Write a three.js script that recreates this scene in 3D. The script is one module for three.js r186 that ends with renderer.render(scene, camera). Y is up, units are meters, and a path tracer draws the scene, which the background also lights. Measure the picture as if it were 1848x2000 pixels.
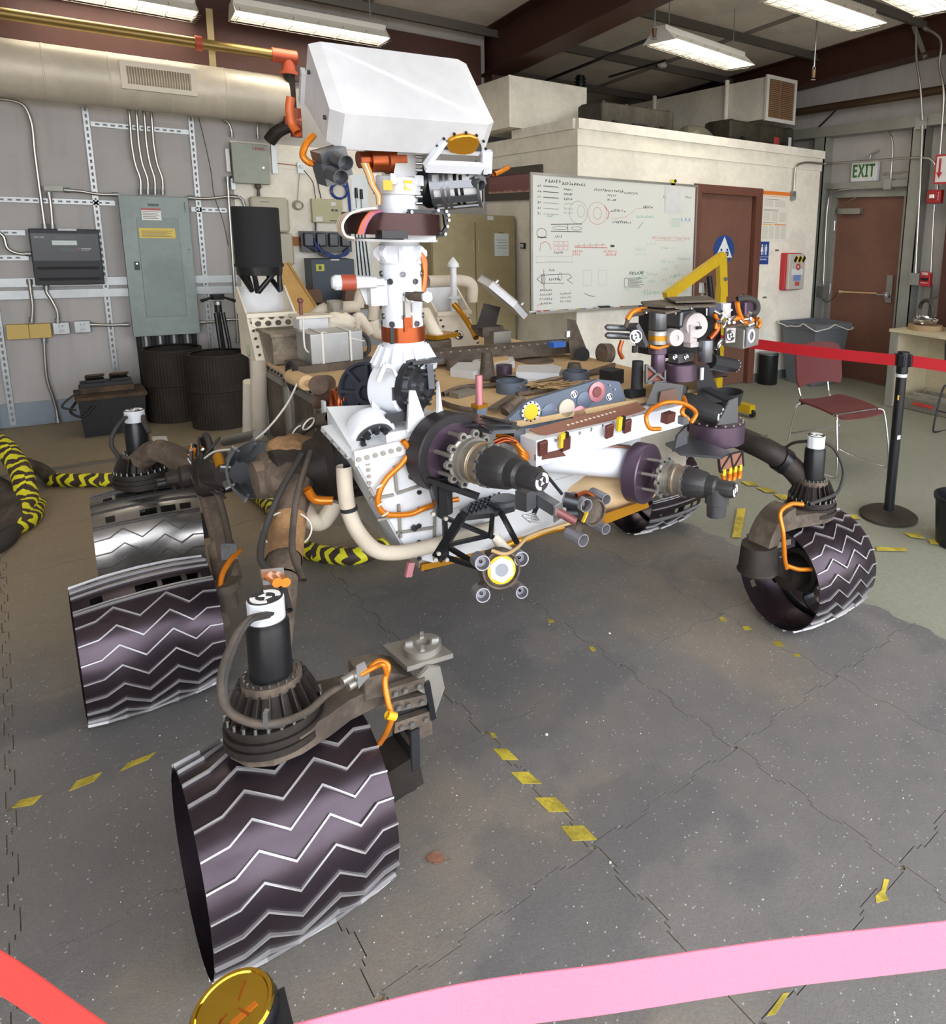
import*as THREE from 'three';
import{mergeGeometries,toCreasedNormals}from 'three/addons/utils/BufferGeometryUtils.js';
import{RoundedBoxGeometry}from 'three/addons/geometries/RoundedBoxGeometry.js';
import{RectAreaLightUniformsLib}from 'three/addons/lights/RectAreaLightUniformsLib.js';
import{FontLoader}from 'three/addons/loaders/FontLoader.js';
import{TextGeometry}from 'three/addons/geometries/TextGeometry.js';
const scene=new THREE.Scene();
const renderer=new THREE.WebGLRenderer();
renderer.toneMapping=THREE.LinearToneMapping;
renderer.toneMappingExposure=1.16;
renderer.shadowMap.enabled=true;
RectAreaLightUniformsLib.init();
const IMG_W=1848,IMG_H=2000,FOCAL=1382.9,PX=1261.3,PY=713.3;
const EYE=new THREE.Vector3(0,1.7465,0),PITCH=0.1883,ROLL=0.02545,YAW=0.6573;
const camera=new THREE.PerspectiveCamera(2*Math.atan(IMG_H / 2 / FOCAL)*180 / Math.PI,IMG_W / IMG_H,0.05,60);
const fwdV=new THREE.Vector3(Math.sin(YAW)*Math.cos(PITCH),-Math.sin(PITCH),-Math.cos(YAW)*Math.cos(PITCH));
const right0=new THREE.Vector3(Math.cos(YAW),0,Math.sin(YAW)),up0=new THREE.Vector3().crossVectors(right0,fwdV);
const camR=right0.clone().multiplyScalar(Math.cos(ROLL)).addScaledVector(up0,Math.sin(ROLL));
const camU=right0.clone().multiplyScalar(-Math.sin(ROLL)).addScaledVector(up0,Math.cos(ROLL));
camera.position.copy(EYE);
camera.quaternion.setFromRotationMatrix(new THREE.Matrix4().makeBasis(camR,camU,fwdV.clone().negate()));
camera.setViewOffset(IMG_W,IMG_H,IMG_W / 2 - PX,IMG_H / 2 - PY,IMG_W,IMG_H);
camera.updateProjectionMatrix();
scene.add(camera);
scene.background=new THREE.Color().setRGB(4.75,4.95,5.3);
const V=(x,y,z)=>new THREE.Vector3(x,y,z);
function rng(seed){let s=seed>>>0;return()=>{s=(s + 0x6D2B79F5)>>>0;let t=s;t=Math.imul(t ^(t>>>15),t|1);t ^=t + Math.imul(t ^(t>>>7),t|61);return((t ^(t>>>14))>>>0)/ 4294967296;};}
const rnd=rng(77);
function rayDir(px,py){return camR.clone().multiplyScalar((px - PX)/ FOCAL).addScaledVector(camU,-(py - PY)/ FOCAL).add(fwdV);}
function wp(px,py,ax,v){const d=rayDir(px,py),t=(v - EYE[ax])/ d[ax];return EYE.clone().addScaledVector(d,t);}
const ROVER_TURN=0.07883,ROVER_AT=V(1.3417,0,-1.8359);
const roverInv=new THREE.Matrix4().makeRotationY(ROVER_TURN).setPosition(ROVER_AT).invert();
const eyeL=EYE.clone().applyMatrix4(roverInv);
function rp(px,py,ax,v){const d=rayDir(px,py).transformDirection(roverInv),t=(v - eyeL[ax])/ d[ax];return eyeL.clone().addScaledVector(d,t);}
function boxUV(g){
const p=g.attributes.position,n=g.attributes.normal,uv=new Float32Array(p.count*2);
for(let i=0;i<p.count;i +=3){
let nx=0,ny=0,nz=0;
for(let k=0;k<3;k++){nx +=n.getX(i + k);ny +=n.getY(i + k);nz +=n.getZ(i + k);}
nx=Math.abs(nx);ny=Math.abs(ny);nz=Math.abs(nz);
for(let k=0;k<3;k++){
const x=p.getX(i + k),y=p.getY(i + k),z=p.getZ(i + k);
const[u,v]=ny>=nx&&ny>=nz?[x,z]:nx>=nz?[z,y]:[x,y];
uv[(i + k)*2]=u;uv[(i + k)*2 + 1]=v;
}
}
g.setAttribute('uv',new THREE.BufferAttribute(uv,2));
}
function merge(geos){
const list=geos.flat(9).filter(Boolean).map((g)=>{const c=g.index?g.toNonIndexed():g.clone();for(const k of Object.keys(c.attributes))if(!['position','normal','uv'].includes(k))c.deleteAttribute(k);if(!c.attributes.uv)c.setAttribute('uv',new THREE.BufferAttribute(new Float32Array(c.attributes.position.count*2),2));return c;});
const g=list.length===1?list[0]:mergeGeometries(list,false);
return g;
}
const taken=new Map();
function numbered(name){const n=taken.get(name)??0;taken.set(name,n + 1);return n?`${name}_${String(n).padStart(3, '0')}`:name;}
function mesh(name,geos,mat,parent,label,keepUV){
const g=merge(Array.isArray(geos)?geos:[geos]);
if(!keepUV)boxUV(g);
const m=new THREE.Mesh(g,mat);
m.name=parent&&parent!==scene?name:numbered(name);
m.castShadow=m.receiveShadow=true;
if(label)m.userData.label=label;
(parent??scene).add(m);
return m;
}
function grp(name,parent,label){const g=new THREE.Group();g.name=name;if(label)g.userData.label=label;parent.add(g);return g;}
function thing(name,label,category,pos,turn=0,group){
const o=new THREE.Group();o.name=numbered(name);o.userData={label,category};
if(group)o.userData.group=group;
if(pos)o.position.set(...(pos.isVector3?pos.toArray():pos));
o.rotation.y=turn;scene.add(o);return o;
}
function single(name,geos,mat,label,category,group,keepUV){const m=mesh(name,geos,mat,scene,null,keepUV);m.userData={label,category};if(group)m.userData.group=group;return m;}
function struct(name,geos,mat,label,parent){const m=mesh(name,geos,mat,parent??scene);if(!parent){m.userData={kind:'structure'};if(label){m.userData.label=label;}}return m;}
function structGroup(name,label){const o=new THREE.Group();o.name=name;o.userData={kind:'structure',label};scene.add(o);return o;}
const E3=new THREE.Euler(),M4=()=>new THREE.Matrix4();
function place(g,x=0,y=0,z=0,rx=0,ry=0,rz=0){if(rx||ry||rz)g.applyMatrix4(M4().makeRotationFromEuler(new THREE.Euler(rx,ry,rz)));g.translate(x,y,z);return g;}
function bx(w,h,d,x=0,y=0,z=0,rx=0,ry=0,rz=0,bev=0){return place(bev?new RoundedBoxGeometry(w,h,d,1,bev):new THREE.BoxGeometry(w,h,d),x,y,z,rx,ry,rz);}
function span(x0,x1,y0,y1,z0,z1,bev=0){return bx(Math.abs(x1 - x0),Math.abs(y1 - y0),Math.abs(z1 - z0),(x0 + x1)/ 2,(y0 + y1)/ 2,(z0 + z1)/ 2,0,0,0,bev);}
function along(a,b,hint){
const y=b.clone().sub(a).normalize();let h=hint??(Math.abs(y.y)>0.9?V(0,0,1):V(0,1,0));
const x=new THREE.Vector3().crossVectors(y,h).normalize(),z=new THREE.Vector3().crossVectors(x,y);
return M4().makeBasis(x,y,z).setPosition(a);
}
function rod(a,b,r0,r1=r0,seg=16,open=false){const L=a.distanceTo(b),g=new THREE.CylinderGeometry(r1,r0,L,seg,1,open);g.translate(0,L / 2,0);g.applyMatrix4(along(a,b));return g;}
function bar(a,b,w,d,hint){const L=a.distanceTo(b),g=new THREE.BoxGeometry(w,L,d);g.translate(0,L / 2,0);g.applyMatrix4(along(a,b,hint));return g;}
function turn(a,b,prof,seg=28){
const pts=prof.map(([t,r])=>new THREE.Vector2(Math.max(r,1e-4),t));
let g=new THREE.LatheGeometry(pts,seg);g=toCreasedNormals(g,0.6);g.applyMatrix4(along(a,b));return g;
}
function tube(pts,r,seg,rad=8,closed=false){const c=new THREE.CatmullRomCurve3(pts,closed,'centripetal');return new THREE.TubeGeometry(c,seg??pts.length*8,r,rad,closed);}
function shp(pts,holes=[]){const s=new THREE.Shape(pts.map(([x,y])=>new THREE.Vector2(x,y)));for(const h of holes)s.holes.push(h.isPath?h:new THREE.Path(h.map(([x,y])=>new THREE.Vector2(x,y))));return s;}
function circ(x,y,r){const p=new THREE.Path();p.absarc(x,y,r,0,Math.PI*2,true);p.isPath=true;return p;}
function ext(s,d,bev=0,cs=8){const g=new THREE.ExtrudeGeometry(s,{depth:d,bevelEnabled:bev>0,bevelThickness:bev,bevelSize:bev,bevelSegments:1,curveSegments:cs});return g;}
function slab(o,ux,uy,s,d,bev=0,cs=8){const x=ux.clone().normalize(),z=new THREE.Vector3().crossVectors(x,uy).normalize(),y=new THREE.Vector3().crossVectors(z,x);const g=ext(s,d,bev,cs);g.applyMatrix4(M4().makeBasis(x,y,z).setPosition(o));return g;}
function plate(pts,t){
const c=pts[0],ux=pts[1].clone().sub(c).normalize();const n=new THREE.Vector3().crossVectors(ux,pts[2].clone().sub(c)).normalize(),uy=new THREE.Vector3().crossVectors(n,ux);
const s=shp(pts.map((p)=>{const q=p.clone().sub(c);return[q.dot(ux),q.dot(uy)];}));
const g=ext(s,t);g.translate(0,0,-t / 2);g.applyMatrix4(M4().makeBasis(ux,uy,n).setPosition(c));return g;
}
function hull8(b,t){
const P=[...b,...t],q=[[0,1,2,3],[7,6,5,4],[4,5,1,0],[5,6,2,1],[6,7,3,2],[7,4,0,3]],a=[];
for(const[i,j,k,l]of q)for(const m of[i,j,k,i,k,l])a.push(P[m].x,P[m].y,P[m].z);
const g=new THREE.BufferGeometry();g.setAttribute('position',new THREE.Float32BufferAttribute(a,3));g.computeVertexNormals();
const c=V(0,0,0);P.forEach((p)=>c.addScaledVector(p,1 / 8));
const p0=V(a[0],a[1],a[2]),n0=V(g.attributes.normal.getX(0),g.attributes.normal.getY(0),g.attributes.normal.getZ(0));
if(p0.sub(c).dot(n0)<0){const ar=g.attributes.position.array;for(let i=0;i<ar.length;i +=9)for(let k=0;k<3;k++){const s=ar[i + 3 + k];ar[i + 3 + k]=ar[i + 6 + k];ar[i + 6 + k]=s;}g.computeVertexNormals();}
return g;
}
function ringOf(n,r,fn,a0=0){const out=[];for(let i=0;i<n;i++){const a=a0 + i / n*Math.PI*2;out.push(fn(Math.cos(a)*r,Math.sin(a)*r,a,i));}return out;}
function frameBars(w,h,t,d,x=0,y=0,z=0){return[bx(w,t,d,x,y + h / 2 - t / 2,z),bx(w,t,d,x,y - h / 2 + t / 2,z),bx(t,h - 2*t,d,x - w / 2 + t / 2,y,z),bx(t,h - 2*t,d,x + w / 2 - t / 2,y,z)];}
const XZ=()=>M4().makeBasis(V(1,0,0),V(0,0,1),V(0,-1,0));
const lerp=(a,b,t)=>a.clone().lerp(b,t);
function hash2(x,y,s){let h=Math.imul(x,374761393)+ Math.imul(y,668265263)+ Math.imul(s,2147483647);h=Math.imul(h ^(h>>>13),1274126177);return((h ^(h>>>16))>>>0)/ 4294967296;}
function vnoise(x,y,per,s){
const xi=Math.floor(x),yi=Math.floor(y),fx=x - xi,fy=y - yi,u=fx*fx*(3 - 2*fx),v=fy*fy*(3 - 2*fy),m=(k)=>((k % per)+ per)% per;
const a=hash2(m(xi),m(yi),s),b=hash2(m(xi + 1),m(yi),s),c=hash2(m(xi),m(yi + 1),s),d=hash2(m(xi + 1),m(yi + 1),s);
return a +(b - a)*u +(c - a)*v +(a - b - c + d)*u*v;
}
function fbm(x,y,per,oct,s){let v=0,a=0.5,t=0;for(let i=0;i<oct;i++){v +=a*vnoise(x*per,y*per,per,s + i);t +=a;a*=0.55;per*=2;}return v / t;}
const clamp=(x,a=0,b=1)=>Math.min(b,Math.max(a,x)),sstep=(a,b,x)=>{const t=clamp((x - a)/(b - a));return t*t*(3 - 2*t);};
function dtex(n,fn,repeat,srgb=true){
const d=new Uint8Array(n*n*4);
for(let j=0;j<n;j++)for(let i=0;i<n;i++){const c=fn(i / n,j / n,i,j),k=(j*n + i)*4;d[k]=clamp(c[0],0,255);d[k + 1]=clamp(c[1],0,255);d[k + 2]=clamp(c[2],0,255);d[k + 3]=255;}
const t=new THREE.DataTexture(d,n,n);t.wrapS=t.wrapT=THREE.RepeatWrapping;t.magFilter=THREE.LinearFilter;t.minFilter=THREE.LinearMipmapLinearFilter;t.generateMipmaps=true;
if(srgb)t.colorSpace=THREE.SRGBColorSpace;t.repeat.set(repeat,repeat);t.needsUpdate=true;return t;
}
function mix3(a,b,t){return[a[0]+(b[0]- a[0])*t,a[1]+(b[1]- a[1])*t,a[2]+(b[2]- a[2])*t];}
function canvasTex(w,h,draw){const c=document.createElement('canvas');c.width=w;c.height=h;draw(c.getContext('2d'),w,h);const t=new THREE.CanvasTexture(c);t.colorSpace=THREE.SRGBColorSpace;t.magFilter=THREE.LinearFilter;return t;}
function printed(name,w,h,d,tex,edge,parent,rough=0.5){
const g=new THREE.BoxGeometry(w,h,d);const fm=new THREE.MeshStandardMaterial({map:tex,roughness:rough});
const m=new THREE.Mesh(g,[edge,edge,edge,edge,fm,edge]);m.name=parent&&parent!==scene?name:numbered(name);m.castShadow=m.receiveShadow=true;(parent??scene).add(m);return m;
}
const std=(color,roughness=0.6,metalness=0,extra={})=>new THREE.MeshStandardMaterial({color,roughness,metalness,...extra});
const grime=dtex(512,(u,v)=>{const a=fbm(u,v,4,6,3),b=fbm(u,v,32,3,9);const k=255*(0.95 + 0.05*sstep(0.3,0.6,a))*(0.94 + 0.06*b);return[k,k*0.99,k*0.975];},0.9);
const dustMap=dtex(512,(u,v)=>{const a=fbm(u,v,5,6,21),b=fbm(u,v,40,3,5);return mix3([186,174,164],[255,240,222],sstep(0.32,0.68,a*0.75 + b*0.25));},2.2);
const scuff=dtex(512,(u,v,i,j)=>{const a=fbm(u,v,6,5,31);let k=205 + 50*a;const h=hash2(i,j,7);if(h>0.9972)k=255;const c=[k,k*0.985,k*0.99];return h>0.9972?[255,255,255]:c;},1.6);
const roughMap=dtex(512,(u,v)=>{const a=fbm(u,v,6,5,44);const k=150 + 105*a;return[k,k,k];},2.0,false);
const grainBump=dtex(512,(u,v,i,j)=>{const k=255*(0.6*fbm(u,v,64,3,71)+ 0.4*hash2(i,j,3));return[k,k,k];},3,false);
const M={
white:std(0xd9dce1,0.42,0,{map:grime}),
whiteSatin:std(0xd8dbe1,0.3,0),
whiteDusty:std(0xe4dccb,0.7,0,{map:grime}),
sleeve:std(0xc6bcac,0.75,0,{map:grime}),
blanket:std(0xd8bb92,0.85,0,{map:grime}),
tanDust:std(0xd2b487,0.95,0,{map:grime}),
black:std(0x17181b,0.42,0.1,{roughnessMap:roughMap}),
blackMatte:std(0x1d1d20,0.75),
blackDusty:std(0x34302e,0.62,0.25,{map:dustMap}),
darkMetal:std(0x3d3e42,0.42,0.65,{roughnessMap:roughMap}),
dustyTube:std(0x736a62,0.85,0.1,{map:dustMap}),
dustyGrey:std(0x6b655f,0.75,0.2,{map:dustMap}),
anod:std(0x483f46,0.37,0.8,{map:scuff,roughnessMap:roughMap}),
anodPurple:std(0x5d4c5c,0.42,0.6,{roughnessMap:roughMap}),
blackRing:std(0x322e30,0.5,0.45),
alu:std(0xc9cbcd,0.34,0.95,{roughnessMap:roughMap}),
aluDull:std(0xa5a39d,0.5,0.8,{map:grime}),
steel:std(0xb8bbbd,0.28,1.0),
chrome:std(0xdadde0,0.12,1.0),
galv:std(0xa9aeb0,0.4,0.75,{map:grime}),
grouser:std(0xa3a1a1,0.45,0.6),
copper:std(0xa3512c,0.33,0.75),
kapton:std(0xd0781a,0.28,0.35),
kaptonFoil:std(0xb9821f,0.3,0.55),
yellowTape:std(0xd8b022,0.4),
cable:std(0x34312f,0.7),
cableDusty:std(0x55504b,0.85,0,{map:dustMap}),
lacing:std(0xd8d4ca,0.8),
brownPlate:std(0x8d6250,0.55,0.3),
maroonRing:std(0x3d2423,0.34,0.45),
pink:std(0xc07f84,0.45,0.35),
pinkDark:std(0x7a4a48,0.45,0.35),
slate:std(0x5f6877,0.5,0.3),
lavender:std(0xb8aeac,0.55,0.05),
gunmetal:std(0x6d6f73,0.32,0.75),
fid:std(0xf1f1ef,0.5),fidDark:std(0x2a2429,0.55),
wire:std(0xa98c62,0.5),wirePurple:std(0x9c5f83,0.5),wireOrange:std(0xc5602a,0.45),
glass:std(0x0a0a0d,0.08,0),
};
const BACK=-7.72,RIGHT=7.35,FRONT=1.0,LEFT=-4.5,DEEP=-11.2,WROOM=-5.77;
const yc=(z)=>3.83 + 0.055*(z + 7.72);
const SLOPE=Math.atan(0.055);
const floorTex=dtex(2048,(u,v,i,j)=>{
const x=-3.4 + u*7,z=-6.2 + v*7;
const a=fbm(u,v,5,6,11),b=fbm(u,v,17,5,12),c=fbm(u*1.0,v,90,2,13);
let col=mix3([97,95,95],[124,120,115],a*0.7 + c*0.3);
const region=clamp(0.5*sstep(-0.2,-1.4,x - 0.25*(z + 2))+ 0.75*sstep(-2.6,-5.2,z)+ 0.16);
const d=sstep(0.46,0.74,b*0.55 + a*0.45 + region*0.34 - 0.06)*(0.35 + 0.6*region);
col=mix3(col,[158,138,111],d*0.85);
const s=sstep(0.62,0.7,fbm(u,v,11,5,19));col=mix3(col,[78,79,83],s*0.3);
const h=hash2(i,j,5),f=vnoise(u*40,v*40,40,8);
if(h>0.9972 - 0.003*f){const w=150 + 90*hash2(i,j,6);col=[w,w,w*0.98];}
return col.map((k)=>k*(0.95 + 0.1*hash2(i,j,1)));
},1 / 7);
floorTex.offset.set(3.4 / 7,6.2 / 7);
const slabTex=dtex(1024,(u,v,i,j)=>{
const x=-4.5 + u*12.2,z=-11.2 + v*12.2,a=fbm(u,v,6,6,51),b=fbm(u,v,24,4,52);
let col=mix3([124,126,112],[146,145,130],a*0.6 + b*0.4);
const dusty=sstep(2.2,0.2,x)*(0.6 + 0.4*b);col=mix3(col,[156,136,108],dusty*0.85);
const st=sstep(0.63,0.72,fbm(u,v,14,4,55));col=mix3(col,[112,107,94],st*0.25);
return col.map((k)=>k*(0.96 + 0.08*hash2(i,j,4)));
},1 / 12.2);
slabTex.offset.set(4.5 / 12.2,11.2 / 12.2);
M.slab=std(0xffffff,0.62,0,{map:slabTex});
M.mat=std(0xffffff,0.62,0,{map:floorTex,bumpMap:grainBump,bumpScale:0.0012});
M.floorTape=std(0xc9c04a,0.7,0,{map:dustMap});
const floor=structGroup('floor','concrete floor with interlocking grey rubber mats');
mesh('slab',span(LEFT,RIGHT + 0.15,-0.2,-0.004,DEEP,FRONT + 0.2),M.slab,floor);
{
const S=0.617,T=6,e=0.0014,ang=0.082,ex=V(Math.cos(ang),0,-Math.sin(ang)),ez=V(Math.sin(ang),0,Math.cos(ang)),O=V(1.585,0,-1.497);
const edge=(out)=>{
const p=[],w=S / T;
for(let k=0;k<T;k++){const s=k % 2?-1:1,a=k*w,d=0.011*s;p.push([a + 0.012,d*0 +(k?0:0)],[a + 0.004*1 + 0.004,d],[a + w - 0.008,d],[a + w - 0.012,0]);}
return p.map(([a,b])=>[a,b*out]);
};
const side=edge(1),rim=[];
for(const[a,b]of side)rim.push([a,-b + e]);
for(const[a,b]of side)rim.push([S + b - e,a]);
for(const[a,b]of[...side].reverse())rim.push([a,S - b - e]);
for(const[a,b]of[...side].reverse())rim.push([b + e,a]);
const base=ext(shp(rim),0.008);base.applyMatrix4(XZ());base.translate(0,0.004,0);
const full=base.index?base.toNonIndexed():base;
for(let i=-7;i<2;i++)for(let j=-8;j<4;j++){
const g=full.clone(),o=O.clone().addScaledVector(ex,i*S).addScaledVector(ez,j*S);
g.applyMatrix4(M4().makeBasis(ex,V(0,1,0),ez).setPosition(o));
mesh('rubber_tile',g,M.mat,floor);
}
const quads=[[[1095,1613],[1140,1612],[1167,1640],[1118,1642]],[[1044,1558],[1085,1557],[1112,1584],[1072,1585]],[[998,1508],[1032,1507],[1058,1530],[1020,1530]],[[963,1462],[990,1462],[1013,1484],[982,1484]],
[[956,1430],[966,1432],[971,1440],[962,1440]],[[22,1578],[40,1562],[84,1552],[64,1572]],[[135,1545],[150,1525],[200,1507],[185,1525]],[[233,1507],[250,1490],[305,1468],[290,1483]],
[[1150,1263],[1158,1262],[1165,1270],[1156,1272]],[[1068,1210],[1080,1210],[1083,1215],[1072,1216]],[[1405,1205],[1415,1205],[1420,1214],[1408,1212]],[[1450,1224],[1462,1222],[1470,1230],[1456,1231]],[[1507,1252],[1525,1252],[1533,1262],[1517,1262]],[[1548,1276],[1560,1276],[1566,1282],[1554,1282]],
[[1727,1716],[1737,1718],[1729,1745],[1736,1757],[1712,1763],[1710,1750],[1722,1738]],[[1497,1985],[1530,1940],[1542,1938],[1515,1980]],
[[1448,940],[1470,940],[1484,948],[1460,948]],[[1478,952],[1500,952],[1520,962],[1495,961]],[[1512,965],[1535,966],[1552,976],[1526,975]],[[1440,993],[1457,993],[1447,1049],[1430,1049]],[[1765,1040],[1795,1042],[1808,1052],[1780,1049]],[[1812,1052],[1832,1054],[1838,1063],[1818,1062]],[[1712,1068],[1770,1070],[1772,1076],[1712,1075]],[[1655,1004],[1672,1005],[1682,1013],[1664,1013]]];
for(const q of quads){
const p=q.map(([x,y])=>wp(x,y,'y',0.0055));const s=shp(p.map((k)=>[k.x,k.z]));
const g=ext(s,0.0012);g.applyMatrix4(XZ());g.translate(0,0.0056,0);
mesh('tape_stripe',g,M.floorTape,floor,'yellow piece of worn floor marking tape');
}
}
M.sheet=std(0xb9b7b5,0.7,0,{map:dtex(512,(u,v)=>{const a=fbm(u,v,5,5,61),s=fbm(u,v*0.12,24,3,62);const k=232 + 20*a - 9*sstep(0.5,0.8,s);return[k,k*0.99,k*0.985];},0.45)});
M.paintWhite=std(0xf1eee3,0.75,0,{map:grime});
M.trimWhite=std(0xf5f2ea,0.6,0,{map:grime});
M.ceiling=std(0xebe5df,0.55,0,{map:grime});
M.beam=std(0x4a2a22,0.6,0.1,{map:grime});
M.doorBrown=std(0x755143,0.6,0,{map:grime});
M.frameBrown=std(0x6e4437,0.55,0,{map:grime});
M.column=std(0x9b9d98,0.5,0.4,{map:grime});
const wb=structGroup('wall_back','grey lined metal back wall of the shed');
mesh('wall_panel',span(LEFT,3.6,-0.1,4.3,BACK - 0.15,BACK),M.sheet,wb);
mesh('plywood_panel',span(1.06,2.42,0.62,2.46,BACK,BACK + 0.02),M.paintWhite,wb,'white painted plywood backing board');
struct('baseboard_back',span(LEFT,0.9,0,0.2,BACK,BACK + 0.012),std(0x8b98a5,0.6,0,{map:grime}));
const wr=structGroup('wall_right','grey lined metal side wall with the exit door');
const DZ0=-5.78,DZ1=-4.71,DH=2.27;
mesh('wall_panel',[span(RIGHT,RIGHT + 0.15,-0.1,4.6,DEEP,DZ0),span(RIGHT,RIGHT + 0.15,-0.1,4.6,DZ1,FRONT),span(RIGHT,RIGHT + 0.15,DH,4.6,DZ0,DZ1)],M.sheet,wr);
struct('wall_left',span(LEFT - 0.15,LEFT,-0.1,4.6,BACK - 0.15,FRONT),M.sheet);
struct('wall_deep',[span(3.6,RIGHT + 0.15,-0.1,4.3,DEEP - 0.15,DEEP),span(3.45,3.6,2.6,4.3,DEEP,BACK - 0.15)],M.sheet);
struct('wall_front',[span(LEFT,-3.6,-0.1,4.6,FRONT,FRONT + 0.2),span(6.4,RIGHT + 0.15,-0.1,4.6,FRONT,FRONT + 0.2),span(-3.6,6.4,3.75,4.6,FRONT,FRONT + 0.2)],M.sheet);
struct('ground',span(-30,30,-0.3,-0.02,FRONT + 0.2,40),std(0xb5aa98,0.9,0,{map:grime}),'pale yard outside the roll-up door');
{
const c=structGroup('ceiling','dull silver insulated ceiling on steel purlins');
const L=(FRONT + 0.2 - DEEP)/ Math.cos(SLOPE),zc=(FRONT + 0.2 + DEEP)/ 2;
mesh('insulation',bx(RIGHT + 0.3 - LEFT + 0.15,0.12,L,(RIGHT + LEFT)/ 2,yc(zc)+ 0.06,zc,-SLOPE),M.ceiling,c);
for(let k=0;k<8;k++){const z=-10.4 + k*1.45;mesh('purlin',[bx(RIGHT - LEFT,0.015,0.05,(RIGHT + LEFT)/ 2,yc(z)- 0.095,z + 0.02),bx(RIGHT - LEFT,0.1,0.008,(RIGHT + LEFT)/ 2,yc(z)- 0.05,z)],std(0x6a6661,0.5,0.5),c);}
for(let k=0;k<6;k++){const x=-3.2 + k*1.83;mesh('seam_strip',bx(0.09,0.01,L,x,yc(zc)- 0.004,zc,-SLOPE),std(0x8d857f,0.5),c);}
}
function rafter(x,label,depth=0.5,w=0.2){
const g=[],z0=DEEP,z1=FRONT,zc=(z0 + z1)/ 2,L=(z1 - z0)/ Math.cos(SLOPE),y=yc(zc);
g.push(bx(w,0.016,L,x,y - depth,zc,-SLOPE),bx(0.012,depth,L,x,y - depth / 2,zc,-SLOPE),bx(w,0.016,L,x,y - 0.01,zc,-SLOPE));
const m=struct('roof_beam',g,M.beam,label);return m;
}
rafter(3.66,'wide brown steel roof beam running over the mast and white room',0.46,0.26);
rafter(RIGHT - 0.16,'brown steel roof beam along the exit door wall',0.36,0.2);
struct('rafter_ledger',[bx(RIGHT - LEFT - 3.8,0.62,0.02,-0.5,3.36,BACK + 0.06)],M.beam,'dark brown eave beam above the round duct');
struct('rafter_ledger',bx(0.14,0.14,0.2,3.66,3.3,BACK + 0.1),M.beam,'brown beam seat on the back wall');
{const a=wp(1785,50,'x',7.12),b=wp(1808,112,'x',7.12);struct('rafter_brace',bar(a,b,0.05,0.012,V(1,0,0)),M.galv,'flat steel brace on the exit wall beam');
const c=wp(880,72,'x',3.52),d=wp(918,128,'x',3.52);struct('rafter_brace',bar(c,d,0.06,0.02,V(1,0,0)),M.galv,'flat steel brace on the beam behind the mast head');}
{
const w=structGroup('wall_room','white plasterboard inner room with capped parapet');
const x0=3.6,x1=7.05,T=0.12,H=2.5,dx0=5.08,dx1=5.98,dh=2.2;
mesh("wall_panel",[span(x0,dx0,-0.05,H,WROOM - T,WROOM),span(dx1,x1,-0.05,H,WROOM - T,WROOM),span(dx0,dx1,dh,H,WROOM - T,WROOM),span(x0,x0 + T,-0.05,H,BACK,WROOM - T),span(x1 - T,x1,-0.05,H,BACK,WROOM - T),span(x0 + T,x1 - T,H - 0.1,H - 0.002,BACK,WROOM - T),span(x0 + 0.01,x1,H - 0.1,H - 0.002,DEEP,BACK - 0.16)],M.paintWhite,w);
mesh('fascia',[span(x0 - 0.012,x1 + 0.01,H,2.66,WROOM - T,WROOM + 0.014),span(x0 - 0.014,x0 + T,H,2.66,DEEP,WROOM - T)],M.paintWhite,w);
mesh('parapet_board',[span(x0 - 0.01,x1 + 0.03,2.645,2.735,WROOM - 0.02,WROOM + 0.034),span(x0 - 0.034,x0 + 0.02,2.645,2.735,-7.02,WROOM - 0.03)],M.trimWhite,w,'white painted board capping the parapet');
struct('baseboard_room',[span(6.03,x1,0,0.1,WROOM,WROOM + 0.012),span(x0 + 0.05,5.02,0,0.1,WROOM,WROOM + 0.012)],std(0x6f7677,0.6));
}
{
const d=structGroup('door_1','brown painted restroom door with round blue sign in the white room');const z=WROOM;
mesh('door_leaf',span(5.13,5.94,0.01,2.15,z - 0.075,z - 0.03),M.doorBrown,d);
mesh('door_frame',[span(5.03,5.12,0,2.15,z - 0.1,z + 0.03),span(5.95,6.05,0,2.15,z - 0.1,z + 0.03),span(5.03,6.05,2.15,2.24,z - 0.1,z + 0.03)],M.frameBrown,d);
mesh('door_handle',[rod(V(5.86,1.02,z - 0.03),V(5.86,1.02,z + 0.03),0.022),rod(V(5.86,1.02,z + 0.025),V(5.75,1.015,z + 0.03),0.011),rod(V(5.86,1.02,z - 0.03),V(5.86,1.02,z - 0.024),0.035)],M.steel,d);
const disc=turn(V(5.53,1.56,z - 0.03),V(5.53,1.56,z),[[0,0],[0,0.155],[0.006,0.155],[0.006,0]],40);
mesh('round_sign',disc,std(0x1d4384,0.5),d,'round blue restroom sign');
mesh('sign_triangle',slab(V(5.53,1.5,z - 0.024),V(1,0,0),V(0,1,0),shp([[-0.125,-0.03],[0.125,-0.03],[0,0.2]]),0.002),std(0xdfe3e4,0.5),d,'white triangle on the blue sign');
for(const s of[-1,1])mesh('sign_figure',[slab(V(5.53 + s*0.045,1.485,z - 0.0215),V(1,0,0),V(0,1,0),shp([[-0.02,0],[0.02,0],[0.024,0.05],[-0.024,0.05]]),0.002),turn(V(5.53 + s*0.045,1.555,z - 0.0215),V(5.53 + s*0.045,1.555,z),[[0,0],[0,0.014],[0.002,0.014],[0.002,0]],14)],std(0x1d4384,0.5),d);
}
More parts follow.
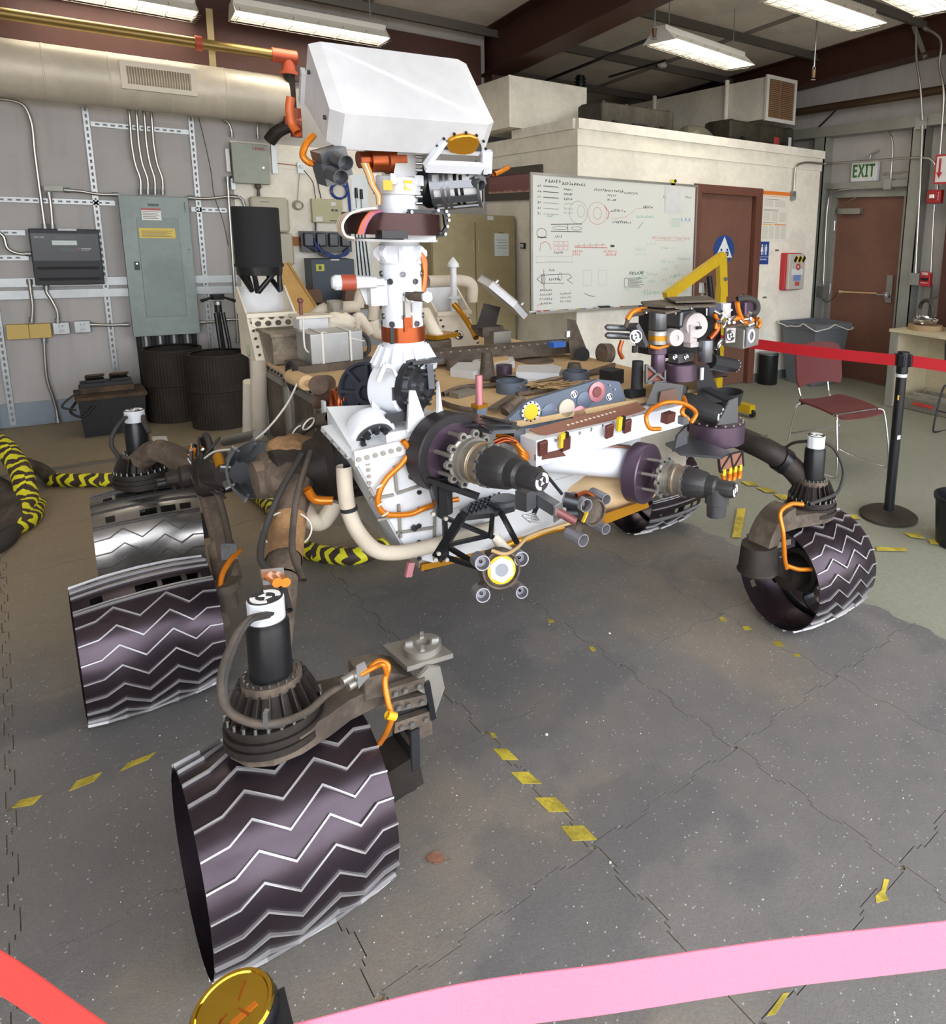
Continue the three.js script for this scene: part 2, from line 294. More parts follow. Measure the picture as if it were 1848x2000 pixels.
{
const d=structGroup('door_2','brown steel exit door with lever lock and closer');const x=RIGHT;
mesh('door_leaf',span(x + 0.02,x + 0.07,0.015,2.2,-5.72,-4.77),M.doorBrown,d);
mesh('door_frame',[span(x - 0.03,x + 0.1,0,2.2,DZ0,DZ0 + 0.06),span(x - 0.03,x + 0.1,0,2.2,DZ1 - 0.06,DZ1),span(x - 0.03,x + 0.1,2.2,2.27,DZ0,DZ1)],M.column,d,'grey steel door frame');
mesh('threshold',span(x - 0.06,x + 0.1,0,0.02,DZ0,DZ1),M.doorBrown,d);
mesh('door_closer',span(x - 0.06,x + 0.02,2.0,2.07,-5.66,-5.34,0.004),M.aluDull,d,'aluminium door closer body');
mesh('closer_arm',[bar(V(x - 0.05,2.09,-5.62),V(x - 0.07,2.19,-5.4),0.02,0.006),bar(V(x - 0.06,2.2,-5.72),V(x - 0.06,2.2,-5.4),0.02,0.006)],M.aluDull,d);
mesh('lock_plate',span(x - 0.004,x + 0.02,0.98,1.3,-4.92,-4.84),M.aluDull,d);
mesh('door_handle',[rod(V(x + 0.02,1.07,-4.88),V(x - 0.05,1.07,-4.88),0.03,0.036),rod(V(x - 0.05,1.07,-4.88),V(x - 0.05,1.06,-5.0),0.012)],M.steel,d);
for(const y of[1.86,1.08,0.3])mesh('door_hinge',rod(V(x - 0.012,y - 0.06,-5.725),V(x - 0.012,y + 0.06,-5.725),0.011),M.steel,d);
}
M.fixture=std(0xdedcd6,0.45,0.1);M.tubeGlow=new THREE.MeshStandardMaterial({color:0xffffff,emissive:0xfff8e8,emissiveIntensity:9,roughness:0.5});
M.reflector=std(0xf2f0e8,0.35);
function shopLight(a,b,label){
const c=lerp(a,b,0.5).add(V(0,0,0.17)),ang=Math.atan2(-(b.z - a.z),b.x - a.x),L=1.24;
const t=thing('shop_light',label,'ceiling light',[c.x,c.y,c.z],ang,'wire guarded fluorescent lights under the roof');
mesh('housing',[bx(L,0.05,0.14,0,0.13,0,0,0,0,0.006)],M.fixture,t);
for(const s of[-1,1])mesh('reflector_wing',bx(L,0.006,0.15,0,0.065,s*0.12,s*0.6),M.reflector,t);
for(const s of[-1,1])mesh('end_plate',slab(V(s*L / 2 - 0.004,0,0),V(0,0,1),V(0,1,0),shp([[-0.2,0.01],[-0.07,0.12],[0.07,0.12],[0.2,0.01]].map(([p,q])=>[-p,q]).reverse()),0.008),M.fixture,t);
for(const z of[-0.05,0.05]){const m=mesh('lamp_tube',rod(V(-L / 2 + 0.02,0.045,z),V(L / 2 - 0.02,0.045,z),0.017,0.017,14),M.tubeGlow,t,'glowing fluorescent tube');m.castShadow=false;}
for(const z of[-0.15,-0.08,0,0.08,0.15])mesh('guard_wire',rod(V(-L / 2,0.0,z),V(L / 2 + 0.02,0.0,z),0.0025,0.0025,5),M.aluDull,t);
for(let k=0;k<7;k++){const x=-L / 2 + 0.03 + k*(L - 0.04)/ 6;mesh('guard_wire',tube([V(x,0.05,-0.19),V(x,0.0,-0.13),V(x,-0.002,0),V(x,0.0,0.13),V(x,0.05,0.19)],0.0025,14,5),M.aluDull,t);}
for(const x of[-0.5,0.5])mesh('hanger_chain',rod(V(x,0.155,0),V(x,yc(c.z)- c.y - 0.005,0),0.005,0.005,6),M.galv,t);
const l=new THREE.RectAreaLight(0xfff6e6,6.2,L - 0.06,0.2);l.position.set(0,-0.012,0);l.rotation.x=-Math.PI / 2;l.castShadow=true;l.name='lamp_light';t.add(l);
return t;
}
shopLight(wp(1265,92,'y',3.4),wp(1422,140,'y',3.4),'wire guarded fluorescent light over the white room parapet');
shopLight(wp(1497,10,'y',3.6),wp(1660,62,'y',3.6),'wire guarded fluorescent light nearest above the exit door');
shopLight(wp(1655,-28,'y',3.62),wp(1780,30,'y',3.62),'wire guarded fluorescent light hanging above the desk corner');
shopLight(wp(455,45,'y',3.4),wp(735,92,'y',3.4),'wire guarded fluorescent light directly over the mast head');
shopLight(wp(70,-8,'y',3.4),wp(322,36,'y',3.4),'wire guarded fluorescent light above the round duct');
for(const[x,z,l]of[[0.2,-4.3,'added out-of-frame fluorescent fill light over the rear of the rover'],[2.9,-3.2,'added out-of-frame fluorescent fill light over the front of the rover']])shopLight(V(x - 0.6,3.72,z),V(x + 0.6,3.72,z),l);  // two unseen lights added above the rover to fill in the shade
function strut(a,b,out,label,group){
const L=a.distanceTo(b),w=0.041,holes=[];for(let y=0.03;y<L - 0.04;y +=0.052)holes.push([[-0.007,y],[0.007,y],[0.007,y + 0.028],[-0.007,y + 0.028]].reverse());
const s=shp([[-w / 2,0],[w / 2,0],[w / 2,L],[-w / 2,L]],holes),y=b.clone().sub(a).normalize(),x=new THREE.Vector3().crossVectors(y,out).normalize();
const g1=ext(s,0.003);g1.applyMatrix4(M4().makeBasis(x,y,out.clone()).setPosition(a.clone().addScaledVector(out,0.018)));
const sides=[-1,1].map((k)=>{const g=new THREE.BoxGeometry(0.003,L,0.02);g.translate(k*(w / 2 - 0.0015),L / 2,0.01);g.applyMatrix4(M4().makeBasis(x,y,out.clone()).setPosition(a));return g;});
return single('strut_channel',[g1,...sides],M.galv,label,'strut',group);
}
const OUT=V(0,0,1),zw=BACK + 0.002,GS='slotted strut rails on the back wall';
strut(V(0.03,0.02,zw),V(0.03,2.7,zw),OUT,'upright slotted strut between the black alarm box and breaker panel',GS);
strut(V(0.77,0.02,zw),V(0.77,2.7,zw),OUT,'upright slotted strut right of the breaker panel',GS);
strut(V(-0.69,0.02,zw),V(-0.69,1.6,zw),OUT,'upright slotted strut left of the tan outlet boxes',GS);
strut(V(0.055,2.5,zw),V(0.745,2.5,zw),OUT,'level slotted strut carrying four conduits under the duct',GS);
strut(V(-1.6,1.86,zw),V(0.16,1.86,zw),OUT,'level slotted strut above the black alarm box',GS);
strut(V(0.71,1.83,zw),V(1.04,1.83,zw),OUT,'short level strut right of the breaker panel top',GS);
strut(V(-1.6,1.6,zw),V(-0.45,1.6,zw),OUT,'level slotted strut ending at the alarm box upper edge',GS);
strut(V(-1.6,1.4,zw),V(-0.45,1.4,zw),OUT,'level slotted strut ending at the alarm box lower half',GS);
for(const[x0,x1]of[[LEFT + 0.02,0.2],[0.66,1.03]])for(const y of[1.1,1.2])single('wall_girt',[span(x0,x1,y - 0.035,y + 0.035,zw,zw + 0.03)],M.galv,y>1.15?(x0<0?'upper galvanised wall girt behind the alarm box':'upper galvanised girt right of the breaker panel'):(x0<0?'lower galvanised wall girt behind the alarm box':'lower galvanised girt right of the breaker panel'),'girt');
M.emt=std(0xb6b3ab,0.3,0.9);
function conduit(pts,label,r=0.0135,group,mat=M.emt){const t=thing('conduit',label,'conduit',[0,0,0],0,group);mesh('pipe',tube(pts,r,Math.max(12,pts.length*10),10),mat,t);for(const[p,q]of[[pts[0],pts[1]],[pts[pts.length - 1],pts[pts.length - 2]]]){const d=q.clone().sub(p).normalize();mesh('coupling',rod(p.clone().addScaledVector(d,0.002),p.clone().addScaledVector(d,0.045),r*1.45,r*1.45,12),M.galv,t);}return t;}
const W3=(px,py,z=BACK + 0.05)=>wp(px,py,'z',z);
const corner=(pts)=>pts;
[[251,274],[265,288],[280,302],[294,317]].forEach(([x0,x1],i)=>conduit([W3(x0,205),W3(x0 + 3,240),W3(x0 + 6,280),W3(x0 + 13,320),W3(x1,350),W3(x1 + 1,380)],'thin conduit bending down into the breaker panel top',0.0125,'four conduits into the breaker panel'));
conduit([W3(-60,193),W3(15,195),W3(45,205),W3(60,235),W3(68,300),W3(80,390),W3(88,448)],'long conduit curving down from the left into the alarm box');
conduit([W3(103,448),W3(99,400),W3(95,375)],'short conduit from the alarm box top to a grey fitting');single('elbow_fitting',bx(0.12,0.04,0.05,...W3(105,368).toArray()),M.column,'grey angled conduit fitting above the alarm box','fitting');
conduit([W3(125,371),W3(160,374),W3(190,379),W3(232,380)],'level conduit from grey fitting to the breaker panel');conduit([W3(366,386),W3(400,388),W3(445,384),W3(465,385)],'level conduit from breaker panel towards the drum antenna');
conduit([W3(-30,440),W3(5,460),W3(15,485),W3(35,495),W3(64,496)],'conduit entering the left side of the alarm box');conduit([W3(62,630),W3(64,600),W3(60,570),W3(57,545)],'conduit rising from the tan outlet boxes');conduit([W3(113,632),W3(112,610),W3(100,585),W3(91,570),W3(90,556)],'bent conduit between alarm box and grey outlet');
conduit([W3(86,660),W3(88,700),W3(93,745),W3(105,780),W3(110,800),W3(114,826,BACK + 0.06)],'conduit from the tan box down into the floor');conduit([W3(175,634),W3(215,635),W3(252,634)],'level conduit from grey outlet to the breaker panel foot');conduit([W3(386,630),W3(420,628),W3(450,624),W3(487,624)],'level conduit right of the breaker panel foot');conduit([W3(444,345),W3(446,380),W3(456,530),W3(465,670)],'tall upright conduit beside the drum antenna');
conduit([W3(436,232),W3(446,240),W3(452,255),W3(453,268)],'hooked conduit into the grey control box left side',0.011);conduit([W3(510,236),W3(503,245),W3(503,258),W3(504,272)],'hooked conduit into the grey control box right side',0.011);conduit([W3(466,384),W3(473,390),W3(478,402)],'curved conduit end above the drum antenna',0.01);
[[246,80,249,105],[262,83,266,105],[277,86,281,108]].forEach(([a,b,c,d])=>conduit([W3(a - 8,b - 40),W3(a,b - 10),W3(a,b),W3(c,d)],'short conduit passing up behind the round duct',0.0125,'three conduits above the duct'));
single('wall_wire',tube([W3(388,230),W3(398,270),W3(412,335),W3(418,380),W3(435,430),W3(446,480)],0.003,60,5),M.cable,'thin dark wire hanging beside the upright strut','wire');
{
const zc=BACK + 0.3,t0=wp(280,112,'z',zc),b0=wp(280,216,'z',zc),cy=(t0.y + b0.y)/ 2,r=(t0.y - b0.y)/ 2;
const d=thing('air_duct','large round beige air duct with square grille along the back wall','duct',[0,0,0]);
mesh('duct_tube',rod(V(LEFT + 0.05,cy,zc),V(1.5,cy,zc),r,r,40),std(0xdcd4c4,0.45,0.15,{map:grime}),d);
for(let k=0;k<10;k++){const x=-2.6 + k*0.4;mesh('duct_seam',turn(V(x,cy,zc),V(x + 1,cy,zc),[[0,r - 0.002],[0.004,r + 0.003],[0.012,r + 0.003],[0.016,r - 0.002]],40),std(0xd3cab8,0.45,0.15),d);}
const gz=zc + r*0.86,g0=wp(232,118,'z',gz),g1=wp(385,190,'z',gz),gw=g1.x - g0.x,gh=g0.y - g1.y,gx=(g0.x + g1.x)/ 2,gy=(g0.y + g1.y)/ 2;
mesh('grille_frame',[...frameBars(gw,gh,0.04,0.03,gx,gy,gz + 0.03),bx(gw - 0.02,gh - 0.02,0.06,gx,gy,gz - 0.05)],std(0xdfd6c4,0.5),d);
for(let k=0;k<24;k++)mesh('grille_slat',bx(0.006,gh - 0.08,0.022,gx - gw / 2 + 0.05 + k*(gw - 0.1)/ 23,gy,gz + 0.032,0,0.5),std(0xc9bea8,0.5),d);
mesh('white_label',bx(0.05,0.045,0.003,...wp(97,142,'z',zc + r*0.93).toArray(),-0.3),M.white,d);for(const x of[0.95])mesh('hanger_strap',[bx(0.05,0.55,0.006,x,cy + r + 0.2,zc - 0.05,0.1)],std(0x9b8a64,0.5,0.4),d);
}
{
const zc=BACK + 0.42,a=wp(-40,30,'z',zc),b=wp(545,100,'z',zc);
const t=thing('sprinkler_main','brassy sprinkler pipe with red couplings above the duct','pipe',[0,0,0]);
const y=(a.y + b.y)/ 2;
mesh('pipe',rod(V(LEFT + 0.03,y,zc),V(b.x,y,zc),0.042,0.042,20),std(0x8d7746,0.4,0.7),t);
for(const px of[388]){const x=wp(px,88,'z',zc).x;mesh('coupling',rod(V(x - 0.025,y,zc),V(x + 0.025,y,zc),0.058,0.058,20),std(0xa8452c,0.5),t,'red pipe coupling');}
mesh('tee',[rod(V(b.x - 0.06,y,zc),V(b.x + 0.14,y,zc),0.06,0.06,20),rod(V(b.x + 0.07,y,zc),V(b.x + 0.07,y - 0.14,zc),0.05,0.055,20),rod(V(b.x + 0.07,y - 0.12,zc),V(b.x + 0.07,y - 0.15,zc),0.07,0.07,20)],std(0xb34f30,0.5),t,'red cast tee');mesh('drop_pipe',rod(V(b.x + 0.07,y - 0.15,zc),V(b.x + 0.07,2.55,zc),0.045,0.045,20),M.blackDusty,t);mesh('valve',[rod(V(b.x + 0.0,2.62,zc),V(b.x + 0.14,2.62,zc),0.06,0.06,18),rod(V(b.x + 0.1,2.75,zc),V(b.x + 0.1,2.5,zc),0.05,0.05,16)],std(0x8f3f28,0.5),t);mesh('drain_elbow',tube([V(b.x + 0.05,2.6,zc),V(b.x - 0.06,2.53,zc),V(b.x - 0.12,2.45,zc - 0.05)],0.055,16,12),M.blackDusty,t);
}
single('strut_channel',[bx(0.045,0.6,0.03,...W3(533,275,BACK + 0.04).toArray())],M.galv,'upright strut below the sprinkler valve','strut');
{
const p0=V(0.18,0.715,0),t=thing('breaker_panel','tall grey electrical breaker panel on the back wall','breaker panel',[0.432,0.715,BACK]);
const grey=std(0x8b9896,0.5,0.25,{map:grime});
mesh('cabinet',bx(0.5,1.213,0.14,0,0.607,0.07,0,0,0,0.004),grey,t);mesh('door',bx(0.3,0.86,0.008,0.01,0.6,0.144,0,0,0,0.002),std(0x84918f,0.5,0.25,{map:grime}),t);mesh('latch',bx(0.035,0.07,0.02,-0.17,0.62,0.145,0,0,0,0.003),M.black,t);mesh('latch_tab',bx(0.014,0.014,0.006,-0.17,0.638,0.157),M.alu,t);
const lab=(w,h,bg,lines,hdr)=>canvasTex(256,Math.round(256*h / w),(c,W,H)=>{c.fillStyle=bg;c.fillRect(0,0,W,H);if(hdr){c.fillStyle=hdr;c.fillRect(0,0,W,H*0.16);}c.fillStyle='#77705c';for(let i=0;i<lines;i++)c.fillRect(14,H*(0.25 + i*0.7 / lines),W - 28 -(i*37)% 60,H*0.05);});
const l1=printed('white_label',0.14,0.1,0.003,lab(0.14,0.1,'#eeeeea',5,'#b04a4a'),M.white,t);l1.position.set(-0.03,1.06,0.15);const l2=printed('yellow_label',0.26,0.085,0.003,lab(0.26,0.085,'#e3c64e',6),M.yellowTape,t);l2.position.set(0.0,0.9,0.15);mesh('brand_plate',bx(0.08,0.022,0.004,-0.01,1.14,0.142),M.darkMetal,t);mesh('hinge_rail',bx(0.006,0.09,0.004,0.22,1.13,0.142),M.darkMetal,t);mesh('screw',rod(V(0.22,0.76,0.14),V(0.22,0.76,0.146),0.006,0.006,8),M.darkMetal,t);
}
for(let k=0;k<9;k++)single('floor_conduit',rod(V(0.22 + k*0.052,0,BACK + 0.06),V(0.22 + k*0.052,0.72,BACK + 0.06),0.02,0.02,12),k % 2?M.galv:M.blackMatte,k % 2?'grey conduit from the floor into the breaker panel':'black conduit from the floor into the breaker panel','conduit',k % 2?'grey conduits under the breaker panel':'black conduits under the breaker panel');
{
const t=thing('alarm_box','black fire alarm control box on the back wall','alarm box',[-0.2,1.18,BACK]);
const bk=std(0x121317,0.5,0);
mesh('case',bx(0.45,0.455,0.13,0,0.228,0.065,0,0,0,0.006),bk,t);
const face=printed('front_print',0.43,0.22,0.004,canvasTex(860,440,(c,W,H)=>{c.fillStyle='#131519';c.fillRect(0,0,W,H);c.fillStyle='#cfd3d6';c.font='34px sans-serif';c.fillText('NFS-320',40,72);c.fillStyle='#2c3138';c.fillRect(300,46,260,34);c.fillStyle='#10161a';c.fillRect(240,100,430,100);c.fillStyle='#bfcac4';c.fillRect(256,112,320,74);c.fillStyle='#2b3038';c.fillRect(340,232,230,56);c.strokeStyle='#c6686a';c.lineWidth=5;c.beginPath();c.arc(598,250,16,0,7);c.stroke();c.fillStyle='#d6d8da';c.font='bold 28px sans-serif';c.fillText('NOTIFIER',624,256);c.font='16px sans-serif';c.fillText('by Honeywell',628,280);}),bk,t,0.3);face.position.set(0,0.31,0.131);
for(const y of[0.14,0.05])mesh('vent_slot',bx(0.4,0.022,0.004,0,y,0.131),M.blackMatte,t);mesh('top_label',bx(0.12,0.016,0.004,0.02,0.452,0.13),M.white,t);
}
const tanBox=std(0xc9ad62,0.6),OB=(px,py,w,h,mat,label,socket)=>{const c=W3(px,py,BACK + 0.04),t=thing('outlet_box',label,'outlet',[c.x,c.y,BACK + 0.03]);mesh('box',bx(w,h,0.06,0,0,0,0,0,0,0.004),mat,t);if(socket)for(const s of[-1,1]){mesh('socket',bx(0.034,0.03,0.004,0,s*0.022,0.031,0,0,0,0.0015),M.white,t);for(const k of[-1,1])mesh('socket_slot',bx(0.004,0.012,0.002,k*0.008,s*0.022,0.034),M.black,t);}return t;};
OB(35,648,0.14,0.12,tanBox,'tan outlet box nearest the wall end');OB(79,646,0.14,0.12,tanBox,'tan outlet box next to the grey sockets');OB(120,641,0.11,0.1,M.galv,'grey double socket beside the tan boxes',true);OB(161,638,0.11,0.1,M.galv,'grey double socket left of the breaker panel',true);
single('wall_column',[span(-1.0,-0.78,0,4.0,zw,zw + 0.012),span(-1.0,-0.99,0,4.0,zw,zw + 0.1),span(-0.79,-0.78,0,4.0,zw,zw + 0.1)],M.column,'grey steel wall column at the left end','column');
const droid=await new FontLoader().loadAsync('fonts/droid/droid_sans_bold.typeface.json');
function letters(txt,size,depth=0.002){const g=new TextGeometry(txt,{font:droid,size,depth,curveSegments:3});return g;}
{
const t=thing('control_box','grey metal access control box with red lettering','control box',[1.205,2.08,BACK]);
mesh('case',bx(0.3,0.36,0.11,0,0.18,0.055,0,0,0,0.004),std(0x93998f,0.5,0.25,{map:grime}),t);{const g=letters('LENEL',0.026);g.translate(0.02,0.305,0.11);mesh('lettering',g,std(0x8c2f2a,0.5),t,'red letters LENEL');}mesh('lock',rod(V(0.1,0.15,0.11),V(0.1,0.15,0.118),0.008,0.008,10),M.chrome,t);
mesh('side_switch',[bx(0.03,0.2,0.04,-0.175,0.2,0.03)],M.fixture,t);mesh('drop_box',bx(0.035,0.1,0.05,-0.15,-0.01,0.03),M.galv,t);mesh('cord',tube([V(-0.16,0.06,0.04),V(-0.19,0.0,0.04),V(-0.185,-0.1,0.04),V(-0.15,-0.14,0.04)],0.007,24,6),M.cable,t);
}
{
const t=thing('wall_unit','pale grey two part telephone unit behind the drum antenna','wall unit',[...W3(532,445).setZ(BACK + 0.02).toArray()]);
mesh('upper_case',bx(0.33,0.33,0.1,-0.02,0.12,0.05,0,0,0,0.03),std(0xb7b29f,0.55),t);mesh('lower_case',bx(0.33,0.3,0.09,0.0,-0.2,0.045,0,0,0,0.02),std(0xb0ab98,0.55),t);mesh('cap',[rod(V(-0.1,0.29,0.05),V(-0.1,0.36,0.05),0.015,0.012,10),place(new THREE.SphereGeometry(0.03,14,10),-0.1,0.38,0.05)],std(0x5a5249,0.6),t);
mesh('mark',bx(0.08,0.006,0.002,-0.06,0.24,0.101),std(0x77726a,0.6),t);
}
{
const t=thing('cable_coil','loop of grey wire hanging on the white board','cable',[...W3(582,401).setZ(BACK + 0.03).toArray()]);for(let k=0;k<4;k++)mesh('loop',place(new THREE.TorusGeometry(0.045 - k*0.003,0.004,6,32),k*0.004,0,k*0.006),std(0x9a9483,0.6),t);mesh('lead',tube([V(0,0.04,0.01),V(0.02,0.2,0.01),V(0.04,0.33,0.01)],0.003,20,5),std(0x9a9483,0.6),t);
const b=thing('cable_coil','bright blue network cable coil on the white board','cable',[...W3(663,373).setZ(BACK + 0.03).toArray()]);for(let k=0;k<4;k++)mesh('loop',place(new THREE.TorusGeometry(0.082 - k*0.005,0.0055,6,40),0,0,k*0.007),std(0x24428f,0.5),b);for(const k of[0,1,2])mesh('lead',tube([V(0.07 + k*0.008,0.1,0.0),V(0.082 + k*0.008,-0.02,0.01),V(0.09 + k*0.008,-0.25,0.0)],0.005,20,6),std(0x24428f,0.5),b);for(const a of[0.2,1.8,3.3,5.0])mesh('tie',bx(0.02,0.02,0.03,Math.cos(a)*0.075,Math.sin(a)*0.075,0.01,0,0,a),M.black,b);
const o=thing('wall_socket','small grey wall socket with trailing wires','outlet',[...W3(589,328).setZ(BACK + 0.02).toArray()]);mesh('plate',bx(0.07,0.1,0.03,0,0,0.012),M.galv,o);mesh('plug',bx(0.03,0.03,0.03,0,0.01,0.035),M.white,o);mesh('wire',tube([V(0.02,-0.02,0.03),V(0.09,-0.12,0.03),V(0.11,-0.24,0.02),V(0.115,-0.3,0.02)],0.004,24,5),M.cable,o);mesh('red_wire',tube([V(-0.03,0.02,0.02),V(-0.12,0.025,0.02),V(-0.24,0.03,0.02)],0.004,12,5),std(0xa06050,0.5),o);
const m=thing('router_box','small white router behind the mast head cameras','router',[...W3(648,340).setZ(BACK + 0.02).toArray()]);mesh('case',bx(0.2,0.14,0.05,0,0,0.03,0,0,0,0.02),M.white,m);mesh('lead',tube([V(-0.08,0.02,0.05),V(-0.13,-0.08,0.03),V(-0.11,-0.24,0.02)],0.005,20,6),M.cable,m);
const k=thing('beige_box','flat beige wall box with two black connectors','wall box',[...W3(638,412).setZ(BACK).toArray()]);mesh('case',bx(0.28,0.23,0.08,0,0,0.04,0,0,0,0.006),std(0xb0ad8a,0.55),k);for(const[x,y]of[[0.05,0.01],[0.085,0.008]])mesh('connector',rod(V(x,y,0.08),V(x,y,0.095),0.012,0.012,12),M.black,k);mesh('label',bx(0.06,0.045,0.003,-0.08,-0.08,0.081),M.white,k);mesh('label',bx(0.045,0.035,0.003,0.06,0.07,0.081),M.white,k);mesh('antenna',rod(V(-0.11,-0.11,0.05),V(-0.115,-0.2,0.06),0.009,0.007,8),M.black,k);mesh('slot',bx(0.07,0.01,0.003,0.05,-0.095,0.081),M.black,k);
const p=thing('patch_panel','black network patch panel full of blue leads','patch panel',[...W3(635,472).setZ(BACK).toArray()]);mesh('frame',bx(0.47,0.2,0.12,0,0,0.06),M.black,p);for(let i=0;i<4;i++)mesh('cable_ring',bx(0.09,0.13,0.04,-0.17 + i*0.115,0.02,0.14,0,0,0,0.012),M.darkMetal,p);for(let i=0;i<9;i++){const r=rng(40 + i);mesh('lead',tube([V(-0.2 + r()*0.1,0.05 - r()*0.1,0.14),V(-0.1 + r()*0.1,-0.08 - r()*0.05,0.18),V(0.05 + r()*0.1,-0.12 - r()*0.04,0.17),V(0.2,-0.05 - r()*0.06,0.15)],0.006,24,6),i % 3?std(0x2a3f7d,0.5):M.cable,p);}mesh('wood_block',bx(0.08,0.09,0.03,-0.27,0,0.015),std(0xa46a3f,0.7),p);
const q=thing('network_cabinet','dark blue grey metal cabinet with yellow sign below the patch panel','cabinet',[...W3(647,545,BACK + 0.2).setZ(BACK).toArray()]);mesh('case',bx(0.4,0.56,0.3,0,-0.08,0.15,0,0,0,0.006),std(0x3c4450,0.5,0.2),q);mesh('yellow_sign',bx(0.075,0.065,0.003,-0.12,0.12,0.302),std(0xb9bf3a,0.5),q);mesh('sign_mark',bx(0.025,0.035,0.002,-0.12,0.12,0.304),M.black,q);mesh('top_label',bx(0.08,0.012,0.004,0.02,0.195,0.3),M.white,q);
}
{const t=thing('tool_strip','grey pegboard strip with hanging tools behind the mast','tool rack',[...W3(703,420).setZ(BACK).toArray()]);mesh('backing',bx(0.16,1.5,0.02,0.02,-0.35,0.012),M.galv,t);for(const[x,y]of[[-0.02,0.17],[0.03,0.16]]){mesh('tool_handle',rod(V(x,y,0.04),V(x,y + 0.1,0.04),0.014,0.012,10),M.black,t);mesh('tool_shank',rod(V(x,y - 0.1,0.04),V(x,y,0.04),0.005,0.005,8),M.steel,t);}mesh('shelf',bx(0.12,0.006,0.06,0.01,0.05,0.05),M.galv,t);for(let k=0;k<4;k++)mesh('cable',tube([V(-0.05 + k*0.03,-0.1,0.03),V(-0.04 + k*0.035,-0.45,0.035),V(-0.02 + k*0.04,-0.9,0.03)],0.005,16,6),M.cable,t);}
{
const board=thing('leaning_board','tan plywood board leaning behind the drum antenna bracket','board',[0,0,0]);
const bt=W3(557,514,-6.8),b0=V(bt.x - 0.28,0.005,-6.62),b1=V(bt.x + 0.72,0.005,-6.62);mesh('sheet',plate([b0,b1,bt.clone().add(V(0.02,0,0)),bt.clone().add(V(-0.05,0,0))],0.02),std(0xc59b52,0.6,0,{map:grime}),board);mesh('edge_strip',bar(bt.clone().add(V(0.02,0.01,0.015)),b1.clone().add(V(0,0.02,0.015)),0.03,0.012),std(0xb98a3c,0.6),board);
const bench=thing('work_bench','low cluttered bench with dark clamps at the back wall','bench',[2.1,0,-7.08]);
mesh('top',bx(0.88,0.05,0.5,0,0.98,0),std(0x5b4a3a,0.7),bench);for(const[x,z]of[[-0.4,-0.21],[0.4,-0.21],[-0.4,0.21],[0.4,0.21]])mesh('leg',bx(0.06,0.955,0.06,x,0.478,z),M.galv,bench);mesh('yellow_cord',tube([V(-0.4,1.02,0.2),V(-0.1,1.015,0.24),V(0.1,1.06,0.2),V(0.3,1.02,0.25),V(0.5,1.015,0.2)],0.01,40,8),std(0xb59f2c,0.5),bench);
for(const[px,l]of[[605,'brown clamp block standing on the bench'],[690,'brown clamp block behind the mast']]){const c=W3(px,555,-7.15);const t=thing('clamp_block',l,'clamp',[c.x,1.005,c.z]);mesh('jaw',hull8([V(-0.1,0,-0.05),V(0.1,0,-0.05),V(0.1,0,0.05),V(-0.1,0,0.05)],[V(-0.08,0.12,-0.05),V(0.08,0.12,-0.05),V(0.08,0.12,0.05),V(-0.08,0.12,0.05)]),std(0x6a5140,0.7),t);mesh('screw',rod(V(0,0.12,0),V(0.01,0.18,0),0.014,0.014,10),std(0x4d3a2d,0.7),t);}
}
{
const rib=(r)=>{const s=ringOf(120,1,(x,y,a,i)=>[x*(r +(i % 2?0.003:0)),y*(r +(i % 2?0.003:0))]);const sh=shp(s);sh.holes.push(circ(0,0,r - 0.015));const g=ext(sh,0.3);g.rotateX(-Math.PI / 2);return g;};
const rm=std(0x2e2822,0.75,0,{map:dustMap}),G=rib(0.225),lip=turn(V(0,0.3,0),V(0,1,0),[[0,0.2],[0,0.228],[0.012,0.226],[0.016,0.215],[0.012,0.2]],60);
const mk=(x,z,y,label)=>{const t=thing('ribbed_drum',label,'drum',[x,y,z]);mesh('wall',G,rm,t);mesh('rim',lip,rm,t);mesh('floor_disc',turn(V(0,0.02,0),V(0,1,0),[[0,0],[0,0.209],[0.01,0.209],[0.01,0]],40),rm,t);return t;};
const a=wp(342,818,'y',0),b=wp(440,832,'y',0);
mk(a.x + 0.03,a.z - 0.06,0,'ribbed black drum at the bottom of the stack beside the tote');mk(a.x + 0.03,a.z - 0.06,0.317,'ribbed black drum on top of the stack beside the tote');mk(b.x,b.z - 0.1,0,'ribbed black drum at the bottom of the stack nearest the rover');mk(b.x,b.z - 0.1,0.317,'ribbed black drum on top of the stack nearest the rover');
}
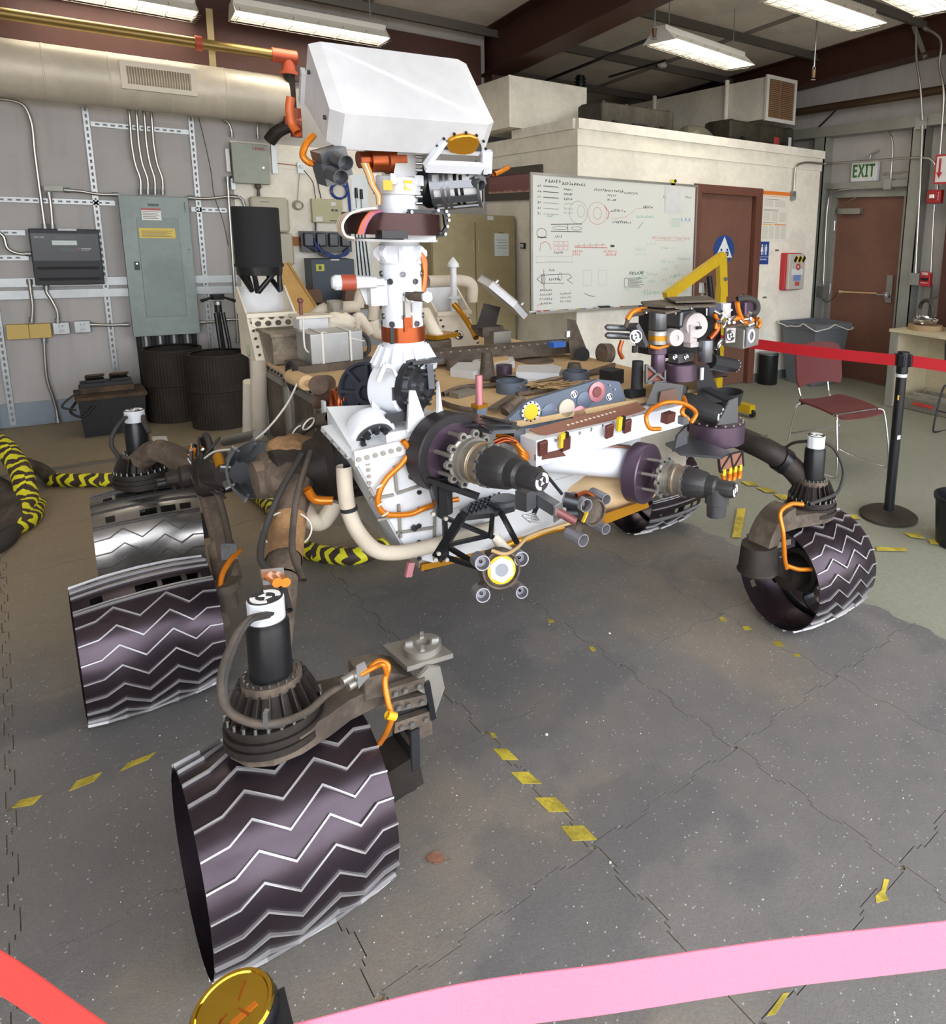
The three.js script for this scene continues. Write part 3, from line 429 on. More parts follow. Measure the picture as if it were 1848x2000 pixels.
{
const c=wp(224,838,'y',0),t=thing('storage_tote','black plastic tote with dusty lid in front of the drums','tote',[c.x,0,c.z],0.05);
const pl=std(0x1b1c1e,0.55),dl=std(0x5a4c3e,0.85,0,{map:dustMap});
mesh('tub',hull8([V(-0.2,0,-0.16),V(0.2,0,-0.16),V(0.2,0,0.16),V(-0.2,0,0.16)],[V(-0.22,0.3,-0.18),V(0.22,0.3,-0.18),V(0.22,0.3,0.18),V(-0.22,0.3,0.18)]),pl,t);mesh('lid',bx(0.47,0.03,0.39,0,0.315,0,0,0,0,0.006),dl,t);for(let k=0;k<16;k++)mesh('tub_rib',bar(V(-0.19 + k*0.0253,0.01,0.163),V(-0.208 + k*0.0277,0.29,0.182),0.008,0.006),pl,t);mesh('handle',tube([V(-0.22,0.3,0.1),V(-0.27,0.22,0.16),V(-0.2,0.18,0.2),V(-0.12,0.26,0.2)],0.01,24,8),pl,t);
for(const[x,w,l]of[[-0.02,0.3,'dusty foot switch lying under another on the tote']]){const p=thing('foot_switch',l,'foot switch',[c.x + x,0.331,c.z - 0.04],0.05);mesh('base',bx(0.36,0.05,0.2,0,0.025,0,0,0,0,0.008),dl,p);mesh('step',bx(0.34,0.03,0.16,0.0,0.066,0),pl,p);mesh('cord',tube([V(-0.16,0.03,0.1),V(-0.24,0.0,0.16),V(-0.3,-0.06,0.2),V(-0.22,-0.09,0.25)],0.009,30,6),M.cable,p);}
for(const[x,l]of[[-0.09,'tilted dusty pedal nearest the tote end'],[0.07,'tilted dusty pedal nearest the drums']]){const p=thing('foot_pedal',l,'pedal',[c.x + x,0.414,c.z - 0.04],0.1);mesh('foot',bx(0.12,0.02,0.12,0,0.01,0),pl,p);mesh('tread',bx(0.12,0.016,0.14,0,0.045,0,-0.25),dl,p);}
}
{
const b=wp(448,690,'z',-7.3),t=thing('camera_tripod','black folded camera tripod leaning by the breaker panel','tripod',[b.x,0,-7.25]);
const top=W3(427,610,-7.35).sub(V(b.x,0,-7.25));for(const[dx,dz]of[[-0.05,0.06],[0.06,0.05],[0.0,-0.07]])mesh('leg',[rod(V(dx,0.0,dz),V(top.x + dx*0.5,top.y,top.z + dz*0.5),0.012,0.017,10)],M.black,t);
mesh('head',[rod(top,top.clone().add(V(0,0.1,0)),0.03,0.028,16),bx(0.09,0.05,0.07,top.x,top.y + 0.14,top.z,0,0.3)],M.black,t);mesh('steel_collar',rod(top.clone().add(V(0,0.07,0)),top.clone().add(V(0,0.1,0)),0.032,0.032,16),M.steel,t);mesh('pan_handle',[rod(top.clone().add(V(0.03,0.14,0)),top.clone().add(V(0.14,0.1,0.05)),0.008,0.016,8)],M.black,t);mesh('pan_handle',[rod(top.clone().add(V(-0.03,0.14,0)),top.clone().add(V(-0.13,0.11,0.03)),0.008,0.016,8)],M.black,t);
}
{
const z=-6.98,r=wp(1008,422,'z',z),y1=r.y,x1=Math.min(r.x,3.57),w=0.92,c=std(0xa89c78,0.55,0.1,{map:grime}),t=thing('storage_cabinet','tall beige two door metal cabinet behind the dish antenna','cabinet',[x1 - w / 2,0,z - 0.23]);
const d=0.46;mesh('carcass',bx(w,y1,d,0,y1 / 2,0),c,t);for(const s of[-1,1]){mesh('door',bx(w / 2 - 0.012,y1 - 0.12,0.018,s*(w / 4),y1 / 2 - 0.02,d / 2 + 0.009,0,0,0,0.002),c,t);mesh('handle',bx(0.012,0.12,0.014,s*0.03,y1 - 0.32,d / 2 + 0.024),std(0xc4b98f,0.4,0.3),t);}
mesh('tag',bx(0.07,0.04,0.003,0.18,y1 - 0.03,d / 2 + 0.003),M.white,t);
const n=printed('notice_sheet',0.165,0.235,0.002,canvasTex(330,470,(k,W,H)=>{k.fillStyle='#cfd6d6';k.fillRect(0,0,W,H);k.fillStyle='#6c7478';for(const[y,a,b]of[[130,40,260],[185,80,190],[250,50,250],[300,60,230]]){for(let x=a;x<a + b;x +=26)k.fillRect(x,y,20,12);}}),M.white,scene,0.7);
const nc=wp(980,478,'z',z + 0.022);n.position.set(nc.x,nc.y,z + 0.022);n.userData={label:'white paper notice taped on the beige cabinet door',category:'notice'};
const tp=single('tape_strip',bx(0.05,0.014,0.002,nc.x - 0.005,nc.y + 0.125,z + 0.021),std(0x8a6a2c,0.5),'brown tape holding the notice','tape');
}
{
const x=3.6 - 0.035,a=wp(945,333,'x',x),b=wp(1055,326,'x',x),c=wp(941,393,'x',x);const w=b.z - a.z,h=a.y - c.y;
const t=thing('framed_picture','long framed red landscape picture on the side of the white room','picture',[3.586,(a.y + c.y)/ 2,(a.z + b.z)/ 2],-Math.PI / 2);
mesh('frame',frameBars(w,h,0.075,0.025),std(0x4a463c,0.6),t);
const p=printed('print',w - 0.1,h - 0.15,0.006,canvasTex(1024,160,(k,W,H)=>{const g=k.createLinearGradient(0,0,0,H);g.addColorStop(0,'#8a5a58');g.addColorStop(1,'#7c4a48');k.fillStyle=g;k.fillRect(0,0,W,H);const r=rng(8);for(let i=0;i<300;i++){k.fillStyle=['#6d3d3c','#946563','#5b3434'][i % 3];k.fillRect(r()*W,r()*H*0.8,2 + r()*9,1 + r()*4);}k.fillStyle='#c9a58e';for(let i=0;i<60;i++){const xx=i*18;k.beginPath();k.moveTo(xx,H);k.lineTo(xx + 9,H - 8 - r()*26);k.lineTo(xx + 20,H);k.fill();}}),M.blackMatte,t);p.position.z=0.0;p.position.y=0.005;
const q=wp(1020,480,'x',3.58);const th=single('wall_switch',[bx(0.02,0.06,0.09,3.588,q.y,q.z)],M.black,'small black and white thermostat beside the whiteboard','thermostat');const f=single('switch_label',[bx(0.004,0.035,0.07,3.576,q.y,q.z)],M.white,'white label on the thermostat','label');
}
{
const tl=wp(1036,340,'z',WROOM + 0.03),br=wp(1356,600,'z',WROOM + 0.03),bl=wp(1037,612,'z',WROOM + 0.03),w=br.x - tl.x - 0.01,y1=2.225,y0=bl.y,h=y1 - y0;
const t=thing('whiteboard','large whiteboard covered in marker sketches and faint writing','whiteboard',[tl.x + w / 2,y0 + h / 2,WROOM + 0.022]);
const tex=canvasTex(1600,Math.round(1600*h / w),(c,W,H)=>{
c.fillStyle='#d6d9d3';c.fillRect(0,0,W,H);const r=rng(5);c.lineCap='round';
const scribble=(x,y,n,s,col,a=0.8)=>{c.strokeStyle=col;c.globalAlpha=a;c.lineWidth=s*0.22;for(let i=0;i<n;i++){c.beginPath();const x0=x + i*s*1.05;c.moveTo(x0,y);for(let k=0;k<4;k++)c.lineTo(x0 + r()*s*0.8,y - r()*s);c.stroke();}c.globalAlpha=1;};
const line=(pts,col,wd,a=0.85)=>{c.strokeStyle=col;c.lineWidth=wd*1.3;c.globalAlpha=a;c.beginPath();pts.forEach(([x,y],i)=>(i?c.lineTo(x*W,y*H):c.moveTo(x*W,y*H)));c.stroke();c.globalAlpha=1;};
const ell=(x,y,a,b,col,wd,al=0.7)=>{c.strokeStyle=col;c.lineWidth=wd;c.globalAlpha=al;c.beginPath();c.ellipse(x*W,y*H,a*W,b*H,0,0,7);c.stroke();c.globalAlpha=1;};
const K='#2a2a2e',R='#c0504d',G='#5aa08a';
scribble(0.07*W,0.05*H,6,22,K);scribble(0.16*W,0.06*H,10,20,K);for(let i=0;i<6;i++){line([[0.06,0.08 + i*0.04],[0.14,0.082 + i*0.04]],K,4,i<3?0.85:0.35);scribble(0.03*W,(0.085 + i*0.04)*H,2,16,K,0.7);scribble(0.17*W,(0.1 + i*0.035)*H,5,15,K,i<3?0.75:0.3);}
scribble(0.34*W,0.09*H,15,18,K);scribble(0.42*W,0.125*H,5,16,K,0.7);scribble(0.42*W,0.16*H,5,16,K,0.7);scribble(0.52*W,0.1*H,8,16,K,0.6);scribble(0.44*W,0.24*H,7,20,K,0.8);scribble(0.45*W,0.33*H,10,18,K,0.8);scribble(0.64*W,0.2*H,5,20,K,0.85);scribble(0.92*W,0.1*H,4,18,K,0.5);scribble(0.77*W,0.11*H,3,18,K,0.5);
ell(0.36,0.26,0.055,0.085,R,4,0.55);ell(0.36,0.26,0.024,0.045,R,4,0.6);c.strokeStyle=R;ell(0.25,0.26,0.05,0.085,'#8a6a68',4,0.5);ell(0.265,0.25,0.02,0.045,'#8a6a68',4,0.5);line([[0.4,0.2],[0.43,0.25],[0.42,0.3]],R,5);line([[0.45,0.3],[0.53,0.28],[0.6,0.21],[0.7,0.2]],R,3,0.4);
line([[0.1,0.355],[0.27,0.345]],K,4);line([[0.1,0.405],[0.27,0.405]],K,4);ell(0.15,0.38,0.04,0.012,K,3);ell(0.24,0.38,0.03,0.012,K,3);line([[0.19,0.35],[0.192,0.4]],K,3);
ell(0.05,0.42,0.025,0.035,K,4,0.8);line([[0.03,0.45],[0.075,0.45]],K,5);line([[0.04,0.55],[0.045,0.5],[0.07,0.48],[0.09,0.5],[0.1,0.54]],R,4,0.7);for(let i=0;i<3;i++)for(let j=0;j<2;j++){c.strokeStyle=R;c.lineWidth=3;c.globalAlpha=0.6;c.strokeRect((0.115 + i*0.028)*W,(0.48 + j*0.035)*H,0.022*W,0.028*H);c.globalAlpha=1;}scribble(0.115*W,0.57*H,5,16,K,0.7);scribble(0.12*W,0.45*H,4,16,K,0.7);
line([[0.23,0.52],[0.42,0.525]],R,6,0.7);line([[0.23,0.51],[0.41,0.5]],R,3,0.6);for(let i=0;i<5;i++)line([[0.25 + i*0.035,0.49],[0.25 + i*0.035,0.52]],R,3,0.7);scribble(0.22*W,0.56*H,5,18,R,0.7);scribble(0.22*W,0.585*H,4,18,R,0.7);scribble(0.4*W,0.56*H,7,18,R,0.7);scribble(0.41*W,0.585*H,6,18,R,0.7);line([[0.445,0.51],[0.46,0.51]],K,14);
line([[0.72,0.46],[0.93,0.462]],R,3,0.35);c.globalAlpha=0.6;c.fillStyle=R;c.font='italic 34px sans-serif';c.fillText('MSA Imagelet / Tread Panel',0.7*W,0.45*H);c.globalAlpha=1;
for(let i=0;i<26;i++)scribble((0.5 + r()*0.42)*W,(0.5 + r()*0.42)*H,2 + Math.floor(r()*5),18 + r()*12,G,0.16 + r()*0.3);scribble(0.6*W,0.28*H,8,22,G,0.6);line([[0.64,0.32],[0.61,0.37]],G,8,0.5);for(let i=0;i<6;i++)ell(0.83 + i*0.012,0.31,0.01,0.035,G,3,0.45);scribble(0.9*W,0.3*H,3,34,'#3f7fb0',0.5);scribble(0.08*W,0.3*H,2,26,G,0.7);
line([[0.02,0.64],[0.1,0.63],[0.22,0.635]],'#888888',3,0.5);c.strokeStyle='#999';c.globalAlpha=0.4;c.strokeRect(0.02*W,0.59*H,0.2*W,0.045*H);c.strokeRect(0.28*W,0.7*H,0.05*W,0.12*H);c.strokeRect(0.37*W,0.7*H,0.05*W,0.12*H);c.globalAlpha=1;
line([[0.025,0.76],[0.05,0.725],[0.05,0.79],[0.025,0.76]],K,3);ell(0.06,0.76,0.008,0.04,K,3);ell(0.15,0.745,0.01,0.03,K,3);line([[0.05,0.73],[0.2,0.725],[0.215,0.75],[0.19,0.77],[0.22,0.8]],K,3);line([[0.05,0.79],[0.17,0.795]],K,3);line([[0.06,0.69],[0.062,0.83]],K,3);scribble(0.09*W,0.77*H,6,16,K,0.8);scribble(0.09*W,0.7*H,3,16,K,0.8);for(let i=0;i<4;i++)scribble(0.04*W,(0.85 + i*0.033)*H,7,15,K,0.75);for(let i=0;i<3;i++)scribble(0.15*W,(0.88 + i*0.03)*H,7,14,K,0.6);line([[0.29,0.88],[0.32,0.9],[0.35,0.905]],K,3);scribble(0.02*W,0.96*H,3,18,R,0.5);
c.strokeStyle=K;c.lineWidth=3;c.strokeRect(0.53*W,0.77*H,0.025*W,0.07*H);for(let i=0;i<9;i++)line([[0.56,0.77 + i*0.009],[0.62 + r()*0.04,0.765 + i*0.01]],K,3,0.7);scribble(0.56*W,0.74*H,6,26,K,0.6);
});
const s=printed('writing_surface',w - 0.03,h - 0.03,0.014,tex,M.white,t,0.25);
mesh('frame',frameBars(w,h,0.022,0.026),M.aluDull,t);mesh('marker_tray',[bx(w - 0.02,0.01,0.07,0,-h / 2 + 0.004,0.045),bx(w - 0.02,0.02,0.006,0,-h / 2 + 0.012,0.078)],M.aluDull,t);
const ty=y0 + 0.009 + 0.009,tz=WROOM + 0.022 + 0.048;const cols=[[1042,0xb8202a,'red marker at the corner end of the tray'],[1055,0xb8202a,'second red marker on the tray'],[1082,0xb9b53c,'yellow marker beside the red ones'],[1118,0xb9b53c,'long yellow marker on the tray'],[1152,0x2c6b45,'green marker on the tray'],[1165,0x2c6b45,'second green marker on the tray'],[1205,0xa5232b,'red marker nearest the turret'],[1180,0x222226,'black eraser on the tray']];
for(const[px,col,l]of cols){const x=wp(px,612,'z',tz).x,er=l.includes('eraser'),m=thing(er?'board_eraser':'marker_pen',l,er?'eraser':'marker',[x,ty,tz]);if(er){mesh('block',bx(0.12,0.03,0.04,0,0.006,0,0,0,0,0.004),std(col,0.6),m);}else{mesh('barrel',rod(V(-0.045,0,0),V(0.03,0,0),0.0085,0.0085,12),M.white,m);mesh('cap',rod(V(0.03,0,0),V(0.075,0,0),0.0095,0.0085,12),std(col,0.5),m);}}
const pp=thing('paper_sheet','blank white sheet taped on the whiteboard corner','paper',[wp(1317,388,'z',WROOM + 0.034).x,wp(1317,388,'z',WROOM + 0.034).y,WROOM + 0.033]);mesh('sheet',bx(0.24,0.27,0.001),M.white,pp);mesh('yellow_note',bx(0.05,0.06,0.002,-0.02,0.16,0.001),std(0xd6cf2e,0.6),pp);mesh('black_note',bx(0.03,0.03,0.002,0.008,0.175,0.002,0,0,0.6),M.black,pp);
}
{
const z=WROOM + 0.004;const at=(px,py)=>wp(px,py,'z',z);
const a=at(1490,372),b=at(1537,472);const po=printed('safety_poster',b.x - a.x,a.y - b.y,0.002,canvasTex(400,840,(c,W,H)=>{c.fillStyle='#e2ddd2';c.fillRect(0,0,W,H);c.fillStyle='#e07a26';c.fillRect(0,0,W,62);c.fillStyle='#e29a60';c.font='bold 26px sans-serif';for(let x=20;x<370;x +=30)c.fillRect(x,78,22,14);c.fillStyle='#e0b060';c.fillRect(20,545,150,20);c.fillStyle='#dd8a55';c.fillRect(190,545,180,20);c.fillStyle='#9a958a';for(const y of[130,300,320,520])c.fillRect(30,y,220,10);c.fillStyle='#b5b0a6';for(let y=150;y<260;y +=16){c.fillRect(30,y,130,6);c.fillRect(190,y,150,6);}for(let y=350;y<500;y +=16){c.fillRect(30,y,100,6);c.fillRect(150,y,90,6);c.fillRect(260,y,100,6);}for(let y=580;y<800;y +=16){c.fillRect(24,y,80,6);c.fillRect(120,y,70,6);c.fillRect(210,y,70,6);c.fillRect(300,y,70,6);}}),M.white,scene,0.7);po.position.set((a.x + b.x)/ 2,(a.y + b.y)/ 2,z);po.userData={label:'paper poster with orange heading beside the restroom door',category:'poster'};
const c=at(1492,494);const sg=printed('restroom_sign',0.165,0.26,0.004,canvasTex(330,520,(k,W,H)=>{k.fillStyle='#1d3f86';k.fillRect(0,0,W,H);k.fillStyle='#e6e8ee';const man=(x,sk)=>{k.beginPath();k.arc(x,85,22,0,7);k.fill();if(sk){k.beginPath();k.moveTo(x - 20,115);k.lineTo(x + 20,115);k.lineTo(x + 48,230);k.lineTo(x - 48,230);k.fill();k.fillRect(x - 22,225,16,80);k.fillRect(x + 6,225,16,80);}else{k.fillRect(x - 32,112,64,110);k.fillRect(x - 24,215,20,90);k.fillRect(x + 4,215,20,90);}};man(100,true);man(230,false);k.fillRect(160,70,8,240);k.fillRect(0,345,W,10);k.font='bold 42px sans-serif';k.fillText('RESTROOM',42,425);}),std(0x1d3f86,0.5),scene,0.5);sg.position.set(c.x,c.y,z);sg.userData={label:'small blue restroom sign with two white figures',category:'sign'};
const k=at(1540,530),t=thing('first_aid_case','red backed clear wall case with black and yellow tape','wall case',[k.x,k.y,WROOM]);mesh('back_case',bx(0.3,0.44,0.08,0,0,0.04,0,0,0,0.012),std(0xb3262c,0.5),t);mesh('clear_lid',bx(0.28,0.42,0.05,0.015,0,0.1,0,0,0,0.012),std(0xb9b3aa,0.3),t);for(let i=0;i<5;i++)mesh('hazard_tape',bx(0.04,0.07,0.003,-0.02 + i*0.036,0.15,0.127,0,0,-0.6),i % 2?std(0xd9c22b,0.5):M.black,t);mesh('round_label',turn(V(0.03,0.06,0.125),V(0.03,0.06,1),[[0,0.02],[0,0.04],[0.003,0.04],[0.003,0.02]],24),std(0xb23a3a,0.5),t);mesh('blue_pack',bx(0.13,0.07,0.003,0.02,-0.07,0.126),std(0x6f84b5,0.5),t);mesh('white_pack',bx(0.2,0.07,0.003,0.02,-0.0,0.1255),M.white,t);mesh('red_pack',bx(0.08,0.05,0.003,0.03,-0.14,0.126),std(0xb5524c,0.5),t);
for(const[px,py,l]of[[1518,489,'small brown wall patch near the restroom sign'],[1494,581,'small brown wall patch below the restroom sign']]){const q=at(px,py);single('wall_patch',bx(0.06,0.02,0.006,q.x,q.y,WROOM + 0.003),std(0x6d5a46,0.7),l,'patch');}
}
{
const roofY=2.5;const t=thing('plywood_box','white boxed housing on the corner of the white room roof','box',[3.9,2.74,-7.25]);mesh('case',bx(0.92,0.5,0.88,0,0.25,0,0,0,0,0.004),M.paintWhite,t);mesh('corner_trim',[bx(0.02,0.5,0.02,-0.455,0.25,0.435)],M.trimWhite,t);
const hc=(px0,px1,py,z,label,h,tags)=>{const a=wp(px0,py,'z',z),b=wp(px1,py,'z',z),w=b.x - a.x,c=thing('equipment_case',label,'case',[(a.x + b.x)/ 2,roofY,z]);const m=std(0x2f302a,0.6);mesh('lower_shell',bx(w,h*0.55,0.45,0,h*0.275,0,0,0,0,0.02),m,c);mesh('lid',bx(w,h*0.43,0.45,0,h*0.775,0,0,0,0,0.03),std(0x3b3b31,0.65,0,{map:dustMap}),c);for(const s of[-0.32,0.32])mesh('latch',bx(0.06,0.1,0.02,s*w,h*0.55,0.23),M.black,c);for(const s of[-0.45,-0.15,0.15,0.45])mesh('lid_rib',bx(0.03,0.012,0.4,s*w,h*0.995,0),m,c);if(tags){mesh('red_label',bx(0.09,0.13,0.004,w*0.2,h*0.6,0.232),std(0xa4343a,0.5),c);mesh('white_label',bx(0.05,0.17,0.004,w*0.42,h*0.6,0.232),M.white,c);}else mesh('handle',bx(0.18,0.03,0.03,0,h*0.6,0.24),M.black,c);return c;};
hc(1150,1292,235,-6.35,'dusty black equipment case behind the parapet beside the white housing',0.5,false);hc(1400,1525,262,-6.25,'black equipment case with red label below the grille',0.5,true);
const n=wp(1358,258,'z',-6.2),bag=(()=>{const g=new THREE.IcosahedronGeometry(1,4),p=g.attributes.position;for(let i=0;i<p.count;i++){const k=1 + 0.5*(fbm((p.getX(i)+ 1)/ 2,(p.getY(i)+ p.getZ(i)+ 2)/ 4,4,3,77)- 0.5);p.setXYZ(i,p.getX(i)*0.26*k,p.getY(i)*0.17*k,p.getZ(i)*0.2*k);}g.computeVertexNormals();g.translate(n.x,roofY + 0.22,n.z);return g;})();single('tarp_bundle',bag,std(0x5c5a4c,0.5),'crumpled olive tarp between the two equipment cases','tarp');
{const c=wp(1168,190,'z',-8.6),d=thing('round_bin','brown round tub behind the dusty case on the roof','tub',[c.x,roofY,-8.6]);mesh('shell',turn(V(0,0,0),V(0,1,0),[[0,0],[0,0.3],[0.55,0.34],[0.7,0.26],[0.76,0]],30),std(0x6d5d4b,0.7),d);}
const z0=-6.2,a=wp(1500,150,'z',z0),b=wp(1548,240,'z',z0),w=b.x - a.x,hgt=a.y - b.y + 0.01,cx=(a.x + b.x)/ 2,cy=(a.y + b.y)/ 2;const v=thing('louvre_duct','square white duct with brown louvre over the white room','duct',[cx,cy,z0]);mesh('duct_body',bx(w,hgt,4.4,0,0,-2.21),M.paintWhite,v);mesh('louvre_frame',frameBars(w + 0.05,hgt + 0.04,0.042,0.03,0,0,0.005),M.fixture,v);for(let k=0;k<20;k++)for(const s of[-1,1])mesh('louvre_slat',bx(w / 2 - 0.03,0.014,0.02,s*w / 4,-hgt / 2 + 0.035 + k*(hgt - 0.07)/ 19,0.008,0.6),std(0x8a6c52,0.5),v);mesh('louvre_back',bx(w - 0.03,hgt - 0.03,0.004,0,0,-0.004 + 0.001),std(0x8a6c52,0.7),v);
for(const[px,zz,l]of[[1418,-6.6,'white pole bracing the louvre duct front'],[1278,-7.6,'white pole bracing the louvre duct rear']]){const q=wp(px,220,'x',cx - w / 2 - 0.04);single('duct_pole',rod(V(cx - w / 2 - 0.04,roofY,q.z),V(cx - w / 2 - 0.04,cy + hgt / 2 + 0.04,q.z),0.03,0.03,12),M.trimWhite,l,'pole');}
}
{
const x=RIGHT,at=(px,py,d=0.02)=>wp(px,py,'x',x - d);
const ec=at(1697,342,0.06),sg=thing('exit_sign','white exit sign with green letters above the brown door','exit sign',[x - 0.06,2.5,-5.3],-Math.PI / 2);mesh('case',bx(0.36,0.25,0.06,0,0,0,0,0,0,0.008),M.white,sg);{const g=letters('EXIT',0.15,0.003);g.scale(0.72,1,1);g.computeBoundingBox();const b=g.boundingBox;g.translate(-(b.max.x + b.min.x)/ 2,-0.075,0.03);mesh('lettering',g,std(0x2f6b2c,0.5),sg,'green letters EXIT');}mesh('feed',tube([V(0.04,0.12,-0.01),V(0.05,0.18,-0.02),V(0.1,0.21,-0.03),V(0.14,0.23,-0.05)],0.012,16,8),M.galv,sg);
const col=(z0,z1,label)=>single('steel_column',[span(x - 0.16,x - 0.005,0,3.02,z0,z0 + 0.012),span(x - 0.16,x - 0.15,0,3.02,z0,z1),span(x - 0.16,x - 0.005,0,3.02,z1 - 0.012,z1)],M.column,label,'column');col(-6.02,-5.84,'grey steel column between the white room and the exit door');col(-4.66,-4.5,'grey steel column right of the exit door');
single('steel_girt',[span(x - 0.18,x - 0.005,2.92,3.04,-7.6,0.6)],M.column,'long grey girt above the exit sign','girt');single('door_header',[span(x - 0.12,x - 0.005,2.3,2.37,-5.84,-4.66)],M.column,'grey header channel over the exit door','header');single('brown_column',[span(x - 0.26,x - 0.005,0,3.6,-4.1,-3.88)],M.beam,'dark brown wall column beside the fire alarm','column');single('wall_board',[span(x - 0.05,x - 0.005,0.72,1.4,-3.86,-2.6)],M.paintWhite,'pale notice board strip at the right edge','board');
single('roof_pipe',rod(wp(1540,222,'x',x - 0.2),V(x - 0.2,3.29,0.5),0.045,0.045,18),std(0x4e3c2b,0.4,0.5),'dark brown pipe along the exit wall','pipe');{const a=at(1590,258,0.15),b=at(1640,208,0.18);single('pipe_brace',rod(a,b,0.012,0.012,8),M.darkMetal,'thin diagonal brace under the brown pipe','brace');}
const cd=(pts,l,r=0.014,g)=>conduit(pts,l,r,g);
cd([wp(1550,392,'z',WROOM + 0.04),wp(1552,350,'z',WROOM + 0.04),wp(1556,325,'z',WROOM + 0.05),wp(1570,318,'z',WROOM + 0.06),V(6.95,2.58,WROOM + 0.08),at(1610,320,0.2),at(1700,314,0.2),at(1800,308,0.2),at(1820,312,0.2),at(1829,330,0.2),at(1828,372,0.2)],'long level conduit from the white wall across to the red alarm',0.013);single('elbow_fitting',bx(0.05,0.1,0.05,...wp(1549,382,'z',WROOM + 0.03).toArray()),M.galv,'grey conduit elbow on the white wall','fitting');
cd([at(1792,20,0.3),at(1790,110,0.3),at(1798,170,0.28),at(1802,235,0.25)],'upright conduit under the roof beam near the corner',0.013);cd([at(1805,55,0.3),at(1825,65,0.3),at(1838,80,0.3),at(1835,130,0.3),at(1843,170,0.3),at(1840,250,0.25),at(1830,370,0.2)],'hooked conduit from the roof down to the red alarm',0.014);cd([at(1802,245,0.2),at(1798,350,0.2),at(1793,440,0.2),at(1788,535,0.2)],'upright conduit beside the exit door frame',0.014);cd([at(1825,400,0.2),at(1822,450,0.2),at(1818,535,0.2)],'upright conduit down to the red pull station',0.012);cd([at(1520,268,0.12),at(1690,255,0.12),at(1730,255,0.12),at(1742,270,0.12),at(1740,350,0.12)],'conduit bending down into the box above the exit door',0.012);cd([at(1745,356,0.1),at(1780,356,0.1),at(1792,368,0.12),at(1793,400,0.12)],'short conduit from box to the door frame side',0.011);cd([at(1725,340,0.1),at(1770,335,0.1),at(1790,325,0.1),at(1797,305,0.1)],'curved conduit right of the exit sign',0.011);cd([at(1735,365,0.1),at(1640,372,0.1),at(1622,380,0.1),at(1617,400,0.1),at(1608,555,0.1)],'conduit framing the hinge side of the exit door',0.013);
single('junction_box',bx(0.08,0.12,0.1,...at(1737,360,0.1).toArray()),M.galv,'grey junction box above the exit door','junction box');single('junction_box',bx(0.08,0.14,0.1,...at(1606,570,0.1).toArray()),M.galv,'grey junction box at the hinge side of the exit door','junction box');single('junction_box',bx(0.1,0.12,0.14,...at(1804,242,0.14).toArray()),M.galv,'grey junction box on the girt','junction box');
{const c=at(1827,384,0.2),t=thing('alarm_strobe','red wall alarm with clear strobe','fire alarm',c,-Math.PI / 2);mesh('case',bx(0.16,0.14,0.07,0,0,0,0,0,0,0.008),std(0x9c2026,0.45),t);mesh('strobe',bx(0.06,0.05,0.03,-0.01,0,0.045,0,0,0,0.008),M.chrome,t);for(let k=0;k<4;k++)mesh('letter_mark',bx(0.008,0.012,0.002,0.055,0.036 - k*0.022,0.036),M.white,t);}
{const c=at(1809,545,0.2),t=thing('pull_station','small red fire pull station marked FIRE','fire alarm',c,-Math.PI / 2);mesh('case',bx(0.12,0.16,0.06,0,0,0,0,0,0,0.008),std(0xa3242a,0.45),t);const g=letters('FIRE',0.026,0.002);g.translate(-0.04,0.045,0.03);mesh('lettering',g,M.white,t);mesh('pull_bar',bx(0.08,0.03,0.02,0,0.0,0.035),M.black,t);mesh('white_line',bx(0.08,0.006,0.003,0,-0.04,0.031),M.white,t);single('socket_box',bx(0.06,0.13,0.12,...at(1789,545,0.2).toArray()),M.galv,'grey socket box beside the pull station','outlet');}
{const c=at(1850,330,0.3),t=thing('fire_sign','white and red fire sign with arrow at the frame edge','sign',c,-Math.PI / 2);mesh('plate',bx(0.28,0.3,0.004),std(0xa9252b,0.5),t);mesh('white_field',bx(0.24,0.26,0.003,0,0,0.003),M.white,t);mesh('arrow',slab(V(-0.08,-0.09,0.005),V(1,0,0),V(0,1,0),shp([[-0.012,0.2],[-0.012,0.06],[-0.035,0.06],[0,0],[0.035,0.06],[0.012,0.06],[0.012,0.2]]),0.002),std(0xa9252b,0.5),t);}
{const a=wp(1640,570,'x',x - 0.05),b=wp(1712,573,'x',x - 0.05),t=thing('wooden_handle','plain wooden stick fixed across the exit door','stick',[0,0,0]);mesh('stick',[rod(lerp(a,b,0.12),b,0.011,0.011,10),rod(a,lerp(a,b,0.14),0.022,0.011,10)],std(0xb99a72,0.7),t);}
single('hanging_cord',tube([wp(1607,585,'x',x - 0.08),wp(1615,590,'x',x - 0.08),wp(1625,585,'x',x - 0.07),wp(1638,570,'x',x - 0.05)],0.006,20,6),M.cable,'black cord drooping to the wooden stick','cord');
for(const[px,py,yy,l]of[[1589,152,3.25,'sprinkler head under the beam by the louvre'],[1278,72,3.45,'sprinkler head over the white room light']]){const c=wp(px,py,'y',yy);const t=thing('fire_sprinkler',l,'sprinkler',c);mesh('body',[rod(V(0,0,0),V(0,0.07,0),0.016,0.022,12)],std(0x6b543a,0.5,0.4),t);mesh('deflector',turn(V(0,-0.02,0),V(0,1,0),[[0,0],[0,0.025],[0.003,0.025],[0.003,0]],16),M.galv,t);mesh('frame',place(new THREE.TorusGeometry(0.018,0.004,6,16),0,0.09,0),M.galv,t);mesh('stem',rod(V(0,0.1,0),V(0,yc(c.z)- c.y,0),0.008,0.008,8),M.galv,t);}
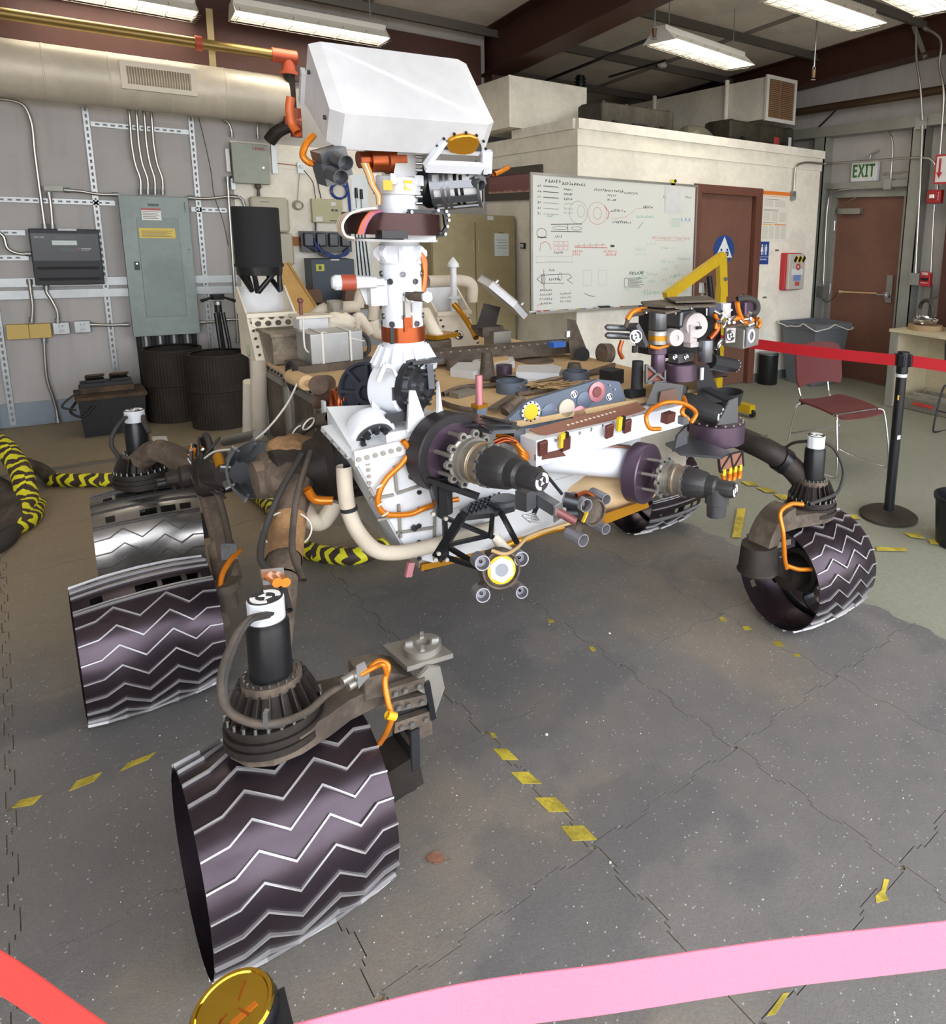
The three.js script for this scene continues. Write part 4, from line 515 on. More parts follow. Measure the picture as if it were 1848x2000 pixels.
{const a=wp(1069,156,'y',3.47),b=wp(1280,72,'y',3.47),d=a.clone().sub(b).normalize();single('sprinkler_branch',rod(b,b.clone().addScaledVector(d,4.0),0.016,0.016,10),M.darkMetal,'thin dark sprinkler branch over the white room','pipe');const e=wp(1190,150,'y',3.6),f=wp(1300,118,'y',3.6);single('sprinkler_branch',rod(e,f,0.014,0.014,10),M.darkMetal,'short dark pipe behind the white room light','pipe');}
{const c=wp(1293,132,'z',-7.4),t=thing('smoke_detector','round white smoke detector behind the white room light','smoke detector',[c.x,c.y,c.z]);mesh('base',turn(V(0,0,0),V(0,1,0),[[0,0],[0,0.05],[0.03,0.065],[0.06,0.05],[0.06,0]],24),M.white,t);mesh('stem',rod(V(0,0.06,0),V(0,yc(c.z)- c.y,0),0.01,0.01,8),M.galv,t);}
{const c=wp(1134,165,'z',-7.6),t=thing('vent_stack','black ribbed vent stack behind the white housing','vent',[c.x,2.5,c.z]);mesh('pipe',rod(V(0,0,0),V(0,c.y - 2.5 + 0.1,0),0.05,0.05,18),M.black,t);for(let k=0;k<5;k++)mesh('fin',turn(V(0,c.y - 2.5 - 0.08 + k*0.035,0),V(0,9,0),[[0,0.05],[0,0.07],[0.008,0.07],[0.008,0.05]],20),M.darkMetal,t);}
}
{
const gr=std(0x63676c,0.5),t=(()=>{const c=wp(1560,738,'y',0),o=thing('waste_bin','tall grey square waste bin with clear liner','waste bin',[6.72,0,WROOM + 0.36]);mesh('bin',hull8([V(-0.24,0,-0.19),V(0.24,0,-0.19),V(0.24,0,0.19),V(-0.24,0,0.19)],[V(-0.31,0.68,-0.25),V(0.31,0.68,-0.25),V(0.31,0.68,0.25),V(-0.31,0.68,0.25)]),gr,o);mesh('rim',[bx(0.66,0.06,0.03,0,0.7,0.26),bx(0.66,0.06,0.03,0,0.7,-0.26),bx(0.03,0.06,0.49,-0.315,0.7,0),bx(0.03,0.06,0.49,0.315,0.7,0)],gr,o);const s=[];for(let i=0;i<40;i++){const a=i / 40*Math.PI*2,q=Math.max(Math.abs(Math.cos(a)),Math.abs(Math.sin(a)));s.push(V(Math.cos(a)/ q*0.34,0.69 + 0.045*Math.sin(a*5)*hash2(i,3,1),Math.sin(a)/ q*0.285));}mesh('liner',[tube(s,0.009,120,5,true)],std(0xc4c3bd,0.25),o,'clear plastic liner');return o;})();
const b=thing('pedal_bin','small black round bin beside the grey waste bin','waste bin',[6.17,0,WROOM + 0.14]);mesh('body',turn(V(0,0,0),V(0,1,0),[[0,0],[0,0.115],[0.01,0.12],[0.35,0.12],[0.352,0.1],[0.352,0]],30),M.black,b);mesh('lid',turn(V(0,0.35,0),V(0,1,0),[[0,0.124],[0.012,0.124],[0.02,0.11],[0.02,0]],30),M.gunmetal,b);
}
function chair(label,pos,turnY,shell,metal,scale=1){
const t=thing('stacking_chair',label,'chair',pos,turnY);t.scale.setScalar(scale);
const sheet=(fn,nu,nv,th)=>{const pos=[],P=(i,j,k)=>{const p=fn(i / nu*2 - 1,j / nv),e=0.01,a=fn(i / nu*2 - 1 + e,j / nv),b=fn(i / nu*2 - 1,j / nv + e),n=new THREE.Vector3().crossVectors(a.sub(p),b.sub(p)).normalize();return fn(i / nu*2 - 1,j / nv).addScaledVector(n,k*th);};const quad=(a,b,c,d)=>{for(const q of[a,b,c,a,c,d])pos.push(q.x,q.y,q.z);};for(let i=0;i<nu;i++)for(let j=0;j<nv;j++){quad(P(i,j,1),P(i + 1,j,1),P(i + 1,j + 1,1),P(i,j + 1,1));quad(P(i,j,0),P(i,j + 1,0),P(i + 1,j + 1,0),P(i + 1,j,0));if(!i)quad(P(0,j,0),P(0,j,1),P(0,j + 1,1),P(0,j + 1,0));if(i===nu - 1)quad(P(nu,j,1),P(nu,j,0),P(nu,j + 1,0),P(nu,j + 1,1));if(!j)quad(P(i,0,0),P(i + 1,0,0),P(i + 1,0,1),P(i,0,1));if(j===nv - 1)quad(P(i,nv,1),P(i + 1,nv,1),P(i + 1,nv,0),P(i,nv,0));}const g=new THREE.BufferGeometry();g.setAttribute('position',new THREE.Float32BufferAttribute(pos,3));g.computeVertexNormals();return toCreasedNormals(g,0.7);};
mesh('seat',sheet((u,v)=>{const w=0.225*(1 - 0.12*Math.pow(Math.abs(v - 0.5)*2,6));return V(u*w,0.45 - 0.012*(1 - u*u)- 0.03*Math.pow(v,4)+ 0.01*(1 - v),-0.22 + v*0.44);},14,14,0.014),shell,t);
mesh('backrest',sheet((u,v)=>{const k=v<0.15?0.9 + v*0.66:v>0.8?1 - Math.pow((v - 0.8)/ 0.2,2)*0.1:1;return V(u*0.23*k,0.56 + v*0.3 - Math.pow(Math.abs(u),3)*0.018,-0.26 - v*0.05 + 0.035*u*u);},16,12,0.014),shell,t);
for(const s of[-1,1])mesh('sled_leg',tube([V(s*0.2,0.432,-0.18),V(s*0.225,0.425,-0.2),V(s*0.235,0.4,-0.205),V(s*0.26,0.03,-0.25),V(s*0.26,0.012,-0.235),V(s*0.26,0.01,0.24),V(s*0.26,0.03,0.255),V(s*0.235,0.4,0.2),V(s*0.225,0.428,0.19),V(s*0.2,0.432,0.17)],0.0085,90,8),metal,t);
mesh('cross_bar',[rod(V(-0.23,0.43,-0.17),V(0.23,0.43,-0.17),0.008,0.008,8),rod(V(-0.23,0.43,0.16),V(0.23,0.43,0.16),0.008,0.008,8),rod(V(-0.249,0.2,-0.227),V(0.249,0.2,-0.227),0.006,0.006,8)],metal,t);
for(const s of[-1,1])mesh('back_post',tube([V(s*0.12,0.43,-0.17),V(s*0.14,0.45,-0.25),V(s*0.15,0.54,-0.29),V(s*0.15,0.66,-0.3)],0.009,30,8),metal,t);
return t;
}
{
const c=wp(1607,905,'y',0),shell=std(0x5f2a29,0.75);
chair('maroon plastic chair with chrome sled legs behind the far front wheel',[c.x + 0.1,-0.004,c.z + 0.05],-0.12,shell,M.chrome,1.06);
chair('dark office chair drawn up to the desk',[6.15,-0.004,-3.05],1.57,std(0x26262a,0.6),M.darkMetal,1.05);
}
{
const ds=std(0xc6bb9f,0.55,0,{map:grime}),t=thing('desk','pale laminate desk along the exit wall','desk',[0,0,0]);mesh('top',span(6.42,7.12,0.78,0.812,-4.22,-1.6,0.004),ds,t);mesh('end_panel',span(6.46,7.1,0,0.78,-4.16,-4.13),ds,t);mesh('modesty_panel',span(7.04,7.07,0.1,0.78,-4.13,-1.65),ds,t);mesh('end_panel',span(6.46,7.1,0,0.78,-1.68,-1.65),ds,t);mesh('edge_post',span(6.42,6.46,0,0.78,-4.2,-4.13),M.column,t);
single('leaning_plank',plate([V(7.22,0.02,-4.38),V(7.22,0.02,-4.3),V(7.28,1.25,-4.3),V(7.28,1.25,-4.38)],0.03),M.column,'pale plank leaning at the end of the desk','plank');
const cs=thing('tool_case','silver flat tool case with red handle under the desk','case',[6.75,0,-3.5]);mesh('case',bx(0.5,0.13,1.1,0,0.066,0,0,0,0,0.006),M.aluDull,cs);mesh('red_handle',bx(0.02,0.03,0.22,-0.262,0.075,-0.3,0,0,0,0.006),std(0xb0352c,0.5),cs);mesh('ladder_rail',[bx(0.06,0.03,1.0,-0.15,0.146,0),bx(0.06,0.03,1.0,0.1,0.146,0)],M.alu,cs);
const foil=(x,y,z,sx,sy,sz,seed,label,base)=>{const g=new THREE.IcosahedronGeometry(1,4),p=g.attributes.position;for(let i=0;i<p.count;i++){const k=1 + 0.7*(fbm((p.getX(i)+ 1)/ 2,(p.getY(i)+ p.getZ(i)+ 2)/ 4,6,3,seed)- 0.5);p.setXYZ(i,p.getX(i)*sx*k,Math.max(p.getY(i)*k,-0.9)*sy,p.getZ(i)*sz*k);}g.computeVertexNormals();g.translate(x,y + sy*0.9,z);return single('foil_bundle',g,M.chrome,label,'foil');};
single('wood_ring',turn(V(6.72,0.813,-4.0),V(6.72,9,-4.0),[[0,0],[0,0.17],[0.05,0.17],[0.05,0]],32),std(0x9a7f5d,0.6),'round brown wooden block on the desk','block');foil(6.72,0.864,-4.0,0.13,0.05,0.12,4,'crumpled silver foil on the round wooden block');foil(6.85,0.813,-3.7,0.12,0.08,0.13,9,'crumpled silver foil lying on the desk');
const c=thing('hose_clamp','dark curved metal fitting resting on the foil','fitting',[6.74,0.99,-4.02]);mesh('arc',place(new THREE.TorusGeometry(0.1,0.02,8,24,4),0,0.02,0,0,1.2),std(0x46403c,0.5,0.4),c);mesh('lever',rod(V(0,0.12,0),V(0.12,0.15,0.05),0.012,0.012,8),std(0x46403c,0.5,0.4),c);
}
M.belt=std(0xb5141f,0.65,0,{bumpMap:grainBump,bumpScale:0.0006});
function post(label,x,z,belts){
const t=thing('barrier_post',label,'barrier post',[x,0,z]);const bk=std(0x15161a,0.35,0.1);
mesh('base',turn(V(0,0,0),V(0,1,0),[[0,0],[0,0.176],[0.012,0.178],[0.03,0.15],[0.045,0.05],[0.045,0]],48),std(0x39342e,0.7,0.1,{map:dustMap}),t);mesh('pole',rod(V(0,0.04,0),V(0,0.93,0),0.0315,0.0315,28),bk,t,'scuffed black pole');mesh('head',[rod(V(0,0.93,0),V(0,1.06,0),0.036,0.036,28),bx(0.11,0.075,0.04,0,1.01,0,0,0.4,0,0.006),bx(0.04,0.075,0.11,0,1.01,0,0,0.4,0,0.006)],bk,t);mesh('label',[rod(V(0,0.905,0),V(0,0.925,0),0.0325,0.0325,20)],M.white,t);mesh('scratch_patch',bx(0.03,0.025,0.004,-0.015,0.53,0.031),M.fid,t);mesh('yellow_tag',bx(0.012,0.03,0.006,-0.03,0.78,0.012),M.yellowTape,t);return t;
}
const bp0=wp(1735,1008,'y',0);post('black barrier post standing behind the far front wheel',bp0.x,bp0.z);
const beltGeo=(pts,h)=>{
const c=new THREE.CatmullRomCurve3(pts),N=40,pos=[],P=c.getPoints(N),quad=(a,b,d,e)=>{for(const q of[a,b,d,a,d,e])pos.push(q.x,q.y,q.z);};
const S=P.map((p,i)=>{const a=P[Math.max(0,i - 1)],b=P[Math.min(N,i + 1)],d=b.clone().sub(a).normalize(),n=new THREE.Vector3().crossVectors(V(0,1,0),d).normalize().multiplyScalar(0.0007),u=new THREE.Vector3().crossVectors(d,n).normalize().multiplyScalar(h / 2*(new THREE.Vector3().crossVectors(d,n).y>0?1:-1));return[p.clone().add(u).add(n),p.clone().add(u).sub(n),p.clone().sub(u).sub(n),p.clone().sub(u).add(n)];});
for(let i=0;i<N;i++)for(let k=0;k<4;k++)quad(S[i][k],S[i][(k + 1)% 4],S[i + 1][(k + 1)% 4],S[i + 1][k]);
const g=new THREE.BufferGeometry();g.setAttribute('position',new THREE.Float32BufferAttribute(pos,3));g.computeVertexNormals();return g;};
{
const a=V(bp0.x - 0.05,1.01,bp0.z - 0.02),far=wp(1478,672,'y',1.0);single('barrier_belt',beltGeo([a,lerp(a,far,0.33).add(V(0,-0.005,0)),lerp(a,far,0.7).add(V(0,-0.005,0)),far.clone(),lerp(a,far,1.5)],0.07),M.belt,'red barrier belt stretched from the post behind the turret','belt');
const r=wp(1848,720,'z',bp0.z + 0.75);single('barrier_belt',beltGeo([V(bp0.x + 0.04,1.005,bp0.z + 0.04),V(bp0.x + 0.22,0.99,bp0.z + 0.55),V(bp0.x + 0.5,1.0,bp0.z + 1.3)],0.07),M.belt,'red barrier belt running from the post past the desk','belt');
single('waste_tub',[turn(wp(1872,1062,'y',0),wp(1872,1062,'y',0).setY(9),[[0,0],[0,0.125],[0.27,0.15],[0.27,0.16],[0.29,0.16],[0.29,0.14],[0.02,0.115],[0.02,0]],32)],M.black,'black tub at the right edge of the frame','tub');
}
{
const c=wp(455,1975,'y',1.0),t=thing('barrier_post','near barrier post with shiny gold topped cap','barrier post',[c.x,0,c.z]);const bk=std(0x18191f,0.3,0.1);
mesh('base',turn(V(0,0,0),V(0,1,0),[[0,0],[0,0.176],[0.012,0.178],[0.045,0.05],[0.045,0]],40),bk,t);mesh('pole',rod(V(0,0.04,0),V(0,0.93,0),0.0315,0.0315,24),bk,t);mesh('head',turn(V(0,0.9,0),V(0,9,0),[[0,0],[0,0.04],[0.085,0.04],[0.094,0.039],[0.1,0.036],[0.1,0]],40),bk,t);
const capN=V(-0.05,1,0.12).normalize(),cc=V(0,1.0,0);mesh('gold_cap',turn(cc,cc.clone().add(capN),[[0,0],[0,0.035],[0.003,0.036],[0.0065,0.034],[0.0065,0.031],[0.0045,0.03],[0.0055,0.015],[0.006,0]],44),std(0xd9b548,0.12,1),t,'mirror gold cap with raised rim');{const B=along(cc,cc.clone().add(capN)),p=(x,z)=>V(x,0.0052,z).applyMatrix4(B);const og=std(0xa65a20,0.3,0.7);for(const[a,b]of[[[-0.02,0.012],[0.005,-0.002]],[[0.005,-0.002],[0.014,-0.018]],[[0.002,0.0],[0.012,0.016]],[[-0.01,0.004],[-0.014,0.02]]])mesh('raised_line',bar(p(...a),p(...b),0.0022,0.0012,capN),og,t);mesh('print_band',plate([p(-0.004,0.012),p(0.018,0.006),p(0.02,0.011),p(-0.002,0.018)],0.001),std(0xc06a1c,0.35,0.5),t,'orange printed band');}
mesh('belt_slot',[bx(0.03,0.06,0.05,0.03,0.96,0.02),bx(0.05,0.06,0.03,-0.025,0.96,0.03)],bk,t);
const L=(px,py,y)=>wp(px,py,'y',y);
single('barrier_belt',beltGeo([V(c.x + 0.035,0.935,c.z + 0.015),L(900,1972,0.93),L(1200,1930,0.935),L(1500,1885,0.94),L(1848,1845,0.945),L(2200,1800,0.95)],0.066),std(0xf0788f,0.6,0,{bumpMap:grainBump,bumpScale:0.0006}),'near red barrier belt crossing in front of the mats, strong light painted in as pink','belt');  // pink base colour paints in strong light washing out the red belt
single('barrier_belt',beltGeo([V(c.x - 0.035,0.93,c.z + 0.02),L(150,2005,0.93),L(40,1925,0.93),L(-120,1830,0.93)],0.066),std(0xd6453f,0.6,0,{bumpMap:grainBump,bumpScale:0.0006}),'near red barrier belt left of the gold topped post','belt');
}
{
const y=std(0xcfae17,0.45,0,{map:grime}),t=thing('engine_hoist','yellow folding engine hoist behind the turret','hoist',[0,0,0]),z=-5.2,P=(px,py,zz=z)=>wp(px,py,'z',zz);
mesh('boom',bar(P(1300,580,-5.1),P(1412,500),0.09,0.06,V(0,0,1)),y,t);mesh('boom_head',bar(P(1409,495),P(1411,580),0.1,0.06,V(0,0,1)),y,t);const top=P(1408,580),foot=P(1412,748);mesh('mast_post',bar(V(top.x,0.06,z),V(top.x,top.y + 0.1,z),0.08,0.08,V(0,0,1)),y,t);mesh('ram',rod(P(1385,540,-5.16),V(top.x - 0.06,0.5,z + 0.05),0.03,0.035,14),M.black,t);const lf=wp(1470,800,'y',0.08);mesh('leg',bar(V(top.x - 0.15,0.08,z - 0.1),V(lf.x,0.08,lf.z),0.08,0.08),y,t);mesh('leg',bar(V(top.x - 0.15,0.08,z - 0.1),V(top.x - 1.3,0.08,z + 0.35),0.08,0.08),y,t);mesh('caster',[rod(V(lf.x - 0.015,0.04,lf.z),V(lf.x + 0.015,0.04,lf.z),0.036,0.036,14)],M.blackMatte,t);mesh('base_plate',bx(0.3,0.06,0.2,top.x,0.07,z),y,t);mesh('hook_block',[bx(0.05,0.1,0.04,...P(1372,562).toArray()),place(new THREE.TorusGeometry(0.03,0.01,8,16),...P(1375,580).toArray())],M.chrome,t);mesh('bolt',rod(P(1418,545,z + 0.03),P(1418,545,z + 0.05),0.02,0.02,8),M.darkMetal,t);for(const[x,yy]of[[1373,535],[1400,512]])mesh('pin_hole',rod(P(x,yy,z + 0.035),P(x,yy,z + 0.04),0.008,0.008,8),M.black,t);
}
{
const yb=dtex(256,(u,v)=>{const n=fbm(u,v,6,4,7),j=vnoise(u*7,v*5,35,6),k=(u*5 + 0.9*Math.abs(((v*3 + u*2)% 1)- 0.5)+ j*0.5)% 1;return k>0.56?[208 + 30*n,205 + 25*n,36]:[52 + 20*n,40 + 16*n,36 + 12*n];},1);
const cover=std(0xffffff,0.6,0,{map:yb}),wrap=std(0x55504a,0.85,0,{map:dustMap});
const L=(px,py,y=0.045)=>wp(px,py,'y',y),hose=(name,pts,r,mat,parent,rep)=>{const c=new THREE.CatmullRomCurve3(pts),n=pts.length*12,g=new THREE.TubeGeometry(c,n,r,14),p=g.attributes.position,uv=g.attributes.uv,len=c.getLength();for(let i=0;i<p.count;i++){const s=1 + 0.12*(vnoise(uv.getX(i)*40*len,uv.getY(i)*4,64,3)- 0.5);uv.setX(i,uv.getX(i)*len*rep);}g.computeVertexNormals();return mesh(name,g,mat,parent,null,true);};
const t=thing('umbilical_hose','coiled hose in yellow and black striped covering on the floor','hose',[0,0,0]);
hose('striped_cover',[L(-70,870,0.3),L(-10,862,0.34),L(25,895,0.28),L(45,935,0.2),L(50,985,0.1),L(10,1030,0.06),L(-60,1050,0.06)],0.055,cover,t,3);hose('striped_cover',[L(70,985,0.05),L(55,1015,0.05),L(15,1035,0.05),L(-50,1055,0.05)],0.05,cover,t,3);hose('grey_wrap',[L(-60,930,0.12),L(0,960,0.1),L(30,1000,0.08),L(-10,1045,0.05),L(-80,1070,0.05)],0.07,wrap,t,1);hose('grey_wrap',[L(-40,980,0.08),L(20,1010,0.05),L(0,1060,0.045),L(-60,1085,0.045)],0.05,M.cable,t,1);hose('grey_wrap',[L(45,905,0.12),L(75,915,0.08),L(105,938,0.052)],0.042,wrap,t,1);
hose('striped_cover',[L(100,937),L(160,938),L(230,936),L(300,930),L(360,925),L(420,930),L(480,950),L(530,990),L(580,1060),L(620,1080),L(700,1085),L(760,1060)],0.045,cover,t,3);
const lf=wp(850,1673,'y',0.012),leaf=thing('dry_leaf','curled brown dry leaf on the mat','leaf',lf,0.6);{const s=[];for(let i=0;i<18;i++){const a=i / 18*Math.PI*2;s.push([Math.cos(a)*0.017*(0.85 + 0.3*hash2(i,3,9)),Math.sin(a)*0.027*(0.85 + 0.25*hash2(i,5,9))]);}const g=ext(shp(s),0.0012),p=g.attributes.position;for(let i=0;i<p.count;i++)p.setZ(i,p.getZ(i)+ 9*p.getX(i)*p.getX(i));g.computeVertexNormals();g.rotateX(-Math.PI / 2);g.translate(0,-0.006,0);mesh('blade',g,std(0x8a5f48,0.8),leaf);mesh('stalk',rod(V(0,-0.004,0.024),V(0.006,0.0,0.045),0.001,0.001,5),std(0x6d4a36,0.8),leaf);}
const r=rng(91),pm=[std(0xc9c4ba,0.8),std(0xa9a196,0.8),std(0xe2e0da,0.7)];for(const[px,py,s,l]of[[1068,1436,0.006,'pale pebble beside the yellow tape squares'],[1191,1238,0.006,'pale pebble lying near the mat corner'],[1192,1685,0.004,'small white pebble on the open mat']]){const c=wp(px,py,'y',0.004),g=new THREE.IcosahedronGeometry(s,1),p=g.attributes.position;for(let i=0;i<p.count;i++){const k=0.75 + 0.5*hash2(Math.round(p.getX(i)*4e3),Math.round(p.getY(i)*4e3),3);p.setXYZ(i,p.getX(i)*k,p.getY(i)*k*0.7,p.getZ(i)*k);}g.computeVertexNormals();g.translate(c.x,0.004 + s*0.5,c.z);single('pebble',g,pm[0],l,'pebble');}
const grit=new THREE.InstancedMesh(new THREE.TetrahedronGeometry(0.0022),pm[2],1500),m4=new THREE.Matrix4(),q=new THREE.Quaternion();for(let i=0;i<1500;i++){const x=-0.4 + r()*3.1,z=-3.6 + r()*3.2;q.setFromEuler(new THREE.Euler(r()*6,r()*6,r()*6));const s=0.35 + Math.pow(r(),3)*1.1;m4.compose(V(x,0.0048,z),q,V(s,s*0.6,s));grit.setMatrixAt(i,m4);}grit.name='floor_grit';grit.castShadow=grit.receiveShadow=true;grit.userData={label:'pale grit scattered over the rubber mats',category:'grit',kind:'stuff'};scene.add(grit);
}
const rover=thing('rover','six wheeled planetary rover test model with white mast and folded arm','rover',ROVER_AT,ROVER_TURN);
function crumple(sx,sy,sz,seed,amp=0.5){const g=new THREE.IcosahedronGeometry(1,3),p=g.attributes.position;for(let i=0;i<p.count;i++){const k=1 + amp*(fbm((p.getX(i)+ 1)/ 2,(p.getY(i)+ p.getZ(i)*0.7 + 2)/ 4,6,3,seed)- 0.5);p.setXYZ(i,p.getX(i)*sx*k,p.getY(i)*sy*k,p.getZ(i)*sz*k);}g.computeVertexNormals();return g;}
M.coneGrey=std(0x77787a,0.45,0.35);M.kraft=std(0xa98a66,0.8,0,{map:dustMap});
const WR=0.246,HW=0.2;
const wheelR=(x)=>WR - 0.016*Math.pow(Math.abs(x)/ HW,2.2);
const WIN=[[-0.152,-0.118],[-0.028,0.036],[0.05,0.108],[0.124,0.168]],WIN_ROWS=[0,2];
function makeTread(){
const NT=144,xs=[-0.2,-0.185,-0.152,-0.118,-0.09,-0.06,-0.028,0.004,0.036,0.05,0.08,0.108,0.124,0.146,0.168,0.186,0.2],T=0.004,pos=[];
const hole=(i,j)=>{const row=WIN_ROWS.some((k)=>{const c=k*6 + 3;return i===c||i===c - 1||i===c + 1;});if(!row)return false;const m=(xs[j]+ xs[j + 1])/ 2;return WIN.some(([a,b])=>m>a&&m<b);};
const P=(i,j,k)=>{const a=i / NT*Math.PI*2,r=wheelR(xs[j])- k*T;return[xs[j],Math.cos(a)*r,Math.sin(a)*r];};
const quad=(a,b,c,d)=>{for(const p of[a,b,c,a,c,d])pos.push(...p);};
for(let i=0;i<NT;i++)for(let j=0;j<xs.length - 1;j++){
if(hole(i,j))continue;
quad(P(i,j,0),P(i + 1,j,0),P(i + 1,j + 1,0),P(i,j + 1,0));
quad(P(i,j,1),P(i,j + 1,1),P(i + 1,j + 1,1),P(i + 1,j,1));
const n=(ii,jj)=>jj<0||jj>=xs.length - 1||hole((ii + NT)% NT,jj);
if(n(i,j - 1))quad(P(i,j,0),P(i,j,1),P(i + 1,j,1),P(i + 1,j,0));
if(n(i,j + 1))quad(P(i,j + 1,0),P(i + 1,j + 1,0),P(i + 1,j + 1,1),P(i,j + 1,1));
if(n(i - 1,j))quad(P(i,j,0),P(i,j + 1,0),P(i,j + 1,1),P(i,j,1));
if(n(i + 1,j))quad(P(i + 1,j,0),P(i + 1,j,1),P(i + 1,j + 1,1),P(i + 1,j + 1,0));
}
const g=new THREE.BufferGeometry();g.setAttribute('position',new THREE.Float32BufferAttribute(pos,3));g.computeVertexNormals();
return toCreasedNormals(g,0.5);
}
function grouserGeo(straight){
const f=[[-0.2,0],[-0.146,-0.004],[-0.096,-0.035],[-0.03,0.019],[0.053,-0.037],[0.113,0.018],[0.16,-0.009],[0.2,-0.002]];
const pts=(straight?[[-0.2,0],[-0.1,0],[0,0],[0.1,0],[0.2,0]]:f),pos=[],hw=0.0023,H=0.0085;
const sec=pts.map(([x,s],i)=>{
const pv=pts[Math.max(0,i - 1)],nx=pts[Math.min(pts.length - 1,i + 1)],d1=Math.hypot(x - pv[0],s - pv[1])||1,d2=Math.hypot(nx[0]- x,nx[1]- s)||1;
let tx=(x - pv[0])/ d1 +(nx[0]- x)/ d2,ty=(s - pv[1])/ d1 +(nx[1]- s)/ d2;const l=Math.hypot(tx,ty);tx /=l;ty /=l;
const c=Math.max(0.6,((nx[0]- x)/ d2)*tx +((nx[1]- s)/ d2)*ty||1),ox=-ty*hw / c,oy=tx*hw / c;
const R=wheelR(x),at=(xx,ss,r)=>{const a=ss / WR;return[xx,Math.cos(a)*r,Math.sin(a)*r];};
return[at(x - ox,s - oy,R - 0.001),at(x - ox,s - oy,R + H),at(x + ox,s + oy,R + H),at(x + ox,s + oy,R - 0.001)];
});
const quad=(a,b,c,d)=>{for(const p of[a,b,c,a,c,d])pos.push(...p);};
for(let i=0;i<sec.length - 1;i++)for(let k=0;k<3;k++)quad(sec[i][k],sec[i + 1][k],sec[i + 1][k + 1],sec[i][k + 1]);
quad(sec[0][0],sec[0][1],sec[0][2],sec[0][3]);const e=sec[sec.length - 1];quad(e[3],e[2],e[1],e[0]);
const g=new THREE.BufferGeometry();g.setAttribute('position',new THREE.Float32BufferAttribute(pos,3));g.computeVertexNormals();
g.setAttribute('uv',new THREE.BufferAttribute(new Float32Array(pos.length / 3*2),2));boxUV(g);return g;
}
const treadGeo=makeTread(),zigGeo=grouserGeo(false),barGeo=grouserGeo(true);
treadGeo.setAttribute('uv',new THREE.BufferAttribute((()=>{const p=treadGeo.attributes.position,u=new Float32Array(p.count*2);for(let i=0;i<p.count;i++){let a=Math.atan2(p.getZ(i),p.getY(i));const k=i - i % 3;const a0=Math.atan2(p.getZ(k),p.getY(k));if(a - a0>3)a -=Math.PI*2;if(a0 - a>3)a +=Math.PI*2;u[2*i]=p.getX(i);u[2*i + 1]=a*WR;}return u;})(),2));
const spokeGeos=(()=>{
const out=[];
for(let k=0;k<5;k++){const a=k / 5*Math.PI*2,pts=[];for(let t=0;t<=8;t++){const q=t / 8,r=0.085 + q*0.15,b=a + 0.55*Math.sin(q*Math.PI)*(1 - 0.2*q);pts.push([Math.cos(b)*r,Math.sin(b)*r]);}
const pos=[],w=0.035,th=0.004;const quad=(A,B,C,D)=>{for(const p of[A,B,C,A,C,D])pos.push(...p);};
for(let t=0;t<8;t++){const[y0,z0]=pts[t],[y1,z1]=pts[t + 1],l=Math.hypot(y1 - y0,z1 - z0),ny=-(z1 - z0)/ l*th,nz=(y1 - y0)/ l*th;
quad([-w,y0 + ny,z0 + nz],[w,y0 + ny,z0 + nz],[w,y1 + ny,z1 + nz],[-w,y1 + ny,z1 + nz]);quad([-w,y0 - ny,z0 - nz],[-w,y1 - ny,z1 - nz],[w,y1 - ny,z1 - nz],[w,y0 - ny,z0 - nz]);
quad([-w,y0 - ny,z0 - nz],[-w,y0 + ny,z0 + nz],[-w,y1 + ny,z1 + nz],[-w,y1 - ny,z1 - nz]);quad([w,y0 + ny,z0 + nz],[w,y0 - ny,z0 - nz],[w,y1 - ny,z1 - nz],[w,y1 + ny,z1 + nz]);}
const g=new THREE.BufferGeometry();g.setAttribute('position',new THREE.Float32BufferAttribute(pos,3));g.computeVertexNormals();out.push(g);}
return out;
})();
function addWheel(X,Z,steer,roll,treadMat,grMat,side,label){
const w=grp('wheel',rover,label);w.position.set(X,0.255,Z);w.rotation.set(0,-steer +(side<0?0:0),0);
const spin=(m)=>{m.rotation.x=roll;return m;};
const put=(name,g,mat,keep)=>{const m=mesh(name,g,mat,w,null,keep);return spin(m);};
put('tread',treadGeo,treadMat,true);
for(let k=0;k<24;k++){if(WIN_ROWS.includes(k))continue;const flat=k===1||k===23||k===3;const m=new THREE.Mesh(flat?barGeo:zigGeo,grMat);m.name='grouser';m.castShadow=m.receiveShadow=true;m.rotation.x=roll + k / 24*Math.PI*2;w.add(m);}
for(const k of WIN_ROWS)for(const d of[-0.42,0.42]){const m=new THREE.Mesh(barGeo,grMat);m.name='grouser';m.castShadow=m.receiveShadow=true;m.rotation.x=roll +(k + 0.5 + d*1.6)/ 24*Math.PI*2;w.add(m);}
put('stiffener_ring',[turn(V(side*0.03,0,0),V(side*0.06,0,0),[[0,0.243],[0,0.222],[0.012,0.222],[0.012,0.243]],48)],M.darkMetal);
for(const s of spokeGeos){const g=s.clone();g.translate(side*0.04,0,0);put('spoke',g,M.darkMetal);}
put('hub',turn(V(side*0.09,0,0),V(-side*0.2,0,0),[[0,0],[0,0.06],[0.02,0.088],[0.13,0.088],[0.135,0.1],[0.15,0.1],[0.155,0.078],[0.24,0.072],[0.25,0]],32),M.blackDusty);
return w;
}
const bareTread=std(0xa7a6a2,0.36,0.9,{map:scuff,roughnessMap:roughMap}),darkBar=std(0x55524f,0.55,0.6);
addWheel(-1.108,0,0.003,-2.3,M.anod,M.grouser,-1,'purple grey metal wheel at the front under the nearest steering motor');
addWheel(-1.236,-1.201,0,-0.32,M.anod,M.grouser,-1,'purple grey middle wheel with a row of slots on top');
addWheel(-1.108,-2.181,0.056,0.06,bareTread,darkBar,-1,'bare silver rear wheel with rows of slots');
